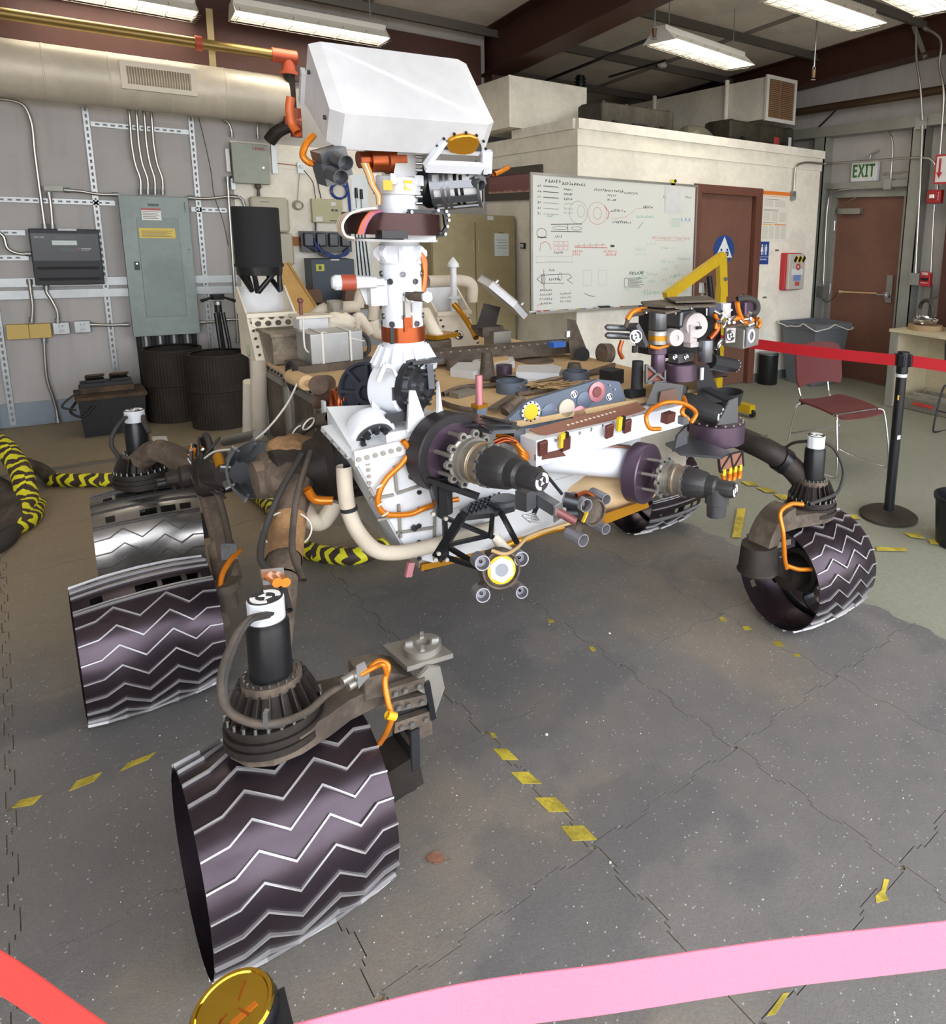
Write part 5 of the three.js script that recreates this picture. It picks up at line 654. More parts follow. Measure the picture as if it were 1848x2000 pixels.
addWheel(1.108,0,0.066,-2.3,M.anod,M.grouser,1,'front wheel on the far side with its open inboard face showing');
addWheel(1.236,-1.201,0,1.2,M.anod,M.grouser,1,'far side middle wheel behind the folded arm');
addWheel(1.108,-2.181,0,0.6,M.anod,M.grouser,1);
function target(c,n,r,parent,lightOnDark=true){
const b=c.clone().add(n),up=Math.abs(n.y)>0.8?V(0,0,1):V(0,1,0),x=new THREE.Vector3().crossVectors(up,n).normalize(),y=new THREE.Vector3().crossVectors(n,x).normalize();
mesh('target_disc',turn(c,b,[[0,0],[0,r],[0.002,r],[0.002,0]],36),lightOnDark?M.fidDark:M.fid,parent,'round alignment target');
const arcs=[];for(const s of[0,Math.PI]){const p=[];for(let i=0;i<=10;i++){const a=s - 0.95 + i / 10*1.9 + 0.5;p.push([Math.cos(a)*r*0.86,Math.sin(a)*r*0.86]);}for(let i=10;i>=0;i--){const a=s - 0.95 + i / 10*1.9 + 0.5;p.push([Math.cos(a)*r*0.56,Math.sin(a)*r*0.56]);}arcs.push(slab(c.clone().addScaledVector(n,0.002),x,y,shp(p),0.0015));}
for(const s of[0,Math.PI])arcs.push(slab(c.clone().addScaledVector(n,0.002),x,y,shp([[0,0],[Math.cos(s + 1.2)*r*0.42,Math.sin(s + 1.2)*r*0.42],[Math.cos(s + 1.57 + 0.9)*r*0.42,Math.sin(s + 1.57 + 0.9)*r*0.42]]),0.0015));
mesh('target_marks',arcs,lightOnDark?M.fid:M.fidDark,parent);
}
function steering(X,Z,dirTube,label){
const s=grp('steering_actuator',rover,label),A=(y)=>V(0,y,0);s.position.set(X,0,Z);s.scale.set(0.75,1,0.75);X=Z=0;
mesh('motor_can',turn(A(0.675),A(1),[[0,0],[0,0.062],[0.135,0.062],[0.142,0.058],[0.148,0.058],[0.148,0]],36),M.black,s);
mesh('end_cap',turn(A(0.823),A(1),[[0,0],[0,0.053],[0.05,0.053],[0.053,0.05],[0.053,0]],36),M.whiteSatin,s,'white plastic motor end cap');
target(A(0.876),V(0,1,0),0.05,s,true);
mesh('top_flange',turn(A(0.655),A(1),[[0,0.06],[0,0.088],[0.022,0.088],[0.022,0.06]],40),M.dustyGrey,s);
mesh('bell',turn(A(0.585),A(1),[[0,0.06],[0,0.108],[0.012,0.104],[0.07,0.078],[0.07,0.05]],40),M.blackDusty,s);
for(const g of ringOf(20,1,(cx,cz)=>bar(V(X + cx*0.128,0.592,Z + cz*0.128),V(X + cx*0.088,0.66,Z + cz*0.088),0.004,0.03,V(cx,0,cz))))mesh('rib',g,M.blackDusty,s);
mesh('ring_stack',turn(A(0.515),A(1),[[0,0],[0,0.125],[0.012,0.125],[0.012,0.148],[0.03,0.148],[0.03,0.138],[0.04,0.138],[0.04,0.147],[0.052,0.147],[0.052,0.135],[0.066,0.135],[0.066,0.142],[0.078,0.142],[0.078,0.09]],48),M.blackDusty,s);
for(const g of ringOf(24,0.137,(cx,cz)=>rod(V(X + cx,0.593,Z + cz),V(X + cx,0.606,Z + cz),0.0062,0.0058,8),0.1))mesh('bolt',g,M.steel,s);
for(const g of ringOf(20,0.078,(cx,cz)=>rod(V(X + cx,0.677,Z + cz),V(X + cx,0.684,Z + cz),0.0042,0.004,8)))mesh('bolt',g,M.steel,s);
return s;
}
steering(-1.108,0,null,'black steering motor with white cap on the nearest wheel');
steering(1.108,0,null,'black steering motor with white cap on the far front wheel');
steering(-1.108,-2.181,null,'black steering motor with white cap on the rear wheel');
function loopCable(name,pts,r,mat,parent=rover,seg){return mesh(name,tube(pts,r,seg,8),mat,parent);}
{
const c=grp('steering_cable',rover,'thick dark braided cable looping from motor cap');
const y=(px,py,z)=>rp(px,py,'z',z);
mesh('cable_run',tube([V(-1.112,0.85,0.036),rp(480,1215,'z',0.075),rp(448,1270,'z',0.08),rp(432,1330,'z',0.08),rp(440,1380,'z',0.1),rp(480,1408,'z',0.125),rp(540,1412,'z',0.13),rp(600,1390,'z',0.12),rp(640,1355,'z',0.1),rp(690,1325,'z',0.08)],0.009,90,10),M.cableDusty,c);
mesh('cable_run',tube([V(-1.104,0.85,0.036),rp(487,1215,'z',0.08),rp(455,1275,'z',0.085),rp(440,1340,'z',0.085),rp(452,1392,'z',0.105),rp(500,1418,'z',0.13),rp(556,1416,'z',0.135)],0.006,70,8),M.cable,c);
for(const[px,py]of[[520,1404]])mesh('cable_clip',[bx(0.01,0.05,0.012,...rp(px,py,'z',0.14).toArray(),0.3,-0.6)],M.alu,c);
const c2=grp('steering_cable',rover);
mesh('cable_run',tube([V(1.13,0.852,0.02),rp(1632,880,'z',0.02),rp(1648,920,'z',0.05),rp(1640,955,'z',0.07),rp(1625,968,'z',0.1),rp(1580,985,'z',0.12)],0.008,60,10),M.cable,c2);
mesh('cable_run',tube([V(1.07,0.852,-0.02),rp(1550,865,'z',-0.1),rp(1520,880,'z',-0.2),rp(1490,868,'z',-0.3)],0.007,40,8),M.cable,c2);
const c3=grp('steering_cable',rover);
mesh('cable_run',tube([V(-1.14,0.85,-2.17),rp(240,820,'z',-2.1),rp(222,845,'z',-2.06),rp(218,870,'z',-2.05),rp(232,892,'z',-2.05)],0.009,50,8),M.cable,c3);
mesh('cable_run',tube([V(-1.08,0.85,-2.15),rp(282,828,'z',-2.08),rp(292,845,'z',-2.05)],0.009,20,8),M.cable,c3);
}
function frontLeg(X,Z,s,label,far){
const g=grp('wheel_leg',rover,label),P=(x,y,z)=>V(X + s*x,y,Z + z);
const top=[[-0.13,0.01],[-0.1,0.085],[-0.04,0.125],[0.03,0.128],[0.1,0.1],[0.16,0.066],[0.24,0.055],[0.31,0.058]],bot=[[0.31,-0.058],[0.22,-0.075],[0.14,-0.1],[0.06,-0.128],[-0.04,-0.125],[-0.1,-0.085]];
const o=[...top,...bot].map(([a,b])=>[X + s*(a<0?a*0.75:a),Z + b*0.75]);
const arm=ext(shp(o),0.05,0.004);arm.applyMatrix4(XZ());arm.translate(0,0.555,0);
mesh('upper_arm',arm,M.dustyGrey,g);
const prof=[];for(let i=0;i<=8;i++){const a=i / 8*1.45;prof.push([0.2 + Math.sin(a)*0.17,0.43 + Math.cos(a)*0.17]);}const inner=[];for(let i=8;i>=0;i--){const a=i / 8*1.45;inner.push([0.2 + Math.sin(a)*0.115,0.43 + Math.cos(a)*0.115]);}
const kn=slab(P(0,0,-0.056),V(s,0,0),V(0,1,0),shp([...prof,[0.37,far?0.42:0.36],[0.31,far?0.42:0.36],...inner]),0.112,0.004);if(s<0)kn.translate(0,0,0.112);
mesh('knee',kn,M.dustyGrey,g);
if(far){mesh('hub_plate',[bar(P(0.35,0.46,0.0),P(0.3,0.36,0.0),0.13,0.05,V(0,0,1)),bar(P(0.31,0.38,0),P(0.14,0.27,0),0.07,0.06,V(0,0,1))],M.blackDusty,g);mesh('fender',turn(P(0.36,0.47,0.0),P(0.36,0.3,0.0),[[0,0],[0,0.075],[0.11,0.085],[0.115,0.09],[0.12,0.085],[0.1,0.06],[0.1,0]],24),M.blackDusty,g);for(const[a,b]of[[-0.03,0.43],[0.04,0.41],[0.05,0.45]])mesh('bolt',rod(P(0.3,b,0.07 + a*0.2),P(0.3,b,0.085 + a*0.2),0.007,0.007,8),M.steel,g);return g;}
const pl=slab(P(0.33,0,0),V(0,0,1),V(0,1,0),shp([[-0.06,0.4],[0.065,0.4],[0.06,0.28],[0.03,0.19],[0,0.17],[-0.035,0.2],[-0.06,0.28]]),0.02,0.003);
mesh('hub_plate',pl,M.blackMatte,g);
mesh('hub_strut',[bar(P(0.335,0.27,0),P(0.19,0.25,0),0.1,0.12,V(0,0,1))],M.blackDusty,g);
const Z1=(px,py)=>rp(px,py,'z',0.1);
mesh('end_pad',[plate([P(0.29,0.6,-0.06),P(0.41,0.6,-0.03),P(0.42,0.6,0.1),P(0.3,0.6,0.08)],0.014),plate([[800,1338],[835,1302],[858,1300],[867,1342],[849,1392],[838,1384],[832,1356]].map((q)=>Z1(...q)),0.012)],M.aluDull,g,'bare metal towing pad');
const c=P(0.365,0.607,0.03);
mesh('round_socket',turn(c,c.clone().add(V(0,1,0)),[[0,0],[0,0.05],[0.018,0.05],[0.02,0.046],[0.02,0.02],[0.006,0.018],[0.006,0]],32),M.aluDull,g);
for(const q of ringOf(4,0.034,(cx,cz)=>bx(0.018,0.012,0.01,c.x + cx,c.y + 0.022,c.z + cz,0,-Math.atan2(cz,cx)),0.4))mesh('socket_lug',q,M.alu,g);
mesh('bracket_back',plate([[752,1348],[830,1325],[842,1400],[768,1428]].map((q)=>rp(...q,'z',0.075)),0.012),M.blackMatte,g);
for(const[a,b,c1,d]of[[756,1352,826,1330],[762,1378,832,1362],[768,1418,840,1394]]){const p=Z1(a,b),q=Z1(c1,d);mesh('bracket',bar(p,q,0.03,0.022,V(0,0,1)),M.dustyGrey,g);for(const t of[0.15,0.42,0.8]){const e=lerp(p,q,t).add(V(0,0,0.012));mesh('bolt',rod(e,e.clone().add(V(0,0,0.01)),0.0065,0.0065,8),M.steel,g);}}
mesh('bracket_edge',bar(Z1(830,1328),Z1(843,1400),0.014,0.03,V(0,0,1)),M.black,g);
return g;
}
frontLeg(-1.108,0,1,'curved dusty leg over the nearest wheel with round socket');
frontLeg(1.108,0,-1,'curved dusty leg over the far front wheel',true);
{
const g=grp('drive_cable',rover,'orange tape wrapped cable on the nearest wheel leg'),k=(px,py,z)=>rp(px,py,'z',z);
const pts=[k(690,1322,0.1),k(715,1310,0.11),k(740,1292,0.12),k(758,1300,0.13),k(752,1330,0.14),k(758,1370,0.16),k(765,1400,0.17),k(758,1425,0.16),k(742,1452,0.12)];
mesh('cable_run',tube(pts,0.0075,60,8),M.kapton,g);mesh('cable_run',tube([k(705,1318,0.12),k(735,1302,0.13),k(748,1298,0.14),k(756,1318,0.14)],0.006,24,8),M.kapton,g);
for(const[px,py]of[[668,1332],[690,1322],[680,1342]]){const c=k(px,py,0.11);mesh('connector',rod(c,c.clone().add(V(0.05,0.004,-0.01)),0.011,0.011,12),M.aluDull,g);}
mesh('connector_plate',plate([k(695,1300,0.12),k(712,1292,0.12),k(722,1318,0.12),k(700,1345,0.12)],0.004),M.alu,g);
mesh('cable_tie',tube([k(756,1396,0.18),k(772,1400,0.18)],0.0105,6,8),M.yellowTape,g);
const h=grp('drive_cable',rover,'orange tape wrapped cable on the far front wheel leg');
const q=(px,py,x)=>rp(px,py,'x',x);
mesh('cable_run',tube([q(1570,985,0.84),q(1545,985,0.8),q(1525,1000,0.76),q(1530,1040,0.75),q(1533,1090,0.76),q(1537,1110,0.78)],0.0095,50,8),M.kapton,h);
mesh('cable_run',tube([q(1537,1105,0.78),q(1560,1112,0.84),q(1585,1112,0.92)],0.009,24,8),M.kapton,h);
}
{
const rk=grp('rocker_arm',rover,'dusty rocker tube from the body pivot to the front wheel');
const a=V(-0.86,0.92,-0.62),b=V(-0.93,0.82,-0.48),c=V(-1.0,0.76,-0.3),d=V(-1.09,0.645,-0.06);
mesh('upper_tube',[turn(a,b,[[0,0],[0,0.05],[a.distanceTo(b),0.047],[a.distanceTo(b)+ 0.01,0]],28)],M.dustyTube,rk);
mesh('elbow',tube([a.clone(),b,c],0.046,24,16),M.dustyTube,rk);
mesh('lower_tube',rod(c,d,0.044,0.036,24),M.dustyTube,rk);
mesh('wrapped_band',tube([lerp(a,b,0.7),b,lerp(b,c,0.6)],0.0495,16,16),M.kraft,rk,'tan tape wrapped round the rocker tube');
mesh('cable_run',tube([V(-0.84,1.02,-0.6),V(-0.93,0.94,-0.52),V(-1.0,0.86,-0.44),V(-1.04,0.82,-0.32),V(-1.02,0.8,-0.24),V(-1.03,0.76,-0.12)],0.0095,60,8),M.cable,rk);
mesh('cable_run',tube([V(-0.82,1.03,-0.58),V(-0.9,0.94,-0.46),V(-0.94,0.87,-0.38),V(-0.97,0.84,-0.28),V(-0.98,0.81,-0.16)],0.009,50,8),M.cableDusty,rk);
mesh('lacing',[tube(ringOf(10,0.064,(x,y)=>V(b.x + x,b.y + y*0.8 + 0.01,b.z + x*0.3 - y*0.3)),0.003,40,5,true)],M.lacing,rk);
mesh('connector_plate',plate([rp(508,1112,'z',-0.14),rp(553,1108,'z',-0.16),rp(556,1138,'z',-0.16),rp(514,1143,'z',-0.14)],0.005),M.alu,rk);
for(const px of[527,543]){const p=rp(px,1125,'z',-0.15);mesh('connector',rod(p,p.clone().add(V(0.0,0.01,0.07)),0.012,0.012,10),M.kapton,rk);}
const pv=V(-0.62,0.93,-0.72);
mesh('pivot_drum',turn(pv,V(-0.92,0.93,-0.72),[[0,0],[0,0.13],[0.05,0.13],[0.05,0.115],[0.09,0.115],[0.09,0.125],[0.12,0.125],[0.14,0.1],[0.2,0.085],[0.28,0.08],[0.3,0]],40),M.blackDusty,rk);
for(const g of ringOf(18,0.122,(y,z)=>bx(0.1,0.014,0.01,pv.x - 0.06,pv.y + y,pv.z + z)))mesh('drum_rib',g,M.blackDusty,rk);
mesh('hub_block',[crumple(0.075,0.075,0.17,23,0.25).translate(-0.87,0.92,-0.75),rod(V(-0.74,0.93,-0.74),V(-0.95,0.915,-0.74),0.07,0.062,24)],M.dustyTube,rk);
mesh('insulation_wrap',[crumple(0.085,0.05,0.1,17).translate(-0.82,0.985,-0.78)],M.kraft,rk,'crumpled tan foil wrap on the rocker hub');
const cn=V(-0.9,0.9,-0.9),ce=V(-0.95,0.83,-1.12);
mesh('rear_cone',turn(cn,ce,[[0,0.1],[0.02,0.1],[0.03,0.09],[0.16,0.042],[0.16,0]],28),M.coneGrey,rk);
for(const g of ringOf(9,1,(x,y)=>{const B=along(cn,ce);const p=V(x*0.1,0.02,y*0.1).applyMatrix4(B),q=V(x*0.05,0.15,y*0.05).applyMatrix4(B);return bar(p,q,0.007,0.03,p.clone().sub(cn));}))mesh('cone_rib',g,M.coneGrey,rk);
mesh('rear_beam',[rod(ce,V(-0.95,0.7,-1.6),0.046,0.05,20),turn(V(-0.88,0.72,-1.5),V(-1.0,0.72,-1.5),[[0,0],[0,0.085],[0.1,0.085],[0.12,0.07],[0.13,0]],30)],M.blackDusty,rk);
mesh('damper',[rod(rp(440,862,'x',-0.8),rp(505,848,'x',-0.76),0.022,0.022,16),rod(rp(447,888,'x',-0.83),rp(500,876,'x',-0.79),0.022,0.022,16)],M.aluDull,rk,'pair of dull metal cylinders');
const bg=grp('bogie_arm',rover,'dusty bogie tube joining the middle and rear wheels');
const p0=V(-0.95,0.69,-1.66),m1=V(-0.955,0.585,-1.45),m2=V(-0.965,0.4,-1.24),m3=V(-1.0,0.29,-1.2);
mesh('bogie_pivot',turn(V(-0.84,0.69,-1.64),V(-1.04,0.69,-1.64),[[0,0],[0,0.06],[0.14,0.06],[0.15,0.048],[0.19,0.045],[0.2,0.03],[0.24,0.028],[0.24,0]],28),M.blackDusty,bg);
mesh('forward_tube',[tube([p0,m1,m2,m3],0.037,40,18)],M.dustyTube,bg);
mesh('tube_sleeve',[rod(lerp(m1,m2,0.55),m2.clone().add(V(0,-0.03,0.02)),0.046,0.048,24)],M.dustyTube,bg);
mesh('hub_joint',[turn(V(-1.0,0.42,-1.12),V(-1.0,0.3,-1.12),[[0,0],[0,0.05],[0.015,0.055],[0.03,0.055],[0.034,0.04],[0.1,0.045],[0.1,0]],28),rod(V(-0.99,0.26,-1.2),V(-1.08,0.25,-1.2),0.07,0.08,24)],M.dustyGrey,bg);
mesh('backward_tube',[tube([p0,V(-1.0,0.71,-1.85),V(-1.06,0.72,-2.0),V(-1.1,0.66,-2.12)],0.05,30,18)],M.dustyTube,bg);
mesh('cable_run',tube([V(-0.96,0.75,-1.6),V(-0.94,0.66,-1.42),V(-0.935,0.56,-1.34),V(-0.94,0.5,-1.28),V(-0.96,0.44,-1.2),V(-1.02,0.37,-1.13)],0.012,50,8),M.cableDusty,bg);
mesh('cable_run',tube([rp(468,1075,'z',-1.2),rp(450,1095,'z',-1.16),rp(435,1120,'z',-1.13),rp(428,1150,'z',-1.1)],0.011,30,8),M.kapton,bg,'orange wrapped cable');
mesh('connector_frame',[plate([rp(432,1062,'z',-1.2),rp(462,1062,'z',-1.2),rp(464,1092,'z',-1.17),rp(432,1095,'z',-1.17)],0.005)],M.alu,bg);
mesh('connector_frame',[plate([rp(296,853,'z',-2.0),rp(325,852,'z',-2.0),rp(331,872,'z',-1.97),rp(303,876,'z',-1.97)],0.005)],M.alu,bg);
mesh('wire_bundle',[0,1,2,3,4,5].map((k)=>tube([V(-0.92,0.75,-1.7),V(-1.0 + k*0.02,0.8 +(k % 3)*0.03,-1.62 + k*0.02),V(-0.95 - k*0.012,0.77 - k*0.01,-1.5),V(-0.92,0.7 - k*0.01,-1.46 + k*0.015)],0.005,20,6)),M.cable,bg);
for(let k=0;k<30;k++){const r=rng(300 + k),p=V(-0.97 + r()*0.06 - 0.03,0.74 + r()*0.05,-1.66 + r()*0.26);mesh('connector',rod(p,p.clone().add(V((r()- 0.5)*0.05,0.02 + r()*0.03,(r()- 0.5)*0.05)),0.007,0.008,8),[M.alu,M.kapton,M.blackMatte,M.steel][k % 4],bg);}
mesh('yellow_wrap',rod(rp(425,890,'x',-0.97),rp(432,912,'x',-0.97),0.017,0.017,14),M.kaptonFoil,bg);
mesh('cable_loop',tube(ringOf(12,0.06,(x,y)=>V(-0.93,0.8 + y*1.0,-1.6 + x)),0.013,60,8,true),M.cable,bg);
mesh('encoder',turn(V(-1.02,0.67,-1.66),V(-1.12,0.67,-1.66),[[0,0],[0,0.038],[0.03,0.038],[0.04,0.022],[0.09,0.02],[0.09,0]],20),M.black,bg);
}
{
const rk=grp('rocker_arm',rover,'black tube reaching to the far front wheel');
const a=V(0.66,0.93,-0.75),b=V(0.9,0.85,-0.55),d=V(1.1,0.655,-0.05);
mesh('upper_tube',tube([a,b,rp(1500,880,'x',0.98),rp(1545,912,'x',1.05),d],0.052,40,20),M.blackDusty,rk);
mesh('tube_collar',rod(rp(1520,893,'x',1.0),rp(1535,903,'x',1.04),0.058,0.06,22),M.black,rk);
mesh('cable_run',tube([rp(1455,858,'x',0.95),rp(1480,862,'x',0.97),rp(1510,872,'x',1.0),rp(1545,890,'x',1.05),rp(1560,900,'x',1.08)],0.011,30,8),M.kapton,rk,'orange wrapped cable');
mesh('cable_run',tube([rp(1455,866,'x',0.95),rp(1490,880,'x',0.98),rp(1520,885,'x',1.0)],0.009,30,8),M.cable,rk);
mesh('connector_plate',plate([rp(1475,855,'x',0.96),rp(1500,848,'x',0.96),rp(1496,862,'x',0.98),rp(1480,868,'x',0.98)],0.004),M.aluDull,rk);
const bg=grp('bogie_arm',rover);
mesh('forward_tube',tube([V(0.95,0.69,-1.66),V(0.955,0.585,-1.45),V(0.965,0.4,-1.24),V(1.05,0.28,-1.2)],0.05,40,14),M.dustyTube,bg);
mesh('rear_beam',[rod(V(0.7,0.9,-0.9),V(0.95,0.7,-1.6),0.05,0.05,16),rod(V(0.95,0.69,-1.66),V(1.1,0.62,-2.18),0.055,0.055,16)],M.blackDusty,bg);
mesh('steering_stub',rod(V(1.108,0.5,-2.181),V(1.108,0.86,-2.181),0.12,0.06,20),M.black,bg);
const rl=grp('wheel_leg',rover);
mesh('upper_arm',[bx(0.3,0.05,0.14,-0.98,0.53,-2.181),bx(0.03,0.36,0.14,-0.83,0.37,-2.181),bx(0.16,0.1,0.1,-0.92,0.25,-2.181)],M.blackDusty,rl);
const rl2=grp('wheel_leg',rover);
mesh('upper_arm',[bx(0.3,0.05,0.14,0.98,0.53,-2.181),bx(0.03,0.36,0.14,0.83,0.37,-2.181),bx(0.16,0.1,0.1,0.92,0.25,-2.181)],M.blackDusty,rl2);
}
const BX=0.6,DECK=1.1,BELLY=0.67,ZF=-0.3,ZB=-2.05;
{
const b=grp('chassis',rover,'box body with dusty tan deck and bolted grey sides');
mesh('side_panel',[span(-BX,BX,BELLY,DECK - 0.02,ZB,ZF)],std(0xb9b4a6,0.6,0.1,{map:grime}),b,'grey white bolted body side');
mesh('deck',span(-BX - 0.01,BX + 0.1,DECK - 0.02,DECK,ZB,ZF + 0.02),M.tanDust,b,'deck covered in tan dust');
for(const[z0,z1]of[[-1.98,-1.62],[-1.55,-1.2]]){mesh('side_frame',[span(-BX - 0.012,-BX,0.7,1.05,z0,z0 + 0.03),span(-BX - 0.012,-BX,0.7,1.05,z1 - 0.03,z1),span(-BX - 0.012,-BX,1.02,1.05,z0,z1),span(-BX - 0.012,-BX,0.7,0.73,z0,z1)],M.aluDull,b);mesh('side_cover',span(-BX - 0.006,-BX,0.73,1.02,z0 + 0.03,z1 - 0.03),M.dustyGrey,b);}
for(let k=0;k<12;k++)mesh('bolt',rod(V(-BX - 0.014,0.72 + k*0.03,-1.99),V(-BX - 0.02,0.72 + k*0.03,-1.99),0.007,0.007,6),M.blackMatte,b);
for(let k=0;k<24;k++)mesh('bolt',rod(V(-BX - 0.01,1.07,-1.95 + k*0.05),V(-BX - 0.018,1.07,-1.95 + k*0.05),0.006,0.006,6),M.blackMatte,b);
mesh('belly_pan',[span(-BX + 0.03,BX - 0.03,BELLY - 0.03,BELLY,ZB + 0.05,ZF - 0.02)],M.blackDusty,b);
}
{
const f=grp('front_panel',rover,'white ribbed front panel with bolt rows under the mast');
const p=(px,py,z=-0.285)=>rp(px,py,'z',z);
const TL=p(690,893),TR=p(856,850),BR=p(845,1098),BL=p(800,1085);
mesh('face_plate',plate([TL,TR,V(TR.x + 0.02,BR.y,TR.z),BR,BL],0.012),M.white,f);
for(const[a,b]of[[[722,975],[768,966]],[[775,963],[845,940]],[[737,1015],[775,1007]],[[778,1008],[848,990]],[[775,1040],[845,1030]]])mesh('rib',bar(p(...a,-0.276),p(...b,-0.276),0.008,0.012,V(0,0,1)),M.aluDull,f);
for(const[a,b]of[[[770,910],[775,960]],[[778,985],[782,1050]],[[850,870],[848,1090]]])mesh('rib',bar(p(...a,-0.276),p(...b,-0.276),0.008,0.012,V(0,0,1)),M.aluDull,f);
mesh('bolt_strip',bar(p(692,896,-0.272),p(812,868,-0.272),0.045,0.01,V(0,0,1)),M.white,f);
for(let k=0;k<8;k++){const q=lerp(p(700,897,-0.268),p(808,869,-0.268),k / 7);mesh('bolt',rod(q,q.clone().add(V(0,0,0.007)),0.0075,0.0075,8),M.aluDull,f);}
for(let k=0;k<7;k++){const q=lerp(p(818,895,-0.278),p(818,1090,-0.278),k / 6);mesh('bolt',rod(q,q.clone().add(V(0,0,0.007)),0.007,0.007,8),M.darkMetal,f);}
for(let k=0;k<5;k++){const q=lerp(p(718,905,-0.278),p(722,955,-0.278),k / 4);mesh('bolt',rod(q,q.clone().add(V(0,0,0.005)),0.006,0.006,8),M.aluDull,f);}
for(const[x,y]of[[803,930],[808,1030],[858,1075]]){const q=p(x,y,-0.275);mesh('bolt',rod(q,q.clone().add(V(0,0,0.012)),0.01,0.01,6),M.darkMetal,f);}
const back=-0.42;
const c0=p(640,838,back),c1=p(690,893,-0.285),c2=p(795,1078,-0.285),c3=p(765,1058,-0.37);
const cheekMat=std(0xc6cacd,0.5,0.1,{map:grime});
mesh('cheek_plate',[plate([c0,c1,c2],0.01),plate([c0,c2,c3],0.008)],cheekMat,f,'sloped grey cheek plate');
mesh('cheek_rail',bar(c0.clone().add(V(0,0.006,0)),c1.clone().add(V(0,0.006,0)),0.04,0.016),cheekMat,f);
for(let k=0;k<4;k++){const q=lerp(c0,c1,0.1 + k*0.26).add(V(-0.012,0,0.012));mesh('bolt',rod(q,q.clone().add(V(-0.008,0,0.006)),0.006,0.006,6),M.aluDull,f);}
const lo=lerp(c0,c2,0.2).add(V(-0.004,-0.02,0));
mesh('cheek_hole',turn(lo,lo.clone().add(V(-0.8,0,0.4)),[[0,0],[0,0.03],[0.007,0.034],[0.009,0.03],[0.009,0]],24).scale(1,1,1),M.darkMetal,f);
const s0=p(640,826,-0.44),s1=p(692,884,-0.28),s2=p(818,858,-0.28),s3=p(770,818,-0.44);
mesh('shelf',hull8([s0,s1,s2,s3].map((q)=>q.clone().add(V(0,-0.035,0))),[s0,s1,s2,s3]),M.white,f);
mesh('shelf_wall',hull8([s0,lerp(s0,s1,0.9),lerp(s3,s2,0.2),s3],[s0,lerp(s0,s1,0.9),lerp(s3,s2,0.2),s3].map((q,i)=>q.clone().add(V(0,[0.05,0.004,0.03,0.05][i],0)))),cheekMat,f);
const bc=p(722,838,-0.36),bn=V(-0.1,0.45,0.9).normalize(),be=p(738,866,-0.3);
const ax=be.clone().sub(bc).normalize();
const d=grp('bit_box',rover,'tilted white cylinder with dark fingered mouth on the shelf');
mesh('cylinder',turn(bc.clone().addScaledVector(ax,-0.03),be,[[0,0],[0,0.06],[0.016,0.067],[0.06,0.067],[0.066,0.065],[0.072,0.058],[0.072,0.03],[0.05,0.028],[0.05,0]],36),M.whiteSatin,d);
const mc=bc.clone().addScaledVector(ax,0.04),B=along(mc,mc.clone().add(ax));
for(let k=0;k<9;k++){const a=k / 9*Math.PI*2,q=V(Math.cos(a)*0.04,0.004,Math.sin(a)*0.04).applyMatrix4(B);mesh('finger',[bar(q,q.clone().addScaledVector(ax,0.014),0.022,0.012,q.clone().sub(mc)),rod(q.clone().addScaledVector(ax,0.014),q.clone().addScaledVector(ax,0.022),0.008,0.008,8)],M.darkMetal,d);}
mesh('mouth_ring',turn(mc,mc.clone().add(ax),[[0,0.046],[0,0.056],[0.006,0.056],[0.006,0.046]],32),M.gunmetal,d);
const k=grp('harness_cable',rover,'orange taped cable curving down the front panel'),q=(x,y)=>rp(x,y,'z',-0.255);
mesh('cable_run',tube([q(787,860),q(800,880),q(785,905),q(755,935),q(740,965),q(740,990),q(752,1003),q(775,1006),q(805,1003),q(830,992),q(855,985)],0.009,80,8),M.kapton,k);
mesh('cable_run',tube([q(850,988),q(870,980),q(895,975)],0.009,20,8),M.kapton,k);
for(const[x,y]of[[740,950],[742,985],[752,1004]]){const c=q(x,y);mesh('tape_band',place(new THREE.TorusGeometry(0.0095,0.003,6,12),c.x,c.y,c.z,1.2,0.4),M.lacing,k);}
}
{
const g=grp('coolant_pipe',rover,'dusty white wrapped pipe under the front panel');
mesh('pipe_run',tube([rp(672,910,'z',-0.36),rp(675,960,'z',-0.36),rp(682,1000,'z',-0.36),rp(700,1040,'z',-0.33),rp(735,1075,'z',-0.27),rp(770,1080,'z',-0.25),rp(820,1072,'z',-0.24),rp(880,1055,'z',-0.24),rp(960,1030,'z',-0.25)],0.0225,90,16),M.sleeve,g);
mesh('pipe_band',[rod(rp(681,990,'z',-0.36),rp(682,997,'z',-0.36),0.0245,0.0245,20)],M.blackMatte,g);
mesh('pipe_run',tube([rp(655,980,'z',-0.5),rp(645,1000,'z',-0.5),rp(628,1020,'z',-0.5),rp(610,1018,'z',-0.5),rp(598,1000,'z',-0.55),rp(590,985,'z',-0.6)],0.027,50,14),M.sleeve,g);
mesh('cable_run',tube([rp(600,955,'z',-0.5),rp(615,975,'z',-0.5),rp(650,978,'z',-0.48)],0.014,20,8),M.kapton,g);
mesh('foot_tab',[bar(rp(803,1098,'z',-0.27),rp(797,1126,'z',-0.27),0.02,0.014,V(0,0,1))],M.pink,g,'short pink painted tab');
}
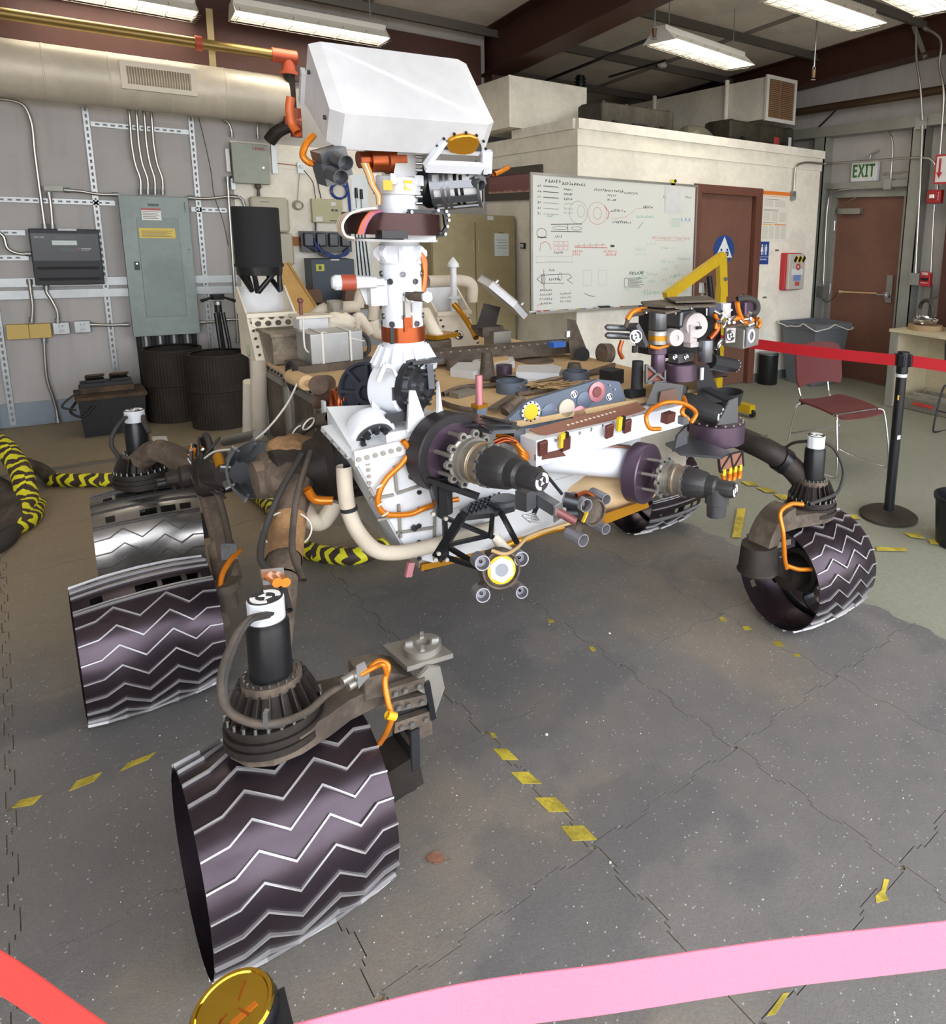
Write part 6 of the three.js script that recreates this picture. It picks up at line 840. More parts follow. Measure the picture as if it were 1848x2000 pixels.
{
const u=grp('thermal_blanket',rover,'crumpled tan and gold foil blanket under the arm');
const blob=(pts,mat,name)=>{const g=new THREE.IcosahedronGeometry(1,4),p=g.attributes.position;return[g,p];};
const a=rp(1110,985,'z',-0.25),b=rp(1245,965,'z',-0.2);
const g=new THREE.SphereGeometry(1,36,24),P=g.attributes.position;for(let i=0;i<P.count;i++){const x=P.getX(i),y=P.getY(i),z=P.getZ(i),n=1 + 0.16*(fbm((x + 1)/ 2,(y + z + 2)/ 4,6,3,5)- 0.5);P.setXYZ(i,x*0.3*n,y*0.1*n,z*0.2*n);}g.computeVertexNormals();
g.rotateZ(0.02);g.translate(0.22,0.77,-0.36);
mesh('blanket',g,M.blanket,u);
mesh('foil_edge',bar(rp(822,1108,'z',-0.285),rp(945,1080,'z',-0.285),0.012,0.02),M.kaptonFoil,u);mesh('foil_edge',[bar(rp(1180,1018,'z',-0.2),rp(1265,985,'z',-0.17),0.014,0.02)],M.kaptonFoil,u);
mesh('foil_strip',tube([rp(960,1078,'z',-0.25),rp(1000,1060,'z',-0.24),rp(1030,1052,'z',-0.23),rp(1060,1040,'z',-0.22),rp(1100,1030,'z',-0.22)],0.012,30,6),M.kaptonFoil,u);
mesh('foil_strip',[plate([rp(1165,1010,'z',-0.17),rp(1255,978,'z',-0.15),rp(1268,988,'z',-0.15),rp(1185,1022,'z',-0.17)],0.006)],M.kaptonFoil,u);
mesh('foil_strip',[plate([rp(1090,950,'z',-0.3),rp(1170,925,'z',-0.3),rp(1175,935,'z',-0.29),rp(1095,960,'z',-0.29)],0.006)],M.yellowTape,u);
}
{
const w=grp('front_fairing',rover,'smooth white fairing behind the folded arm');
mesh('fairing_face',[plate([rp(860,1000,'z',-0.29),rp(1250,890,'z',-0.29),rp(1250,950,'z',-0.29),rp(1000,1060,'z',-0.29),rp(860,1095,'z',-0.29)],0.012),plate([rp(850,850,'z',-0.295),rp(1250,820,'z',-0.295),rp(1250,900,'z',-0.295),rp(850,1060,'z',-0.295)],0.01)],M.white,w);
}
{
const k=(px,py,y=DECK)=>rp(px,py,'y',y);
const al=grp('ballast_box',rover,'plain aluminium box strapped on the deck');
{const c=V(-0.42,DECK,-1.58);mesh('shell',bx(0.23,0.135,0.17,c.x,c.y + 0.1,c.z,0,0.05,0,0.004),std(0xb6babd,0.34,0.75,{map:grime}),al);mesh('base_rail',bx(0.34,0.035,0.2,c.x,c.y + 0.016,c.z),M.dustyGrey,al);
for(const x of[-0.06,0.06])mesh('strap',[bx(0.008,0.16,0.004,c.x + x,c.y + 0.09,c.z + 0.088),bx(0.008,0.004,0.17,c.x + x,c.y + 0.17,c.z)],M.lacing,al);
mesh('strap',bar(V(c.x - 0.05,c.y + 0.172,c.z + 0.06),V(c.x + 0.12,c.y + 0.12,c.z + 0.092),0.006,0.004),M.lacing,al);
mesh('tie',tube([V(c.x - 0.125,c.y + 0.24,c.z + 0.06),V(c.x - 0.125,c.y + 0.1,c.z + 0.07),V(c.x - 0.1,c.y + 0.08,c.z + 0.06)],0.004,16,6),M.lacing,al);
mesh('cable',tube([V(c.x + 0.12,c.y + 0.16,c.z),V(c.x + 0.16,c.y + 0.12,c.z + 0.02),V(c.x + 0.15,c.y + 0.06,c.z + 0.05),V(c.x + 0.12,c.y + 0.05,c.z + 0.03)],0.009,24,8),M.cable,al);}
const wb2=grp('equipment_tray',rover,'low dusty tray with white box behind the ballast box');
mesh('tray',[bx(0.26,0.012,0.3,-0.5,DECK + 0.14,-1.86),bx(0.24,0.13,0.26,-0.5,DECK + 0.07,-1.86)],std(0x9a948a,0.5,0.4,{map:dustMap}),wb2);mesh('white_box',bx(0.13,0.055,0.1,-0.42,DECK + 0.175,-1.84),M.white,wb2);mesh('white_lid',bx(0.16,0.012,0.13,-0.42,DECK + 0.207,-1.84),M.whiteDusty,wb2);
mesh('knob',[rod(V(-0.46,DECK + 0.21,-1.84),V(-0.46,DECK + 0.27,-1.84),0.008),place(new THREE.SphereGeometry(0.014,12,8),-0.46,DECK + 0.28,-1.84)],M.pinkDark,wb2);
const cc=grp('connector_cluster',rover,'tangle of dark hoses and connectors at the deck corner');
for(let i=0;i<5;i++)mesh('hose',tube([rp(545 + i*8,660 + i*3,'z',-1.95),rp(560 + i*10,690,'z',-1.9),rp(555 + i*9,720 + i*4,'z',-1.82),rp(600 + i*4,735 - i*4,'z',-1.78)],0.014 - i*0.001,30,8),i % 2?M.cable:M.cableDusty,cc);
for(const[x,y,z]of[[520,688,-2.0],[530,702,-1.95],[560,690,-1.9],[585,700,-1.85]]){const q=rp(x,y,'z',z);mesh('connector',turn(q,q.clone().add(V(0.7,0,0.4)),[[0,0],[0,0.022],[0.03,0.024],[0.03,0.018],[0.07,0.018],[0.07,0]],16),i4(x),cc);}
function i4(x){return[M.pinkDark,M.steel,M.darkMetal][x % 3];}
mesh('yellow_ring',turn(rp(496,684,'z',-2.0),rp(505,684,'z',-2.0),[[0,0],[0,0.04],[0.03,0.04],[0.03,0]],24),M.yellowTape,cc,'yellow taped end ring');
mesh('end_cap',turn(rp(486,684,'z',-2.02),rp(496,684,'z',-2.0),[[0,0],[0.01,0.034],[0.03,0.036],[0.03,0]],24),std(0x9aa07e,0.5),cc);
mesh('white_pipe',rod(rp(505,700,'x',-0.64),rp(507,838,'x',-0.64),0.036,0.035,20),M.sleeve,cc,'white wrapped vertical pipe');
mesh('white_pipe',rod(rp(487,745,'x',-0.6),rp(486,850,'x',-0.6),0.03,0.03,16),M.whiteDusty,cc);
const bracket=(cx,cz,w,h,label,holes)=>{
const b=grp('antenna_bracket',rover,label),y0=DECK,y1=DECK + h,hw=w / 2;
mesh('body',hull8([V(cx - hw,y0,cz - 0.16),V(cx + hw,y0,cz - 0.16),V(cx + hw,y0,cz + 0.12),V(cx - hw,y0,cz + 0.12)],[V(cx - hw,y1 - 0.1,cz - 0.16),V(cx + hw,y1 - 0.1,cz - 0.16),V(cx + hw,y1 - 0.1,cz - 0.0),V(cx - hw,y1 - 0.1,cz - 0.0)]),M.whiteDusty,b);
for(const s of[-1,1])mesh('side_wing',plate([V(cx + s*hw,y1 - 0.1,cz + 0.03),V(cx + s*hw,y1 - 0.1,cz - 0.16),V(cx + s*hw,y1 + 0.03,cz - 0.16),V(cx + s*hw,y1 + 0.03,cz - 0.13)],0.008),M.whiteDusty,b);
mesh('back_wall',bx(w,0.13,0.01,cx,y1 - 0.035,cz - 0.158),M.white,b);mesh('front_lip',bx(w + 0.01,0.02,0.02,cx,y1 - 0.095,cz + 0.02),M.whiteDusty,b);
for(let i=0;i<5;i++)for(const s of[-1,1]){const t=i / 4,z=cz + 0.12 - t*0.1,y=y0 + 0.03 + t*(h - 0.16);mesh('bolt',rod(V(cx + s*(hw - 0.015),y,z - 0.003),V(cx + s*(hw - 0.015),y + 0.004,z + 0.008),0.006,0.006,6),M.darkMetal,b);}
if(holes){mesh('plug_plate',plate([V(cx - 0.09,y1 - 0.15,cz + 0.032),V(cx + 0.1,y1 - 0.15,cz + 0.032),V(cx + 0.1,y1 - 0.09,cz + 0.012),V(cx - 0.09,y1 - 0.09,cz + 0.012)],0.008),M.whiteDusty,b);for(let i=0;i<4;i++)for(let j=0;j<2;j++)mesh('plug',rod(V(cx - 0.065 + i*0.044 + j*0.018,y1 - 0.135 + j*0.03,cz + 0.03 - j*0.01),V(cx - 0.065 + i*0.044 + j*0.018,y1 - 0.133 + j*0.03,cz + 0.038 - j*0.01),0.013,0.013,12),M.dustyGrey,b);}
const q=V(cx - 0.02,y0 + 0.08,cz + 0.1);target(q,V(0,0.45,0.9).normalize(),0.026,b,true);return b;
};
const u0=rp(530,620,'z',-1.95),u1=rp(890,640,'z',-1.75);
bracket(u0.x + 0.01,-2.0,0.21,0.3,'dusty white slanted bracket under the black drum antenna',true);
const b2=bracket(u1.x,-1.78,0.19,0.28,'dusty white slanted bracket under the pointed antenna',false);
mesh('gold_strap',tube([rp(887,595,'z',-1.72),rp(900,610,'z',-1.66),rp(920,640,'z',-1.58),rp(930,660,'z',-1.5)],0.016,20,6),M.kaptonFoil,b2);
const dr=grp('drum_antenna',rover,'matte black drum antenna on crossed struts');
const dc=rp(502,460,'z',-2.05),dB=rp(503,520,'z',-2.05),dT=rp(500,406,'z',-2.05);
mesh('drum',turn(V(dc.x,dB.y,dc.z),V(dc.x,dT.y + 1,dc.z),[[0,0],[0,0.106],[0.012,0.106],[0.012,0.1],[dT.y - dB.y,0.1],[dT.y - dB.y + 0.004,0.096],[dT.y - dB.y + 0.004,0]],48),std(0x1c1d20,0.85),dr);
mesh('mount_ring',turn(V(dc.x,dB.y - 0.04,dc.z),V(dc.x,dB.y + 1,dc.z),[[0,0.06],[0,0.096],[0.04,0.1],[0.04,0.06]],40),M.black,dr);
for(let i=0;i<6;i++){const a=i / 6*Math.PI*2,n=(i +(i % 2?1.0:-0.0))/ 6*Math.PI*2;mesh('strut',rod(V(dc.x + Math.cos(a)*0.085,dB.y - 0.03,dc.z + Math.sin(a)*0.085),V(dc.x + 0.01 + Math.cos(n)*0.075,DECK + 0.31,dc.z + Math.sin(n)*0.06),0.011,0.012,8),M.black,dr);}
const la=grp('rod_antenna',rover,'white pointed rod antenna'),lt=rp(885,507,'z',-1.85),lb=rp(885,590,'z',-1.85);
mesh('rod',turn(V(lt.x,lb.y - 0.06,lt.z),V(lt.x,lt.y + 1,lt.z),[[0,0.02],[0.08,0.02],[0.08,0.034],[0.092,0.034],[0.092,0.017],[lt.y - lb.y + 0.02,0.017],[lt.y - lb.y + 0.02,0.031],[lt.y - lb.y + 0.036,0.031],[lt.y - lb.y + 0.07,0.006],[lt.y - lb.y + 0.074,0]],24),M.white,la);
const pw=grp('coolant_pipework',rover,'fat white wrapped pipes at the rear of the deck'),z=-1.95;
const T=(pts,r,m=M.sleeve)=>mesh('pipe_run',tube(pts.map(([x,y,zz])=>rp(x,y,'z',zz??z)),r,pts.length*10,16),m,pw);
T([[600,650],[608,628],[622,612],[640,602]],0.034);T([[640,602],[670,600],[700,598]],0.03);T([[645,660],[650,628],[668,622],[685,640]],0.04);T([[700,600],[706,572],[720,566],[730,580],[728,625]],0.027);T([[728,625],[735,650],[760,652]],0.03,M.whiteDusty);T([[690,650],[700,618],[712,632],[725,650]],0.026,M.whiteDusty);
T([[835,550,-1.95],[870,549,-1.95],[905,549,-1.95],[920,556,-1.95],[921,590,-1.95]],0.034);T([[830,610,-1.6],[845,640,-1.5],[858,662,-1.45]],0.03,M.whiteDusty);
mesh('wrapped_bundle',[(()=>{const g=new THREE.SphereGeometry(1,20,14),P=g.attributes.position;for(let i=0;i<P.count;i++){const n=1 + 0.3*(hash2(Math.round(P.getX(i)*5),Math.round(P.getY(i)*5),4)- 0.5);P.setXYZ(i,P.getX(i)*0.08*n,P.getY(i)*0.055*n,P.getZ(i)*0.06*n);}g.computeVertexNormals();const c=rp(662,632,'z',-1.85);g.translate(c.x,c.y,c.z);return g;})()],M.whiteDusty,pw);
const gg=rp(654,592,'z',-1.9);mesh('gauge',turn(V(gg.x,gg.y - 0.03,gg.z),V(gg.x,gg.y + 1,gg.z + 0.12),[[0,0],[0,0.036],[0.04,0.038],[0.04,0.034],[0.036,0.034],[0.036,0]],28),M.aluDull,pw,'round metal gauge');
const hg=grp('dish_antenna',rover,'tilted white hexagonal flat antenna on a gimbal'),hc=rp(978,586,'z',-1.5),hv=hc.clone().sub(eyeL).normalize(),hn=new THREE.Vector3().crossVectors(hv,rp(938,548,'z',-1.5).sub(rp(1022,625,'z',-1.5)).normalize()).normalize();if(hn.y<0)hn.negate();hn.addScaledVector(hv,0.1).normalize();
{const e1=rp(938,548,'z',-1.5).sub(rp(1022,625,'z',-1.5)).normalize(),x=e1,y=new THREE.Vector3().crossVectors(hn,x).normalize();const s=shp(ringOf(6,0.155,(a,b)=>[a,b],0.52));mesh('panel',slab(hc,x,y,s,0.036),M.white,hg);mesh('face',slab(hc.clone().addScaledVector(new THREE.Vector3().crossVectors(x,y).normalize(),0.036),x,y,shp(ringOf(6,0.162,(a,b)=>[a,b],0.52)),0.003),M.aluDull,hg);for(const[a,b]of[[0.1,0.03],[-0.08,0.05],[0.02,-0.1]]){const q=hc.clone().addScaledVector(x,a).addScaledVector(y,b).addScaledVector(hn,0.036);mesh('stud',rod(q,q.clone().addScaledVector(hn,0.028),0.006,0.006,8),M.white,hg);}}
mesh('gimbal',[hull8([rp(930,640,'z',-1.55),rp(965,650,'z',-1.55),rp(965,650,'z',-1.45),rp(930,640,'z',-1.45)],[rp(945,592,'z',-1.55),rp(978,600,'z',-1.55),rp(978,600,'z',-1.45),rp(945,592,'z',-1.45)])],M.blackDusty,hg);mesh('gimbal_box',bx(0.1,0.09,0.1,...rp(972,662,'z',-1.45).toArray()),M.aluDull,hg);mesh('gimbal_box',bx(0.12,0.05,0.12,...rp(952,645,'z',-1.5).toArray()),M.dustyGrey,hg);mesh('gimbal_post',rod(rp(972,690,'z',-1.45),rp(972,655,'z',-1.45),0.05,0.045,16),M.dustyGrey,hg);
const bm=grp('cross_beam',rover,'long dusty grey beam across the deck');
mesh('beam',[bar(rp(842,697,'y',1.15),rp(1115,675,'y',1.15),0.1,0.06,V(0,1,0))],M.dustyGrey,bm);mesh('round_end',turn(V(0.0,DECK,-1.48),V(0,2,-1.48),[[0,0],[0,0.11],[0.1,0.11],[0.105,0.1],[0.105,0]],30),M.dustyGrey,bm);mesh('blue_tag',bx(0.07,0.025,0.05,...rp(1088,672,'y',1.2).toArray()),std(0x2c63b5,0.5),bm);
for(let i=0;i<16;i++){const q=lerp(rp(862,690,'y',1.186),rp(1110,668,'y',1.186),i / 15);mesh('bolt',rod(q,q.clone().add(V(0,0.006,0)),0.006,0.006,6),M.aluDull,bm);}
mesh('orange_foil',(()=>{const g=new THREE.BoxGeometry(0.16,0.02,0.1);g.rotateY(0.4);const q=rp(860,655,'y',1.22);g.translate(q.x,q.y,q.z);return g;})(),M.kaptonFoil,bm);
const it=grp('deck_fittings',rover,'white covers, posts and rings scattered on the tan deck');
const flat=(pts,h,m,name,y0=DECK)=>{const p=pts.map(([x,y])=>rp(x,y,'y',y0));const g=ext(shp(p.map((q)=>[q.x,q.z])),h);g.applyMatrix4(XZ());g.translate(0,y0 + h,0);return mesh(name,g,m,it);};
flat([[880,735],[895,722],[945,722],[955,738],[925,741]],0.035,M.white,'cover');flat([[1008,742],[1012,728],[1080,726],[1098,732],[1092,745]],0.035,M.white,'cover');flat([[930,742],[1000,735],[1075,745],[968,744]],0.008,M.white,'cover');flat([[922,718],[945,703],[1000,702],[1006,718],[960,728]],0.03,M.white,'cover');flat([[935,717],[950,708],[992,707],[995,716],[962,723]],0.034,M.tanDust,'cover_fill');
flat(ringOf(20,1,(a,b)=>[1048 + a*34,706 + b*6]),0.008,M.dustyTube,'disc');
const ped=(x,y,r0,r1,h,m,seg=4)=>{const c=rp(x,y,'y',DECK);return mesh('post',rod(c,c.clone().add(V(0,h,0)),r0,r1,seg),m,it);};
ped(952,742,0.035,0.022,0.12,M.dustyGrey,6);ped(884,722,0.03,0.024,0.05,M.dustyGrey,8);ped(985,732,0.035,0.035,0.045,M.anodPurple,12);
{const c=rp(937,820,'y',DECK);mesh('pin_block',bx(0.035,0.06,0.03,c.x,c.y + 0.02,c.z),M.slate,it);mesh('pink_pin',rod(V(c.x,c.y + 0.05,c.z),V(c.x,c.y + 0.155,c.z),0.012,0.012,16),M.pink,it,'pink anodised pin');mesh('tape_collar',bx(0.042,0.012,0.036,c.x,c.y + 0.05,c.z,0.1,0.2),M.kaptonFoil,it);}
{const c=rp(1000,765,'y',DECK);mesh('inlet_ring',turn(c,c.clone().add(V(0,1,0)),[[0,0.05],[0,0.062],[0.045,0.062],[0.045,0.05]],28),M.slate,it);mesh('inlet_arm',bar(rp(960,800,'y',DECK + 0.02),rp(1000,775,'y',DECK + 0.03),0.03,0.012),M.dustyGrey,it);const d=rp(985,752,'y',DECK);mesh('inlet_ring',turn(d,d.clone().add(V(0,1,0)),[[0,0.05],[0,0.058],[0.03,0.058],[0.03,0.05]],24),M.blackDusty,it);const e=rp(1125,742,'y',DECK);mesh('inlet_ring',turn(e,e.clone().add(V(0,1,0)),[[0,0.05],[0,0.06],[0.04,0.06],[0.04,0.05]],24),M.slate,it);ped(1122,730,0.04,0.028,0.05,M.dustyGrey,8);}
mesh('fitting_block',bx(0.1,0.02,0.05,...rp(905,768,'y',DECK + 0.01).toArray(),0,0.3),M.aluDull,it);mesh('fitting_block',bx(0.08,0.06,0.07,...rp(1195,735,'y',DECK + 0.03).toArray(),0,0.2),M.blackMatte,it);mesh('fitting_ramp',plate([rp(1175,745,'y',DECK),rp(1200,720,'y',DECK + 0.05),rp(1212,745,'y',DECK)],0.05),M.blackMatte,it);
mesh('cable_bundle',[[[865,770],[900,757],[960,752],[1010,748]],[[862,785],[890,795],[920,800],[935,795]],[[1020,755],[1060,745],[1100,738],[1180,725]],[[1010,770],[1050,765],[1090,755],[1110,748]],[[1040,760],[1075,742],[1120,735],[1200,712]]].map((a)=>tube(a.map(([x,y])=>rp(x,y,'y',DECK + 0.012)),0.01,40,6)),M.dustyTube,it);
mesh('wire_tangle',Array.from({length:14},(_,i)=>{const r=rng(500 + i),pts=[];let x=1010 + r()*60,y=760 - r()*10;for(let j=0;j<5;j++){pts.push(rp(x,y,'y',DECK + 0.015 + r()*0.03));x +=10 + r()*22;y -=6 - r()*9;}return tube(pts,0.0025,24,5);}),M.wire,it);
const st=grp('filter_stand',rover,'dusty brown upright bracket at the far deck edge');
mesh('upright',hull8([rp(1115,705,'z',-1.1),rp(1155,705,'z',-1.1),rp(1155,705,'z',-1.16),rp(1115,705,'z',-1.16)],[rp(1106,622,'z',-1.1),rp(1124,625,'z',-1.1),rp(1124,625,'z',-1.16),rp(1106,622,'z',-1.16)]),M.dustyGrey,st);mesh('pivot',turn(rp(1138,692,'z',-1.08),rp(1138,692,'z',-1.0),[[0,0],[0,0.035],[0.03,0.035],[0.03,0]],20),M.blackMatte,st);mesh('foot',bx(0.06,0.03,0.05,...rp(1147,712,'z',-1.08).toArray()),M.aluDull,st);mesh('hinge',turn(rp(1175,690,'z',-1.0),rp(1195,690,'z',-1.0),[[0,0],[0,0.05],[0.05,0.05],[0.05,0]],24),M.dustyTube,st);mesh('clip',bx(0.02,0.03,0.02,...rp(1108,652,'z',-1.1).toArray()),M.alu,st);
}
{
const d=grp('differential_link',rover,'dark brown differential bar end at the deck side');
const c=rp(640,762,'x',-0.62);
mesh('yoke',[hull8([rp(618,800,'x',-0.68),rp(652,790,'x',-0.6),rp(652,790,'x',-0.62).add(V(0,0,-0.05)),rp(618,800,'x',-0.7).add(V(0,0,-0.05))],[rp(622,742,'x',-0.66),rp(648,745,'x',-0.6),rp(648,745,'x',-0.62).add(V(0,0,-0.05)),rp(622,742,'x',-0.66).add(V(0,0,-0.05))]),turn(rp(622,752,'x',-0.68),rp(650,748,'x',-0.58),[[0,0],[0,0.035],[0.1,0.035],[0.1,0]],20)],std(0x5c4b41,0.6,0.2,{map:dustMap}),d);
mesh('post',bar(rp(634,800,'x',-0.64),rp(640,905,'x',-0.66),0.05,0.05),M.dustyGrey,d);mesh('white_tag',bx(0.008,0.075,0.028,...rp(633,803,'x',-0.69).toArray()),M.white,d);
mesh('link_rod',[rod(rp(570,735,'x',-0.66),rp(600,748,'x',-0.66),0.03,0.03,16),rod(rp(600,748,'x',-0.66),rp(625,757,'x',-0.66),0.012,0.014,12)],M.tanDust,d);
mesh('black_ring',tube(ringOf(14,0.055,(a,b)=>rp(570,735,'x',-0.66).add(V(0.0,b,a))),0.01,60,8,true),M.blackMatte,d);
mesh('hose',tube([rp(648,815,'x',-0.72),rp(600,830,'x',-0.74),rp(575,850,'x',-0.78),rp(560,870,'x',-0.82),rp(556,885,'x',-0.84)],0.022,50,12),M.cableDusty,d,'thick dark hose');
mesh('hose',tube([rp(556,885,'x',-0.84),rp(530,900,'x',-0.86),rp(505,905,'x',-0.88)],0.02,30,12),M.cable,d);mesh('hose',tube([rp(556,880,'x',-0.84),rp(575,898,'x',-0.84),rp(595,905,'x',-0.8)],0.018,30,12),M.cableDusty,d);
for(const[x,y]of[[582,842],[567,862],[603,828]]){const q=rp(x,y,'x',-0.77);mesh('lacing',place(new THREE.TorusGeometry(0.024,0.003,6,16),q.x,q.y,q.z,0.6,0.5),M.lacing,d);}
mesh('white_wire',tube([rp(585,740,'x',-0.68),rp(560,790,'x',-0.72),rp(520,840,'x',-0.8),rp(480,870,'x',-0.88),rp(420,882,'x',-0.95),rp(400,895,'x',-0.97)],0.0045,60,6),M.lacing,d);
mesh('copper_coil',[0,1,2,3].map((i)=>tube(ringOf(10,0.05 + i*0.006,(a,b)=>rp(672,790,'z',-0.62).add(V(-0.03 + i*0.015,b,a*0.6))),0.008,40,6,true)),M.copper,d);mesh('copper_coil',[0,1,2].map((i)=>tube([rp(668 + i*6,745,'z',-0.6),rp(662 + i*4,780,'z',-0.56),rp(668 + i*5,815,'z',-0.55),rp(690 + i*8,828,'z',-0.5)],0.009,30,8)),M.copper,d);
mesh('orange_lead',tube([rp(690,830,'z',-0.45),rp(720,818,'z',-0.42),rp(755,815,'z',-0.4)],0.009,20,8),M.kapton,d);
}
{
const MX=-0.57,MZ=-0.42,A=(y)=>V(MX,y,MZ),UP=A(9);
const m=grp('mast',rover,'white cylindrical camera mast with copper band');
const lat=(y0,prof,seg=40)=>turn(A(y0),UP,prof,seg);
mesh('tube',[lat(1.375,[[0,0],[0,0.0625],[0.012,0.0625],[0.012,0.06],[0.245,0.06],[0.25,0.0575],[0.345,0.0565],[0.345,0]])],M.whiteSatin,m);
mesh('copper_band',lat(1.388,[[0,0.06],[0,0.0655],[0.046,0.0655],[0.046,0.06]]),M.copper,m,'wide copper coloured band');
mesh('foot_flange',lat(1.3,[[0,0],[0,0.098],[0.014,0.1],[0.02,0.092],[0.062,0.068],[0.078,0.064],[0.078,0]]),M.whiteSatin,m);
for(const g of ringOf(16,1,(x,z)=>bar(V(MX + x*0.096,1.316,MZ + z*0.096),V(MX + x*0.067,1.372,MZ + z*0.067),0.005,0.016,V(x,0,z))))mesh('flange_fin',g,M.whiteSatin,m);
mesh('collar',lat(1.625,[[0,0.05],[0,0.06],[0.006,0.063],[0.012,0.06],[0.05,0.06],[0.056,0.063],[0.062,0.058],[0.062,0.05]]),M.whiteSatin,m);
for(const g of ringOf(8,1,(x,z,a)=>{const s=slab(V(MX,1.632,MZ),V(x,0,z),V(0,1,0),shp([[0.055,0],[0.062,0],[0.078,0.02],[0.078,0.034],[0.062,0.05],[0.055,0.05]]),0.012);return s;},0.3))mesh('collar_lug',g,M.whiteSatin,m);
for(const g of ringOf(10,0.0605,(x,z)=>{const y=0;return[x,z];}).flatMap(([x,z],i)=>[1.455,1.585].map((y,j)=>{const c=V(MX + x,y +(i % 2?0.012:-0.01),MZ + z),n=V(x,0,z).normalize();return turn(c,c.clone().add(n),[[0,0],[0,0.0095],[0.004,0.009],[0.004,0.006],[0.001,0.005],[0.001,0]],16);})))mesh('port',g,M.gunmetal,m);
{const c=V(MX - 0.01,1.525,MZ + 0.058);mesh('knob',turn(c,c.clone().add(V(-0.15,0,1)),[[0,0],[0,0.014],[0.012,0.014],[0.012,0.008],[0.02,0.008],[0.02,0]],16),M.white,m);}
mesh('clip',bar(rp(765,640,'z',-0.355),rp(766,672,'z',-0.355),0.011,0.006,V(0,0,1)),M.black,m);
mesh('copper_tab',bx(0.03,0.05,0.006,...rp(797,632,'z',-0.36).toArray(),0,0.2),M.copper,m);
mesh('neck',lat(1.77,[[0,0],[0,0.058],[0.066,0.058],[0.066,0]]),M.whiteSatin,m);
mesh('head_joint',lat(1.833,[[0,0],[0,0.07],[0.03,0.074],[0.034,0.07],[0.05,0.07],[0.052,0.05],[0.052,0]]),M.white,m);
for(const g of ringOf(6,1,(x,z,a)=>bx(0.02,0.03,0.016,MX + x*0.077,1.875,MZ + z*0.077,0,-a)))mesh('clamp',g,M.whiteSatin,m);
for(const px of[758,797]){const c=rp(px,362,'z',-0.35);mesh('yellow_label',bx(0.026,0.028,0.004,c.x,c.y,c.z + 0.0,0,px<770?-0.5:0.1),M.yellowTape,m);}
const d=grp('cable_drum',rover,'dark maroon cable drum round the mast with side cage');
const DC=(y)=>V(MX - 0.02,y,MZ);
mesh('drum',turn(DC(1.715),DC(9),[[0,0.05],[0,0.142],[0.062,0.142],[0.062,0.05]],56),M.maroonRing,d);
mesh('base_plate',[turn(DC(1.695),DC(9),[[0,0.05],[0,0.13],[0.007,0.13],[0.007,0.05]],40),bx(0.1,0.02,0.08,MX + 0.02,1.705,MZ + 0.06)],M.white,d);
mesh('black_clamp',bx(0.075,0.022,0.05,...rp(765,458,'z',-0.3).toArray()),M.black,d);
const q=(px,py,z=-0.33)=>rp(px,py,'z',z);
for(const[a,b]of[[[797,412],[868,415]],[[845,460],[868,455]],[[868,415],[872,445]],[[872,445],[862,460]],[[832,462],[862,460]],[[797,412],[832,455]],[[845,412],[848,460]]])mesh('cage_bar',bar(q(...a),q(...b),0.011,0.011),M.black,d);
mesh('cage_panel',plate([q(800,414),q(832,416),q(832,452),q(800,418)],0.004),M.maroonRing,d);mesh('white_panel',plate([q(832,425,-0.335),q(850,425,-0.335),q(850,452,-0.335),q(836,452,-0.335)],0.004),M.white,d);
for(const[x,y]of[[800,414],[868,413],[872,420],[873,430],[870,442],[866,457],[832,451],[852,411]])mesh('bolt',rod(q(x,y),q(x,y).add(V(0.002,0,0.012)),0.005,0.005,8),M.steel,d);
const cb=grp('mast_cable',rover,'white and gold wire bundle looping beside the drum');
for(let i=0;i<7;i++){const e=(i - 3)*1.6,zz=-0.3 - i*0.012;mesh('wire',tube([rp(735,408 + e*0.3,'z',zz),rp(705,412 + e*0.4,'z',zz),rp(676 - e,420,'z',zz),rp(664 - e,440,'z',zz),rp(672 - e*0.6,460,'z',zz),rp(692,467 + e*0.4,'z',zz)],0.004,50,6),[M.lacing,M.wire,M.lacing,M.kapton][i % 4],cb);}
for(let i=0;i<4;i++)mesh('wire',tube([rp(738 + i*3,412,'z',-0.29),rp(722 + i*3,417,'z',-0.27),rp(708 + i*3,435,'z',-0.265),rp(700 + i*3,458,'z',-0.268)],0.004,30,6),i % 2?M.wirePurple:M.wireOrange,cb);
for(let i=0;i<5;i++)mesh('wire',tube([rp(706 + i*3,318,'z',-0.36),rp(716 + i*2.5,340,'z',-0.36),rp(724 + i*2,362,'z',-0.355),rp(736 + i*1.5,382,'z',-0.35),rp(738 + i,400,'z',-0.35)],0.004,40,6),[M.wire,M.kapton,M.lacing][i % 3],cb);
for(let i=0;i<4;i++)mesh('wire',tube([rp(814 + i,490,'z',-0.39),rp(824 + i*2,505,'z',-0.39),rp(829 + i,530,'z',-0.39),rp(827 + i,560,'z',-0.39),rp(824 + i,570,'z',-0.39)],0.0055,40,6),[M.kapton,M.wirePurple,M.kapton,M.wireOrange][i],cb);
const b1=grp('sensor_boom',rover,'white capsule boom with red band on the mast'),s0=rp(750,551,'z',-0.38),s1=rp(646,552,'z',-0.4),L=s0.distanceTo(s1);
mesh('boom',turn(s0,s1,[[0,0.012],[L*0.16,0.012],[L*0.16,0.018],[L*0.45,0.02],[L*0.8,0.0225],[L*0.92,0.0225],[L*0.98,0.016],[L,0.002],[L,0]],24),M.white,b1);
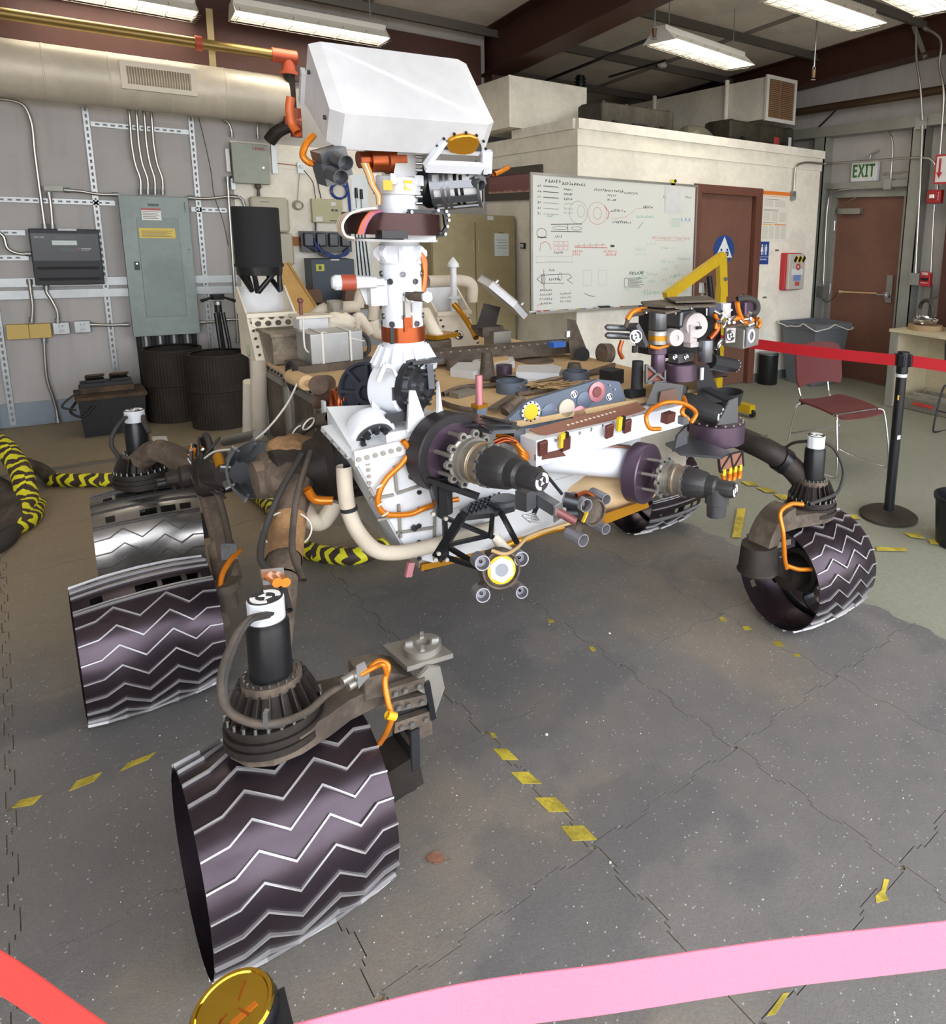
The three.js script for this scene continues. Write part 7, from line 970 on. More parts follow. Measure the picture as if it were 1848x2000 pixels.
mesh('red_band',rod(lerp(s0,s1,0.55),lerp(s0,s1,0.82),0.0232,0.0232,24),std(0x9a4530,0.45),b1,'brick red band');mesh('mount_box',bx(0.05,0.075,0.03,...rp(737,572,'z',-0.4).toArray()),M.white,b1);mesh('bracket',plate([rp(700,560,'z',-0.42),rp(745,545,'z',-0.42),rp(745,590,'z',-0.42),rp(715,595,'z',-0.42)],0.008),M.white,b1);
const b2=grp('sensor_boom',rover,'short grey boom with lobed white tip on the mast'),t0=rp(795,578,'z',-0.36),t1=rp(834,580,'z',-0.26),L2=t0.distanceTo(t1);
mesh('boom',turn(t0,t1,[[0,0],[0,0.013],[L2*0.4,0.013],[L2*0.4,0.015],[L2 - 0.006,0.015],[L2 - 0.006,0]],20),M.dustyGrey,b2);{const n=t1.clone().sub(t0).normalize();mesh('tip',turn(lerp(t0,t1,0.96),t1,[[0,0],[0,0.018],[0.008,0.018],[0.008,0.006],[0.004,0.004],[0.004,0]],6),M.white,b2);}
mesh('mount',[bar(rp(793,572,'z',-0.36),rp(795,620,'z',-0.355),0.018,0.02)],M.aluDull,b2);mesh('label',bx(0.03,0.03,0.005,...rp(812,600,'z',-0.35).toArray(),0,0.5),M.white,b2);
const j=grp('mast_joint',rover,'white rounded mast base joint with dark geared disc');
const jc=rp(776,757,'z',-0.4),n=V(0.5,0,0.866),jb=jc.clone().addScaledVector(n,-0.05),jf=jc.clone().addScaledVector(n,0.05);
mesh('housing',[turn(jb,jf,[[0,0],[0,0.078],[0.006,0.084],[0.094,0.084],[0.1,0.078],[0.1,0]],48),turn(V(MX,1.23,MZ),V(MX,9,MZ),[[0,0],[0,0.066],[0.05,0.076],[0.07,0.09],[0.075,0]],36)],M.whiteSatin,j);
const gx=rp(832,755,'z',-0.31),gn=n;
mesh('gear_disc',turn(gx.clone().addScaledVector(gn,-0.05),gx,[[0,0],[0,0.085],[0.02,0.085],[0.02,0.075],[0.034,0.07],[0.036,0.055],[0.05,0.05],[0.052,0.035],[0.062,0.03],[0.062,0]],40),M.darkMetal,j,'dark metal gear cover');
{const B=along(gx,gx.clone().add(gn));for(let i=0;i<12;i++){const a=i / 12*Math.PI*2,p=V(Math.cos(a)*0.076,-0.032,Math.sin(a)*0.076).applyMatrix4(B);mesh('bolt',rod(p,p.clone().addScaledVector(gn,0.02),0.006,0.005,8),M.gunmetal,j);}for(let i=0;i<6;i++){const a=i / 6*Math.PI*2 + 0.3,p=V(Math.cos(a)*0.042,0.0,Math.sin(a)*0.042).applyMatrix4(B);mesh('bolt',rod(p,p.clone().addScaledVector(gn,0.012),0.005,0.005,8),M.gunmetal,j);}}
mesh('gear_arm',[bar(rp(838,712,'z',-0.31),rp(842,760,'z',-0.29),0.02,0.014,V(0,0,1)),bx(0.1,0.012,0.03,...rp(832,705,'z',-0.33).toArray())],M.darkMetal,j);
const lx=rp(716,768,'z',-0.48),ln=V(-0.8,0.05,0.6).normalize();
mesh('spoke_disc',turn(lx.clone().addScaledVector(ln,-0.03),lx,[[0,0],[0,0.105],[0.03,0.1],[0.03,0.092],[0.015,0.088],[0.015,0]],44),std(0x2b2e38,0.55,0.2),j,'dark spoked wheel cover');
{const B=along(lx,lx.clone().add(ln));for(let i=0;i<8;i++){const a=i / 8*Math.PI*2,p=V(Math.cos(a)*0.03,-0.004,Math.sin(a)*0.03).applyMatrix4(B),e=V(Math.cos(a)*0.096,-0.004,Math.sin(a)*0.096).applyMatrix4(B);mesh('spoke',bar(p,e,0.011,0.01,ln),std(0x2b2e38,0.55,0.2),j);}mesh('hub_ring',turn(lx.clone().addScaledVector(ln,-0.02),lx,[[0,0.025],[0,0.04],[0.022,0.04],[0.022,0.025]],24),std(0x2b2e38,0.55,0.2),j);}
mesh('window',bx(0.03,0.04,0.006,...jc.clone().addScaledVector(V(-0.4,0.02,0.9).normalize(),0.087).toArray(),0,0.35),M.gunmetal,j);
for(const[a,b]of[[[738,745],[752,712]],[[752,712],[765,716]],[[765,716],[782,750]]])mesh('arch_rib',bar(rp(...a,'z',-0.322),rp(...b,'z',-0.322),0.008,0.012),M.whiteSatin,j);
mesh('foot_bracket',[plate([rp(798,762,'z',-0.29),rp(810,762,'z',-0.29),rp(832,825,'z',-0.29),rp(826,838,'z',-0.29),rp(795,842,'z',-0.29)],0.012),plate([rp(855,745,'z',-0.31),rp(862,800,'z',-0.28),rp(870,812,'z',-0.28),rp(828,832,'z',-0.28),rp(845,800,'z',-0.29)],0.01),plate([rp(795,842,'z',-0.28),rp(872,812,'z',-0.28),rp(860,800,'z',-0.36),rp(790,825,'z',-0.36)],0.012),plate([rp(730,760,'z',-0.4),rp(745,810,'z',-0.38),rp(728,822,'z',-0.38),rp(724,790,'z',-0.4)],0.012)],M.white,j);
mesh('foot_plinth',span(MX - 0.12,MX + 0.1,DECK - 0.01,DECK + 0.035,MZ - 0.12,MZ + 0.13),M.white,j);
mesh('name_plate',bx(0.07,0.03,0.008,...rp(775,815,'z',-0.31).toArray()),M.darkMetal,j);
}
{
const h=grp('mast_head',rover,'white faceted camera head pitched down on the mast');
const a=-5*Math.PI / 180,th=Math.PI / 4,rl=2.6*Math.PI / 180;
const nh=V(Math.sin(a),0,Math.cos(a)),r0=V(Math.cos(a),0,-Math.sin(a)),n=nh.clone().multiplyScalar(Math.cos(th)).add(V(0,-Math.sin(th),0)),u0=nh.clone().multiplyScalar(Math.sin(th)).add(V(0,Math.cos(th),0));
const r=r0.clone().multiplyScalar(Math.cos(rl)).addScaledVector(u0,Math.sin(rl)),u=new THREE.Vector3().crossVectors(n,r).normalize();if(u.dot(u0)<0)u.negate();
const E=rp(642,290,'z',-0.3),W=0.45,H=0.115,L=0.3,HB=0.2,c=0.03;
const at=(x,y,z)=>E.clone().addScaledVector(r,x).addScaledVector(u,y).addScaledVector(n,-z);
const q=[];const tri=(...p)=>{for(const k of p)q.push(k.x,k.y,k.z);},quad=(A,B,C,D)=>{tri(A,B,C);tri(A,C,D);};
const y0=0,yb=H - HB;
const F=[at(c,y0,0),at(W - c,y0,0),at(W - c,H,0),at(c,H,0)],S=[at(0,y0,c),at(W,y0,c),at(W,H - 0.012,c),at(0,H - 0.012,c)],B=[at(0,yb,L),at(W,yb,L),at(W,H - 0.012,L),at(0,H - 0.012,L)],T=[at(c,H,L),at(W - c,H,L)];
quad(F[0],F[1],F[2],F[3]);quad(F[3],F[2],T[1],T[0]);quad(S[0],F[0],F[3],S[3]);quad(F[1],S[1],S[2],F[2]);quad(S[3],F[3],T[0],B[3]);quad(F[2],S[2],B[2],T[1]);quad(S[0],S[3],B[3],B[0]);quad(S[1],B[1],B[2],S[2]);quad(B[0],B[3],T[0],T[1]);quad(B[0],T[1],B[2],B[1]);
quad(F[1],F[0],S[0],S[1]);quad(S[1],S[0],B[0],B[1]);
const g=new THREE.BufferGeometry();g.setAttribute('position',new THREE.Float32BufferAttribute(q,3));g.computeVertexNormals();
mesh('shell',g,std(0xdde0e6,0.45,0,{side:THREE.DoubleSide,map:grime}),h);
mesh('seam',bar(at(0.03,H + 0.001,L - 0.01),at(W - 0.04,H + 0.001,0.03),0.012,0.003,u),M.whiteSatin,h);
mesh('edge_flange',[bar(at(-0.006,yb - 0.004,L),at(-0.006,yb + 0.1,L + 0.004),0.012,0.03)],M.white,h);
for(let i=0;i<5;i++)mesh('bolt',rod(at(-0.008,yb + 0.01 + i*0.02,L),at(-0.014,yb + 0.01 + i*0.02,L),0.005,0.005,6),M.steel,h);
for(const[x,y,z]of[[-0.002,0.05,0.25],[-0.002,0.06,0.05]])mesh('bolt',rod(at(x,y,z),at(x - 0.006,y,z),0.006,0.006,8),M.darkMetal,h);
const wc=at(W - 0.09,0.048,-0.001),wn=n;
const half=[];for(let i=0;i<=20;i++){const t=i / 20*Math.PI;half.push([Math.cos(t)*0.062,Math.sin(t)*0.052]);}
mesh('aperture',slab(wc.clone().addScaledVector(u,-0.028),r,u,shp(half),0.003),M.gunmetal,h);mesh('gold_cover',(()=>{const s=ringOf(14,1,(x,y,t)=>[x*0.05*(0.86 + 0.14*hash2(Math.round(t*9),2,3)),y*0.036*(0.8 + 0.2*hash2(Math.round(t*7),5,3))]);return slab(wc.clone().addScaledVector(u,-0.004),r,u,shp(s),0.008,0.003);})(),M.kaptonFoil,h,'crumpled gold film over the lens');
for(let i=0;i<9;i++){const t=-0.3 + i / 8*(Math.PI + 0.6),p=wc.clone().addScaledVector(u,-0.028).addScaledVector(r,Math.cos(t)*0.074).addScaledVector(u,Math.sin(t)*0.064);mesh('bolt',rod(p,p.clone().addScaledVector(n,0.005),0.004,0.004,8),M.darkMetal,h);}
const sh=(x,y,z)=>at(x,y,z);
mesh('bracket_shelf',[bar(sh(W - 0.19,-0.03,-0.02),sh(W - 0.0,-0.03,-0.02),0.03,0.02,n),bar(sh(W - 0.19,-0.03,-0.02),sh(W - 0.145,0.05,0),0.014,0.02,n),bar(sh(W - 0.002,-0.045,-0.02),sh(W - 0.01,0.02,0),0.03,0.02,n),bar(sh(W - 0.06,-0.035,-0.01),sh(W - 0.08,-0.11,0.02),0.016,0.012,n)],M.whiteSatin,h,'white bracket under the aperture');
const hood=(px,py,z,rr,len,dir)=>{const c0=rp(px,py,'z',z),e=c0.clone().addScaledVector(dir,-len);mesh('camera_hood',turn(e,c0,[[0,0],[0,rr*0.8],[len*0.35,rr*0.8],[len*0.4,rr],[len,rr],[len,rr*0.9],[len*0.6,rr*0.8],[len*0.6,0]],28),M.gunmetal,h,'grey hooded camera lens');};
const vd=V(0.18,-0.32,0.93).normalize();
hood(676,319,-0.22,0.021,0.07,vd);hood(666,347,-0.22,0.021,0.07,vd);hood(952,336,-0.25,0.017,0.06,vd);hood(940,362,-0.25,0.016,0.06,vd);
mesh('camera_body',[bx(0.075,0.075,0.05,...rp(648,318,'z',-0.3).toArray(),0.2,0.2,0.3),bx(0.05,0.06,0.05,...rp(640,335,'z',-0.3).toArray(),0.2,0.2,0.3)],M.gunmetal,h);mesh('camera_body',bx(0.06,0.06,0.05,...rp(922,345,'z',-0.32).toArray(),0.2,0.1,0.4),M.gunmetal,h);
mesh('orange_lead',tube([rp(612,264,'z',-0.36),rp(596,285,'z',-0.34),rp(592,305,'z',-0.33),rp(605,318,'z',-0.32),rp(628,318,'z',-0.3)],0.009,40,8),M.kapton,h);mesh('orange_lead',tube([rp(965,340,'z',-0.28),rp(978,335,'z',-0.3),rp(992,327,'z',-0.32)],0.008,16,8),M.kapton,h);mesh('orange_lead',tube([rp(568,190,'z',-0.5),rp(566,215,'z',-0.5),rp(572,245,'z',-0.5),rp(582,260,'z',-0.48)],0.012,30,8),M.wireOrange,h);
const mc=grp('mast_camera',rover,'grey slotted camera barrel hanging beside the mast');
const c0=rp(846,366,'z',-0.4),c1=rp(936,360,'z',-0.32),Lc=c0.distanceTo(c1);
mesh('barrel_core',turn(c0,c1,[[0,0],[0,0.062],[Lc*0.35,0.062],[Lc*0.35,0.058],[Lc,0.058],[Lc,0]],32),M.white,mc);
{const Bm=along(c0,c1);for(let i=0;i<9;i++){const t=i / 9*Math.PI*2,p=V(Math.cos(t)*0.068,Lc*0.0,Math.sin(t)*0.068).applyMatrix4(Bm),e=V(Math.cos(t)*0.065,Lc,Math.sin(t)*0.065).applyMatrix4(Bm);mesh('slat',bar(p,e,0.022,0.006,p.clone().sub(c0)),M.gunmetal,mc);}}
for(const t of[0,0.22,0.34,0.97])mesh('hoop',turn(lerp(c0,c1,t),lerp(c0,c1,t + 0.01),[[0,0.056],[0,0.072],[0.009,0.071],[0.009,0.056]],36),M.gunmetal,mc);
for(const t of[0.5,0.62])mesh('black_hoop',turn(lerp(c0,c1,t),lerp(c0,c1,t + 0.01),[[0,0.05],[0,0.0595],[0.01,0.0595],[0.01,0.05]],32),M.black,mc);
mesh('rear_drum',turn(rp(826,360,'z',-0.43),c0,[[0,0],[0.006,0.06],[0.04,0.066],[0.05,0.06],[0.05,0]],28),M.black,mc);
mesh('hanger',[bx(0.03,0.06,0.03,...rp(838,322,'z',-0.4).toArray()),plate([rp(832,305,'z',-0.38),rp(860,308,'z',-0.38),rp(850,330,'z',-0.38),rp(838,330,'z',-0.38)],0.01)],M.white,mc);
const p=grp('head_mount',rover,'white pillar and copper wrapped motor under the head');
mesh('pillar',hull8([rp(768,345,'z',-0.38),rp(812,345,'z',-0.38),rp(812,345,'z',-0.46),rp(768,345,'z',-0.46)],[rp(778,290,'z',-0.38),rp(812,290,'z',-0.38),rp(812,290,'z',-0.46),rp(778,290,'z',-0.46)]),M.white,p);
mesh('motor',turn(rp(700,312,'z',-0.42),rp(780,312,'z',-0.42),[[0,0],[0,0.024],[0.03,0.024],[0.03,0.036],[0.075,0.036],[0.08,0.042],[0.13,0.042],[0.13,0]],28),M.copper,p);
mesh('motor_tail',hull8([rp(748,332,'z',-0.42),rp(775,345,'z',-0.42),rp(775,345,'z',-0.46),rp(748,332,'z',-0.46)],[rp(745,300,'z',-0.42),rp(780,300,'z',-0.42),rp(780,300,'z',-0.46),rp(745,300,'z',-0.46)]),std(0x3a1d14,0.4,0.5),p);
for(let i=0;i<8;i++){const c=rp(812,306 + i*13,'z',-0.37);mesh('clamp_bolt',rod(c,c.clone().add(V(0.018,0,0.008)),0.005,0.005,8),M.steel,p);}
}
function jointStack(g,c,dir,s,shellMat=M.blackRing,withBoot=true){
const at=(t)=>c.clone().addScaledVector(dir,t*s);
mesh('ring_shell',turn(at(-0.07),at(1),[[0,0.02],[0,0.118*s],[0.012*s,0.13*s],[0.075*s,0.13*s],[0.08*s,0.126*s],[0.08*s,0.1*s],[0.06*s,0.098*s],[0.06*s,0]].map(([t,r])=>[t,r]),56),shellMat,g);
mesh('ring_face',turn(at(-0.005),at(1),[[0,0],[0,0.11*s],[0.012*s,0.126*s],[0.014*s,0.126*s],[0.014*s,0.06*s],[0.004*s,0.055*s],[0.004*s,0]],56),M.anodPurple,g,'purple anodised ring face');
const B=along(at(0),at(1));
for(let i=0;i<6;i++){const a=i / 6*Math.PI*2 + 0.35,p=V(Math.cos(a)*0.072*s,0,Math.sin(a)*0.072*s).applyMatrix4(B);mesh('standoff',rod(p,p.clone().addScaledVector(dir,0.085*s),0.0075*s,0.0075*s,10),M.aluDull,g);}
mesh('flange',turn(at(0.075),at(1),[[0,0.04*s],[0,0.074*s],[0.008*s,0.076*s],[0.012*s,0.068*s],[0.03*s,0.066*s],[0.03*s,0.07*s],[0.036*s,0.07*s],[0.036*s,0.04*s]],40),M.aluDull,g,'bare metal flange');
for(let i=0;i<10;i++){const a=i / 10*Math.PI*2,p=V(Math.cos(a)*0.08*s,0.078*s,Math.sin(a)*0.08*s).applyMatrix4(B),o=V(Math.cos(a)*0.08*s,0.09*s,Math.sin(a)*0.08*s).applyMatrix4(B);mesh('lug',[rod(p,o,0.014*s,0.014*s,12)],M.aluDull,g);mesh('bolt',rod(o,o.clone().addScaledVector(dir,0.006*s),0.006*s,0.005*s,8),M.darkMetal,g);}
mesh('gearbox',turn(at(0.1),at(1),[[0,0.04*s],[0,0.058*s],[0.03*s,0.058*s],[0.03*s,0.066*s],[0.04*s,0.066*s],[0.045*s,0.06*s],[0.075*s,0.062*s],[0.075*s,0.068*s],[0.085*s,0.068*s],[0.085*s,0.05*s]],40),std(0x8d8579,0.42,0.7),g);
mesh('amber_band',turn(at(0.132),at(1),[[0,0.05*s],[0,0.063*s],[0.012*s,0.063*s],[0.012*s,0.05*s]],36),M.kaptonFoil,g);
for(let i=0;i<14;i++){const a=i / 14*Math.PI*2,p=V(Math.cos(a)*0.064*s,0.18*s,Math.sin(a)*0.064*s).applyMatrix4(B);mesh('bolt',rod(p,p.clone().addScaledVector(dir,0.012*s),0.0055*s,0.005*s,8),M.gunmetal,g);}
if(withBoot){
mesh('boot',turn(at(0.185),at(1),[[0,0.03*s],[0,0.062*s],[0.03*s,0.063*s],[0.085*s,0.054*s],[0.095*s,0.045*s],[0.13*s,0.044*s],[0.14*s,0.036*s],[0.2*s,0.034*s],[0.21*s,0.03*s],[0.21*s,0]],40),std(0x2b2a2b,0.6,0,{roughnessMap:roughMap}),g,'black stepped rubber boot');
target(at(0.396),dir,0.03*s,g,true);
}
}
{
const sh=grp('shoulder_joint',rover,'black ringed shoulder actuator with stepped rubber boot');
const c=V(-0.515,1.055,-0.225),dir=V(0.206,0,0.979).normalize();
jointStack(sh,c,dir,0.97);
mesh('top_shield',[(()=>{const p=[[852,815],[905,806],[1010,828],[1008,842],[960,845],[905,830]].map(([x,y])=>rp(x,y,'y',1.13));const g=ext(shp(p.map((q)=>[q.x,q.z])),0.012);g.applyMatrix4(XZ());g.translate(0,1.136,0);return g;})()],M.gunmetal,sh,'grey triangular shield plate');
for(const[a,b]of[[[905,808],[960,843]],[[940,813],[1000,830]],[[905,830],[1000,830]]])mesh('shield_rib',bar(rp(...a,'y',1.142),rp(...b,'y',1.142),0.012,0.005),M.darkMetal,sh);
mesh('rear_bracket',[bar(rp(790,865,'z',-0.3),rp(830,840,'z',-0.34),0.03,0.03),bar(rp(820,895,'z',-0.3),rp(860,880,'z',-0.34),0.05,0.05),bar(rp(815,838,'z',-0.34),rp(835,870,'z',-0.34),0.03,0.03)],M.black,sh);
mesh('cable_bundle',[0,1,2].map((i)=>tube([rp(970 + i*4,850,'z',-0.2),rp(1000 + i*3,858 + i*5,'z',-0.16),rp(1020,880 + i*5,'z',-0.13),rp(1030,890 + i*4,'z',-0.13)],0.008,30,8)),M.kapton,sh);mesh('cable_bundle',[0,1].map((i)=>tube([rp(965,862 + i*8,'z',-0.16),rp(985,855 + i*6,'z',-0.15),rp(1010,862,'z',-0.13)],0.006,20,6)),M.copper,sh);
mesh('cable_block',bx(0.05,0.05,0.05,...rp(1005,850,'z',-0.2).toArray(),0,0.2,0),M.gunmetal,sh);
const up=grp('upper_arm',rover,'plain white tube of the upper arm');
const u0=rp(1010,885,'z',-0.22),u1=rp(1235,905,'z',-0.2),Lu=u0.distanceTo(u1);
mesh('tube',turn(u0,u1,[[0,0],[0,0.03],[0.05,0.055],[Lu - 0.015,0.06],[Lu,0.055],[Lu,0]],32),M.whiteSatin,up);for(const t of[0.45,0.65,0.82])mesh('clip',bx(0.02,0.014,0.014,...lerp(u0,u1,t).add(V(0,0.062,0.01)).toArray()),M.alu,up);mesh('cable_tray',bar(lerp(u0,u1,0.3).add(V(0,0.058,0)),lerp(u0,u1,1).add(V(0,0.064,0)),0.04,0.006),M.brownPlate,up);
const fa=grp('forearm',rover,'white forearm beam with brown cover plate');
const f0=rp(1030,880,'z',-0.14),f1=rp(1320,806,'z',-0.2);
mesh('beam',[bar(f0,f1,0.085,0.09,V(0,0,1))],M.whiteSatin,fa);
const t=[[1035,838],[1245,785],[1320,800],[1300,815],[1080,865]].map(([x,y])=>rp(x,y,'y',1.075));
mesh('cover_plate',plate([rp(1033,840,'z',-0.17),rp(1243,786,'z',-0.22),rp(1262,800,'z',-0.17),rp(1085,858,'z',-0.1)],0.005),M.brownPlate,fa,'long brown cover plate');
for(let i=0;i<12;i++){const p=lerp(rp(1110,832,'z',-0.145),rp(1200,806,'z',-0.17),i / 11).add(V(0,0.004,0));mesh('stencil_mark',bx(0.01,0.0012,0.008,p.x,p.y,p.z,0.25,-0.1,0.06),std(0xcabfae,0.7),fa);}
for(const[x,y,m]of[[1060,875,M.brownPlate],[1105,866,M.brownPlate],[1190,842,M.brownPlate],[1225,832,M.brownPlate]]){const p=rp(x,y,'z',-0.09);mesh('flex_strap',bx(0.035,0.05,0.014,p.x,p.y,p.z,0.2,0.1,0.1,0.004),std(0x5b322a,0.35,0.2),fa);}
for(const[x,y]of[[1098,860],[1210,828]]){const p=rp(x,y,'z',-0.085);mesh('yellow_clip',bx(0.02,0.05,0.012,p.x,p.y,p.z,0.2,0.1,0.1),M.yellowTape,fa);mesh('black_clip',bx(0.016,0.05,0.014,p.x + 0.016,p.y,p.z - 0.002,0.2,0.1,0.1),M.black,fa);}
for(let i=0;i<9;i++){const p=lerp(rp(1085,862,'z',-0.095),rp(1255,812,'z',-0.15),i / 8);mesh('bolt',rod(p,p.clone().add(V(0,0.012,0.006)),0.0035,0.0035,6),M.steel,fa);}
mesh('lower_strap',plate([rp(1045,888,'z',-0.1),rp(1095,878,'z',-0.1),rp(1105,890,'z',-0.1),rp(1045,900,'z',-0.1)],0.006),std(0x5b322a,0.35,0.2),fa);
const el=grp('elbow_joint',rover,'purple ringed elbow actuator with black motor');
const e=V(0.2,0.865,-0.11),ed=V(0.37,0,0.93).normalize();
jointStack(el,e,ed,0.86,M.anodPurple);
{const tp=e.clone().addScaledVector(ed,0.27);mesh('motor_can',turn(tp.clone().add(V(0.01,0.0,0)),tp.clone().add(V(0.01,-1,0)),[[0,0],[0,0.043],[0.06,0.043],[0.064,0.036],[0.11,0.034],[0.112,0]],32),std(0x3a393b,0.5),el,'dark motor can pointing down');}
mesh('cover_shelf',[(()=>{const p=[[1300,865],[1345,852],[1425,880],[1410,892],[1330,885]].map(([x,y])=>rp(x,y,'y',0.93));const g=ext(shp(p.map((q)=>[q.x,q.z])),0.01);g.applyMatrix4(XZ());g.translate(0,0.93,0);return g;})(),plate([rp(1315,882,'z',-0.12),rp(1322,850,'z',-0.14),rp(1340,832,'z',-0.16),rp(1340,875,'z',-0.14)],0.01)],M.gunmetal,el,'grey curved shelf');
const bp=grp('connector_bracket',rover,'brown panel bracket with orange cable tails'),k=(x,y)=>rp(x,y,'z',-0.02);
mesh('panel',plate([k(1402,892),k(1448,880),k(1450,908),k(1405,922)],0.01),M.brownPlate,bp);for(const[a,b]of[[[1402,892],[1448,880]],[[1405,922],[1450,908]],[[1402,892],[1405,922]],[[1448,880],[1450,908]],[[1404,920],[1425,886]],[[1425,886],[1430,914]],[[1430,914],[1448,882]]])mesh('frame_bar',bar(k(...a).add(V(0,0,0.006)),k(...b).add(V(0,0,0.006)),0.006,0.006),M.black,bp);
for(const x of[1412,1424,1434,1444]){mesh('plug',bx(0.016,0.024,0.02,...k(x,922 -(x - 1412)*0.3).toArray()),M.yellowTape,bp);mesh('cable_tail',tube([k(x,925 -(x - 1412)*0.3),k(x + 1,936 -(x - 1412)*0.3),k(x - 1,944 -(x - 1412)*0.3)],0.01,10,8),M.kapton,bp);}
const wr=grp('wrist_joint',rover,'flat purple wrist drum with black side motor');
const w=V(0.64,0.94,-0.17);
mesh('drum',turn(V(w.x,w.y - 0.045,w.z),V(w.x,9,w.z),[[0,0],[0,0.108],[0.006,0.116],[0.085,0.116],[0.09,0.11],[0.09,0]],52),M.anodPurple,wr,'purple anodised drum');
mesh('lower_plate',turn(V(w.x,w.y - 0.085,w.z),V(w.x,9,w.z),[[0,0],[0,0.07],[0.03,0.075],[0.04,0.06],[0.04,0]],36),M.aluDull,wr);
for(const g of ringOf(18,0.107,(x,z)=>rod(V(w.x + x,w.y + 0.044,w.z + z),V(w.x + x,w.y + 0.05,w.z + z),0.005,0.005,6)))mesh('bolt',g,M.aluDull,wr);
const m0=rp(1342,790,'z',-0.22),m1=rp(1408,811,'z',-0.07);
{const L=m0.distanceTo(m1),dn=m1.clone().sub(m0).normalize();mesh('motor_boot',turn(m0,m1,[[0,0],[0,0.05],[0.05,0.05],[L*0.55,0.042],[L - 0.01,0.038],[L,0.034],[L,0]],36),std(0x2b2a2b,0.6),wr);target(m1,dn,0.034,wr,true);}
mesh('gusset',[plate([rp(1400,830,'z',-0.06),rp(1440,825,'z',-0.06),rp(1440,775,'z',-0.06),rp(1425,782,'z',-0.06)],0.008)],M.gunmetal,wr);mesh('gusset_fill',plate([rp(1410,825,'z',-0.064),rp(1434,821,'z',-0.064),rp(1433,790,'z',-0.064)],0.009),std(0x8c4a37,0.5),wr);
mesh('cable_loop',[tube([rp(1270,800,'z',-0.1),rp(1300,786,'z',-0.06),rp(1340,790,'z',-0.05),rp(1360,808,'z',-0.05),rp(1350,826,'z',-0.05)],0.0085,50,8),tube([rp(1275,795,'z',-0.1),rp(1262,815,'z',-0.06),rp(1268,835,'z',-0.05),rp(1290,838,'z',-0.05)],0.008,40,8),tube([rp(1335,775,'z',-0.12),rp(1340,790,'z',-0.08),rp(1332,805,'z',-0.06),rp(1345,820,'z',-0.05)],0.0085,30,8)],M.kapton,wr,'loops of orange wrapped cable');mesh('cable_block',[bx(0.05,0.035,0.03,...rp(1305,815,'z',-0.06).toArray(),0.1,0.2)],std(0x5b322a,0.35,0.2),wr);mesh('cable_block',bx(0.03,0.03,0.03,...rp(1335,820,'z',-0.06).toArray()),M.gunmetal,wr);
mesh('cowl',[hull8([rp(1262,790,'z',-0.2),rp(1330,790,'z',-0.18),rp(1345,780,'z',-0.3),rp(1270,775,'z',-0.3)],[rp(1280,745,'z',-0.22),rp(1335,752,'z',-0.2),rp(1345,755,'z',-0.3),rp(1285,740,'z',-0.3)])],std(0x4d4b4a,0.6,0.2),wr,'grey angular cowl');mesh('cowl_panel',plate([rp(1285,790,'z',-0.19),rp(1325,790,'z',-0.18),rp(1320,758,'z',-0.19),rp(1292,765,'z',-0.19)],0.006),std(0x5a3b2e,0.45,0.2),wr);
mesh('frame_bar',bar(rp(1425,782,'z',-0.08),rp(1380,760,'z',-0.2),0.05,0.012,V(0,1,0)),M.blackMatte,wr);
const T=grp('turret_drill',rover,'grey drill motors and lavender gear housing on the turret'),z=-0.24,P=(x,y,dz=0)=>rp(x,y,'z',z + dz);
const vcyl=(name,x,y0,y1,r,mat,grpx,dz=0,prof)=>{const a=P(x,y1,dz),b=P(x,y0,dz),L=a.distanceTo(b);return mesh(name,turn(a,V(a.x,9,a.z),prof?prof(L,r):[[0,0],[0,r*0.94],[L*0.05,r],[L*0.94,r],[L,r*0.94],[L,0]],28),mat,grpx);};
vcyl('motor_can',1285,600,643,0.035,M.gunmetal,T);vcyl('motor_ring',1285,645,672,0.037,M.aluDull,T);vcyl('amber_band',1285,654,664,0.038,M.kaptonFoil,T);vcyl('chuck',1285,676,690,0.037,M.anodPurple,T);vcyl('chuck',1285,688,726,0.028,M.anodPurple,T);
mesh('motor_block',bx(0.11,0.07,0.08,...P(1330,620,-0.02).toArray(),0,0.2,0,0.012),M.gunmetal,T);
const disc=(x,y,r,d,mat,dz)=>{const c=P(x,y,dz),n=V(-0.25,0.05,0.96).normalize();return mesh('gear_housing',turn(c.clone().addScaledVector(n,-d),c,[[0,0],[0,r],[d*0.8,r],[d,r*0.93],[d,r*0.3],[d*0.9,r*0.28],[d*0.9,0]],36),mat,T);};
disc(1362,636,0.052,0.05,M.lavender,0.06);disc(1322,660,0.034,0.05,M.lavender,0.06);mesh('gear_housing',bx(0.05,0.07,0.05,...P(1345,650,0.03).toArray(),0,0.2),M.lavender,T);mesh('slot_plug',bx(0.022,0.01,0.012,...P(1365,640,0.07).toArray()),M.blackMatte,T);
mesh('housing_foot',bx(0.045,0.02,0.04,...P(1350,672,0.03).toArray()),M.lavender,T);vcyl('motor_can',1377,664,706,0.03,M.gunmetal,T,0.06);
const cl=grp('turret_bracket',rover,'grey turret side bracket with round target and two prongs');mesh('plate',plate([P(1228,634,0.02),P(1245,634,0.06),P(1254,650,0.06),P(1254,692,0.06),P(1230,694,0.02)],0.02),M.gunmetal,cl);target(P(1242,657,0.065),V(-0.3,0,0.95).normalize(),0.024,cl,false);for(const[y,x0]of[[641,1180],[657,1186]])mesh('prong',turn(P(1232,y),P(x0,y - 2),[[0,0],[0,0.012],[0.11,0.012],[0.12,0.006],[0.121,0]],14),M.gunmetal,cl);mesh('recess',bx(0.02,0.025,0.01,...P(1240,682,0.05).toArray()),M.blackMatte,cl);
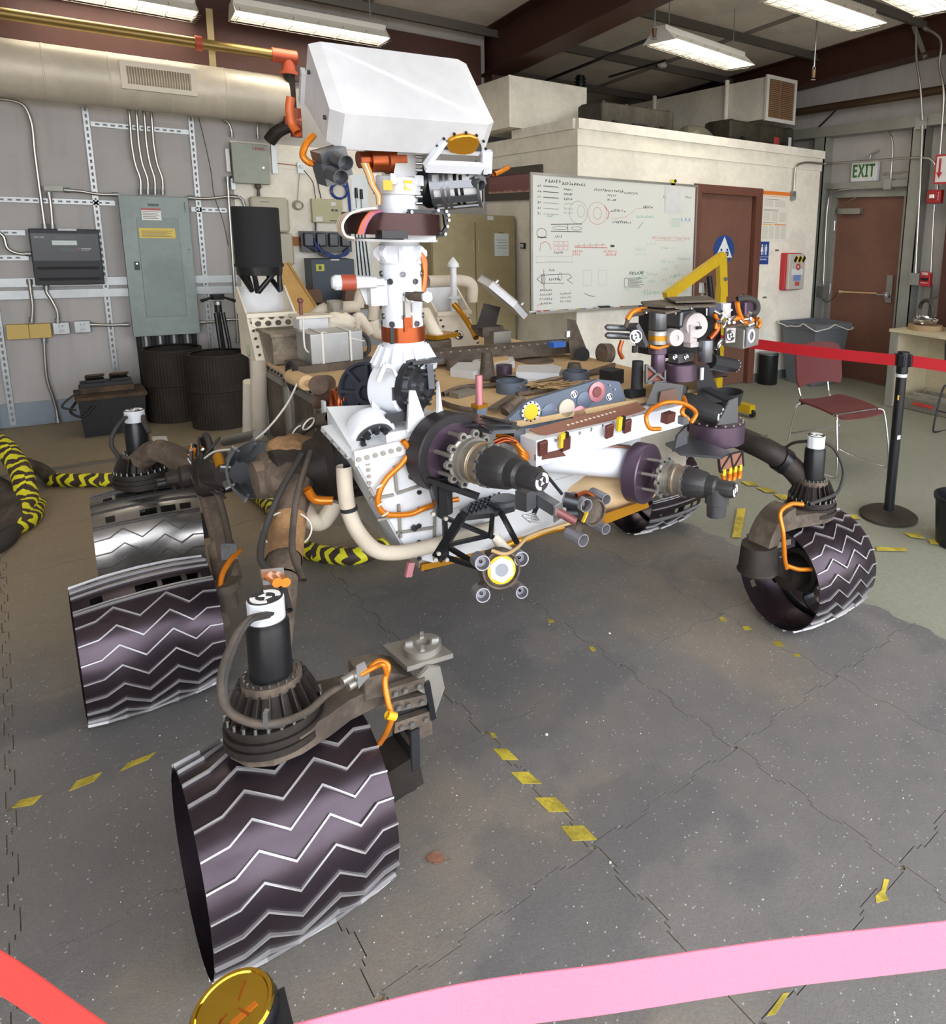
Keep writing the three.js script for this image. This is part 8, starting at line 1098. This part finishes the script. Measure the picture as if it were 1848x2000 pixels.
const cm=grp('turret_camera',rover,'square grey instrument with white ring and round target');mesh('box',bx(0.15,0.085,0.1,...P(1448,657,-0.02).toArray(),0,0.25,0,0.005),M.aluDull,cm);mesh('front_plate',bx(0.07,0.082,0.006,...P(1464,657,0.04).toArray(),0,0.3),std(0x7d8085,0.5,0.3),cm);mesh('white_ring',(()=>{const c=P(1467,656,0.045),n=V(0.2,0,0.97).normalize();return turn(c,c.clone().add(n),[[0,0.02],[0,0.03],[0.004,0.03],[0.004,0.02]],28);})(),M.fid,cm);mesh('side_plate',bx(0.05,0.06,0.006,...P(1427,655,0.05).toArray(),0,-0.1),M.lavender,cm);target(P(1427,655,0.055),V(-0.15,0,0.98).normalize(),0.024,cm,true);
const tp=grp('turret_top',rover,'stacked dusty plates over the turret');for(const[pts,dy]of[[[[1252,590],[1300,586],[1395,588],[1400,598],[1300,600],[1258,596]],0],[[[1300,582],[1380,578],[1400,588],[1320,590]],0.014],[[[1250,600],[1290,598],[1330,606],[1300,612],[1255,606]],-0.014]]){const p=pts.map(([x,y])=>rp(x,y,'y',1.475 + dy));const g=ext(shp(p.map((q)=>[q.x,q.z])),0.007);g.applyMatrix4(XZ());g.translate(0,1.478 + dy,0);mesh('plate',g,M.dustyGrey,tp);}
for(const[x,y]of[[1262,598],[1290,596],[1320,600],[1350,598],[1380,602],[1275,606]])mesh('standoff',rod(P(x,y),P(x,y + 14),0.006,0.006,8),M.alu,tp);mesh('wall',[plate([P(1382,590),P(1405,592),P(1405,620),P(1382,618)],0.02)],std(0x33364a,0.5),tp);mesh('white_block',bx(0.05,0.06,0.04,...P(1413,606,-0.02).toArray()),M.white,tp);mesh('purple_box',bx(0.1,0.07,0.08,...P(1452,602,-0.06).toArray(),0,0.2,0,0.01),M.anodPurple,tp);
mesh('black_hose',tube([P(1440,585,-0.05),P(1462,583,-0.03),P(1478,592,-0.02),P(1478,608,-0.02),P(1468,612,-0.03)],0.014,30,10),M.cable,tp);mesh('back_mass',[bx(0.36,0.2,0.16,...P(1330,640,-0.16).toArray(),0,0.1)],M.blackMatte,tp);
const tc=grp('turret_cable',rover,'orange wrapped cables draped on the turret');const cab=(pts,r,m=M.kapton)=>mesh('cable_run',tube(pts.map(([x,y,d])=>P(x,y,d??0.03)),r,pts.length*8,8),m,tc);
cab([[1225,625],[1235,610],[1250,605],[1262,604]],0.01);cab([[1222,640],[1230,618],[1255,612]],0.008,M.cableDusty);cab([[1440,590],[1443,608],[1450,622],[1462,628]],0.011);cab([[1425,625],[1440,622],[1455,630],[1470,625]],0.012);cab([[1400,622],[1402,640],[1392,655],[1385,662]],0.013,M.copper);cab([[1395,612],[1400,625],[1398,642]],0.009);cab([[1480,622],[1485,632],[1480,640]],0.009);cab([[1268,676],[1285,680],[1305,675]],0.007);cab([[1215,665],[1210,685],[1216,700]],0.008,M.copper);cab([[1410,610],[1420,625],[1412,640]],0.005,M.lacing);cab([[1405,630],[1418,612],[1430,605]],0.004,M.lacing);
for(let i=0;i<16;i++){const r=rng(900 + i),c=P(1395 + r()*75,605 + r()*32,0.03 + r()*0.03);mesh('fitting',rod(c,c.clone().add(V((r()- 0.5)*0.04,(r()- 0.5)*0.03,0.015)),0.006 + r()*0.004,0.006,8),[M.chrome,M.alu,M.steel][i % 3],tc);}
{const c=P(1405,672,0.04);mesh('chrome_ring',place(new THREE.TorusGeometry(0.022,0.007,8,24),c.x,c.y,c.z,0.5,0.4),M.chrome,tc);}
const tb=grp('turret_base',rover,'purple drum and black stand under the turret');vcyl('drum',1328,708,742,0.065,M.anodPurple,tb,-0.02);mesh('lattice_plate',bx(0.1,0.035,0.05,...P(1330,697,-0.01).toArray(),0,0.15),M.gunmetal,tb);for(const x of[1318,1340])target(P(x,697,0.02),V(-0.15,0,0.98).normalize(),0.012,tb,true);
mesh('stand',[hull8([P(1362,790,0.02),P(1412,785,0.02),P(1412,785,-0.06),P(1362,790,-0.06)],[P(1362,712,0.02),P(1384,712,0.02),P(1384,712,-0.06),P(1362,712,-0.06)])],M.blackMatte,tb,'black A-shaped stand');mesh('stand_plate',bx(0.014,0.05,0.008,...P(1371,730,0.035).toArray()),M.white,tb);mesh('sleeve',[rod(P(1244,758,-0.05),P(1246,705,-0.05),0.024,0.022,20)],M.blackMatte,tb);for(const[a,b]of[[[1262,748],[1262,712]],[[1262,748],[1300,745]],[[1262,748],[1292,722]],[[1264,714],[1298,742]],[[1298,745],[1298,722]]])mesh('frame_bar',bar(P(...a,0.01),P(...b,0.01),0.009,0.009),M.gunmetal,tb);mesh('frame_panel',plate([P(1262,748),P(1298,745),P(1296,722),P(1264,714)],0.005),std(0x7a3f33,0.5),tb);
{const a=P(1390,705,-0.03),b=P(1436,714,-0.02);mesh('dark_barrel',turn(a,b,[[0,0],[0,0.03],[a.distanceTo(b),0.028],[a.distanceTo(b),0]],24),M.blackMatte,tb);const Bm=along(b,b.clone().add(b.clone().sub(a)));for(let i=0;i<10;i++){const t=i / 10*Math.PI*2,p=V(Math.cos(t)*0.026,0,Math.sin(t)*0.026).applyMatrix4(Bm);mesh('bolt',rod(p,p.clone().addScaledVector(b.clone().sub(a).normalize(),0.006),0.005,0.005,6),M.steel,tb);}}mesh('mirror_plate',plate([P(1385,718,-0.02),P(1422,722,-0.02),P(1420,735,0.0),P(1390,740,0.0)],0.008),M.chrome,tb);mesh('bowl',[turn(P(1420,790,-0.08),P(1420,700,-0.08),[[0,0],[0,0.06],[0.06,0.075],[0.06,0.07],[0.02,0.055],[0.02,0]],28)],M.blackMatte,tb);
const sp=grp('cover_panel',rover,'slate blue panel with round covers along the deck front');
const zz=-0.3,S=(x,y,d=0)=>rp(x,y,'z',zz + d);
mesh('panel',plate([S(985,822),S(1030,782),S(1165,741),S(1207,745),S(1222,785),S(1225,805),S(1020,850)],0.02),M.slate,sp);
const dd=(x,y,r,mat,label,d=0.012)=>{const c=S(x,y,d),n=V(0,0,1);mesh('round_cover',turn(c,c.clone().add(n),[[0,0],[0,r],[0.006,r],[0.008,r*0.9],[0.008,0]],32),mat,sp,label);};
dd(1036,804,0.037,M.white,'white bolted cover');dd(1036,804,0.028,M.yellowTape,'yellow taped lens',0.016);dd(1106,797,0.034,M.sleeve,'clear domed cover');dd(1165,765,0.038,M.pink,'pink cover');dd(1165,765,0.02,M.pinkDark,null,0.018);dd(1130,808,0.03,M.pink,'pink cover');dd(1072,806,0.034,M.slate,null,0.008);dd(1140,782,0.034,M.slate,null,0.008);
for(let i=0;i<12;i++){const a=i / 12*Math.PI*2,c=S(1036,804,0.019).add(V(Math.cos(a)*0.033,Math.sin(a)*0.033,0));mesh('bolt',rod(c,c.clone().add(V(0,0,0.004)),0.003,0.003,6),M.blackMatte,sp);}for(const[x,y]of[[1121,770],[1190,775]])target(S(x,y,0.011),V(0,0,1),0.014,sp,false);
for(const[x,y]of[[995,818],[1056,800],[1085,800],[1105,797],[1148,792],[1200,760],[1190,752]]){const c=S(x,y,0.012);mesh('bolt',rod(c,c.clone().add(V(0,0,0.005)),0.004,0.004,6),M.alu,sp);}
mesh('roll',turn(S(990,812,-0.06),S(1035,780,-0.06),[[0,0],[0,0.035],[0.08,0.035],[0.08,0]],20),M.dustyTube,sp);mesh('dark_box',bx(0.08,0.05,0.04,...S(1240,772,-0.02).toArray()),M.blackMatte,sp);
}
{
const tr=grp('tool_dock',rover,'black strut frame with knobbed plate under the shoulder'),K=(x,y,z=-0.08)=>rp(x,y,'z',z);
for(const[a,b,w]of[[[835,935,-0.2],[935,970,-0.1],0.02],[[850,940,-0.2],[868,1005,-0.2],0.04],[[905,1005,-0.05],[855,1085,-0.12],0.03],[[872,1012,-0.2],[965,1050,-0.12],0.014],[[870,1065,-0.2],[960,1045,-0.12],0.014],[[878,1070,-0.2],[935,1105,-0.08],0.014],[[870,1088,-0.18],[935,1108,-0.05],0.014],[[868,1005,-0.2],[872,1090,-0.2],0.014],[[978,1000,-0.05],[1010,1060,-0.1],0.014],[[962,1005,-0.1],[958,1050,-0.12],0.012],[[1030,930,-0.12],[1085,990,-0.08],0.014],[[1045,900,-0.12],[1098,965,-0.08],0.012],[[1055,975,-0.1],[1040,1010,-0.12],0.012]])mesh('strut',bar(rp(a[0],a[1],'z',a[2]),rp(b[0],b[1],'z',b[2]),w,w*0.8),M.black,tr);
const fl=[[898,995],[940,972],[985,965],[1015,968],[1005,990],[960,1002],[905,1008]].map(([x,y])=>rp(x,y,'y',0.86));{const g=ext(shp(fl.map((q)=>[q.x,q.z])),0.016);g.applyMatrix4(XZ());g.translate(0,0.86,0);mesh('knob_plate',g,M.darkMetal,tr);}
for(let i=0;i<7;i++)for(let j=0;j<4;j++){const c=rp(912 + i*9 + j*3,998 - i*3.2 - j*5 + 2,'y',0.862);mesh('knob',rod(c,c.clone().add(V(0,0.007,0)),0.005,0.004,8),M.darkMetal,tr);}
{const c=rp(985,982,'y',0.86);mesh('turntable',turn(c,c.clone().add(V(0,1,0)),[[0,0],[0,0.045],[0.014,0.045],[0.018,0.04],[0.018,0]],32),M.gunmetal,tr);}mesh('clamp_block',[bx(0.045,0.06,0.045,...K(1027,975,-0.04).toArray(),0,0.3)],M.gunmetal,tr);mesh('grey_beam',bar(K(1040,965,-0.06),K(1088,995,0.02),0.035,0.035),M.gunmetal,tr);mesh('beam_end',bx(0.045,0.05,0.006,...K(1090,1000,0.03).toArray(),0,0.4),M.alu,tr);mesh('pink_rod',turn(K(1083,995,0.02),K(1121,1017,0.06),[[0,0],[0,0.013],[0.075,0.013],[0.077,0.011],[0.077,0]],18),M.pinkDark,tr,'pink anodised rod');
mesh('wire_bracket',Array.from({length:6},(_,i)=>rod(K(1020 + i*3,1008 + i*2.4,-0.03),K(1045 + i*2,1003 + i*3,-0.03),0.003,0.003,6)),M.alu,tr);mesh('end_plate',plate([K(850,1085,-0.12),K(865,1065,-0.12),K(872,1080,-0.12),K(858,1097,-0.12)],0.025),M.black,tr);mesh('drill_plate',[bx(0.05,0.12,0.014,...K(868,968,-0.19).toArray(),0,0.2)],M.black,tr);
for(const[x,y]of[[845,1003],[870,1012],[872,1092],[850,1092],[856,1080]]){const c=K(x,y,-0.1);mesh('bolt',rod(c,c.clone().add(V(-0.003,0.002,0.012)),0.0065,0.006,8),M.aluDull,tr);}
mesh('white_link',tube([K(968,1050,-0.12),K(985,1070,-0.09),K(1005,1085,-0.08)],0.016,16,8),M.whiteDusty,tr);
const hz=(label,ctr,dir,R,pods,faceMat)=>{
const g=grp('hazard_camera',rover,label),n=dir.clone().normalize();
mesh('barrel',turn(ctr.clone().addScaledVector(n,-0.1),ctr,[[0,0],[0,R*0.8],[0.04,R],[0.085,R],[0.1,R*0.94],[0.1,R*0.85],[0.088,R*0.8],[0.088,0]],36),M.dustyGrey,g);
for(const[p,r]of pods){mesh('lens_hood',turn(p.clone().addScaledVector(n,-0.085),p,[[0,0],[0,r*1.05],[0.045,r*1.05],[0.05,r],[0.085,r],[0.085,r*0.86],[0.05,r*0.7],[0.05,0]],26),std(0x8d8b90,0.45,0.4),g,'grey lens hood');mesh('lens',turn(p.clone().addScaledVector(n,-0.036),p,[[0,0],[0,r*0.25],[0.008,r*0.2],[0.01,0]],14),M.glass,g);mesh('pod_arm',bar(p.clone().addScaledVector(n,-0.06),lerp(p,ctr,0.6).addScaledVector(n,-0.06),r*1.1,0.03),M.dustyGrey,g);}
return g;
};
const n1=V(-0.3,0.28,0.9).normalize(),c1=K(980,1113,0.0);
const g1=hz('round grey camera cluster with yellow taped window hanging lowest',c1,n1,0.06,[[K(943,1100,0.01),0.022],[K(1019,1092,0.01),0.022],[K(944,1163,0.0),0.021],[K(1020,1157,0.0),0.019]]);
{const c=c1.clone().addScaledVector(n1,-0.006);mesh('tape_ring',turn(c,c.clone().add(n1),[[0,0],[0,0.042],[0.006,0.042],[0.008,0.039],[0.008,0]],30),M.yellowTape,g1,'ring of yellow tape');mesh('window',turn(c.clone().addScaledVector(n1,0.008),c.clone().addScaledVector(n1,1),[[0,0],[0,0.038],[0.002,0.038],[0.002,0]],6),std(0xb9c6cf,0.4),g1,'pale hexagonal window');mesh('pupil',turn(c.clone().addScaledVector(n1,0.01),c.clone().addScaledVector(n1,1),[[0,0],[0,0.019],[0.0015,0.019],[0.0015,0]],24),M.gunmetal,g1);}
mesh('wire_loom',[tube([K(960,1075,-0.02),K(985,1082,0.0),K(1010,1070,-0.02),K(1030,1050,-0.05),K(1080,1032,-0.1),K(1120,1020,-0.12)],0.006,50,8)],M.wire,g1);
const n2=V(-0.02,0.02,1).normalize(),c2=rp(1162,1002,'z',-0.08),Q=(x,y,z=-0.07)=>rp(x,y,'z',z);
const g2=hz('dark camera cluster with yellow strip beside the elbow',c2,n2,0.05,[[Q(1146,988),0.024],[Q(1185,976,-0.1),0.02],[Q(1140,1056),0.022],[Q(1184,1034,-0.1),0.019]]);
mesh('yellow_strip',bar(Q(1138,1020,-0.05),Q(1147,1000,-0.05),0.012,0.005),M.yellowTape,g2);mesh('motor_body',[rod(Q(1100,975,-0.14),Q(1140,985,-0.1),0.026,0.026,18),rod(Q(1108,1000,-0.16),Q(1140,1002,-0.12),0.03,0.03,18)],M.darkMetal,g2);mesh('amber_loom',tube([Q(1125,968,-0.1),Q(1145,962,-0.12),Q(1160,970,-0.12)],0.008,16,6),M.copper,g2);
}
renderer.render(scene,camera);
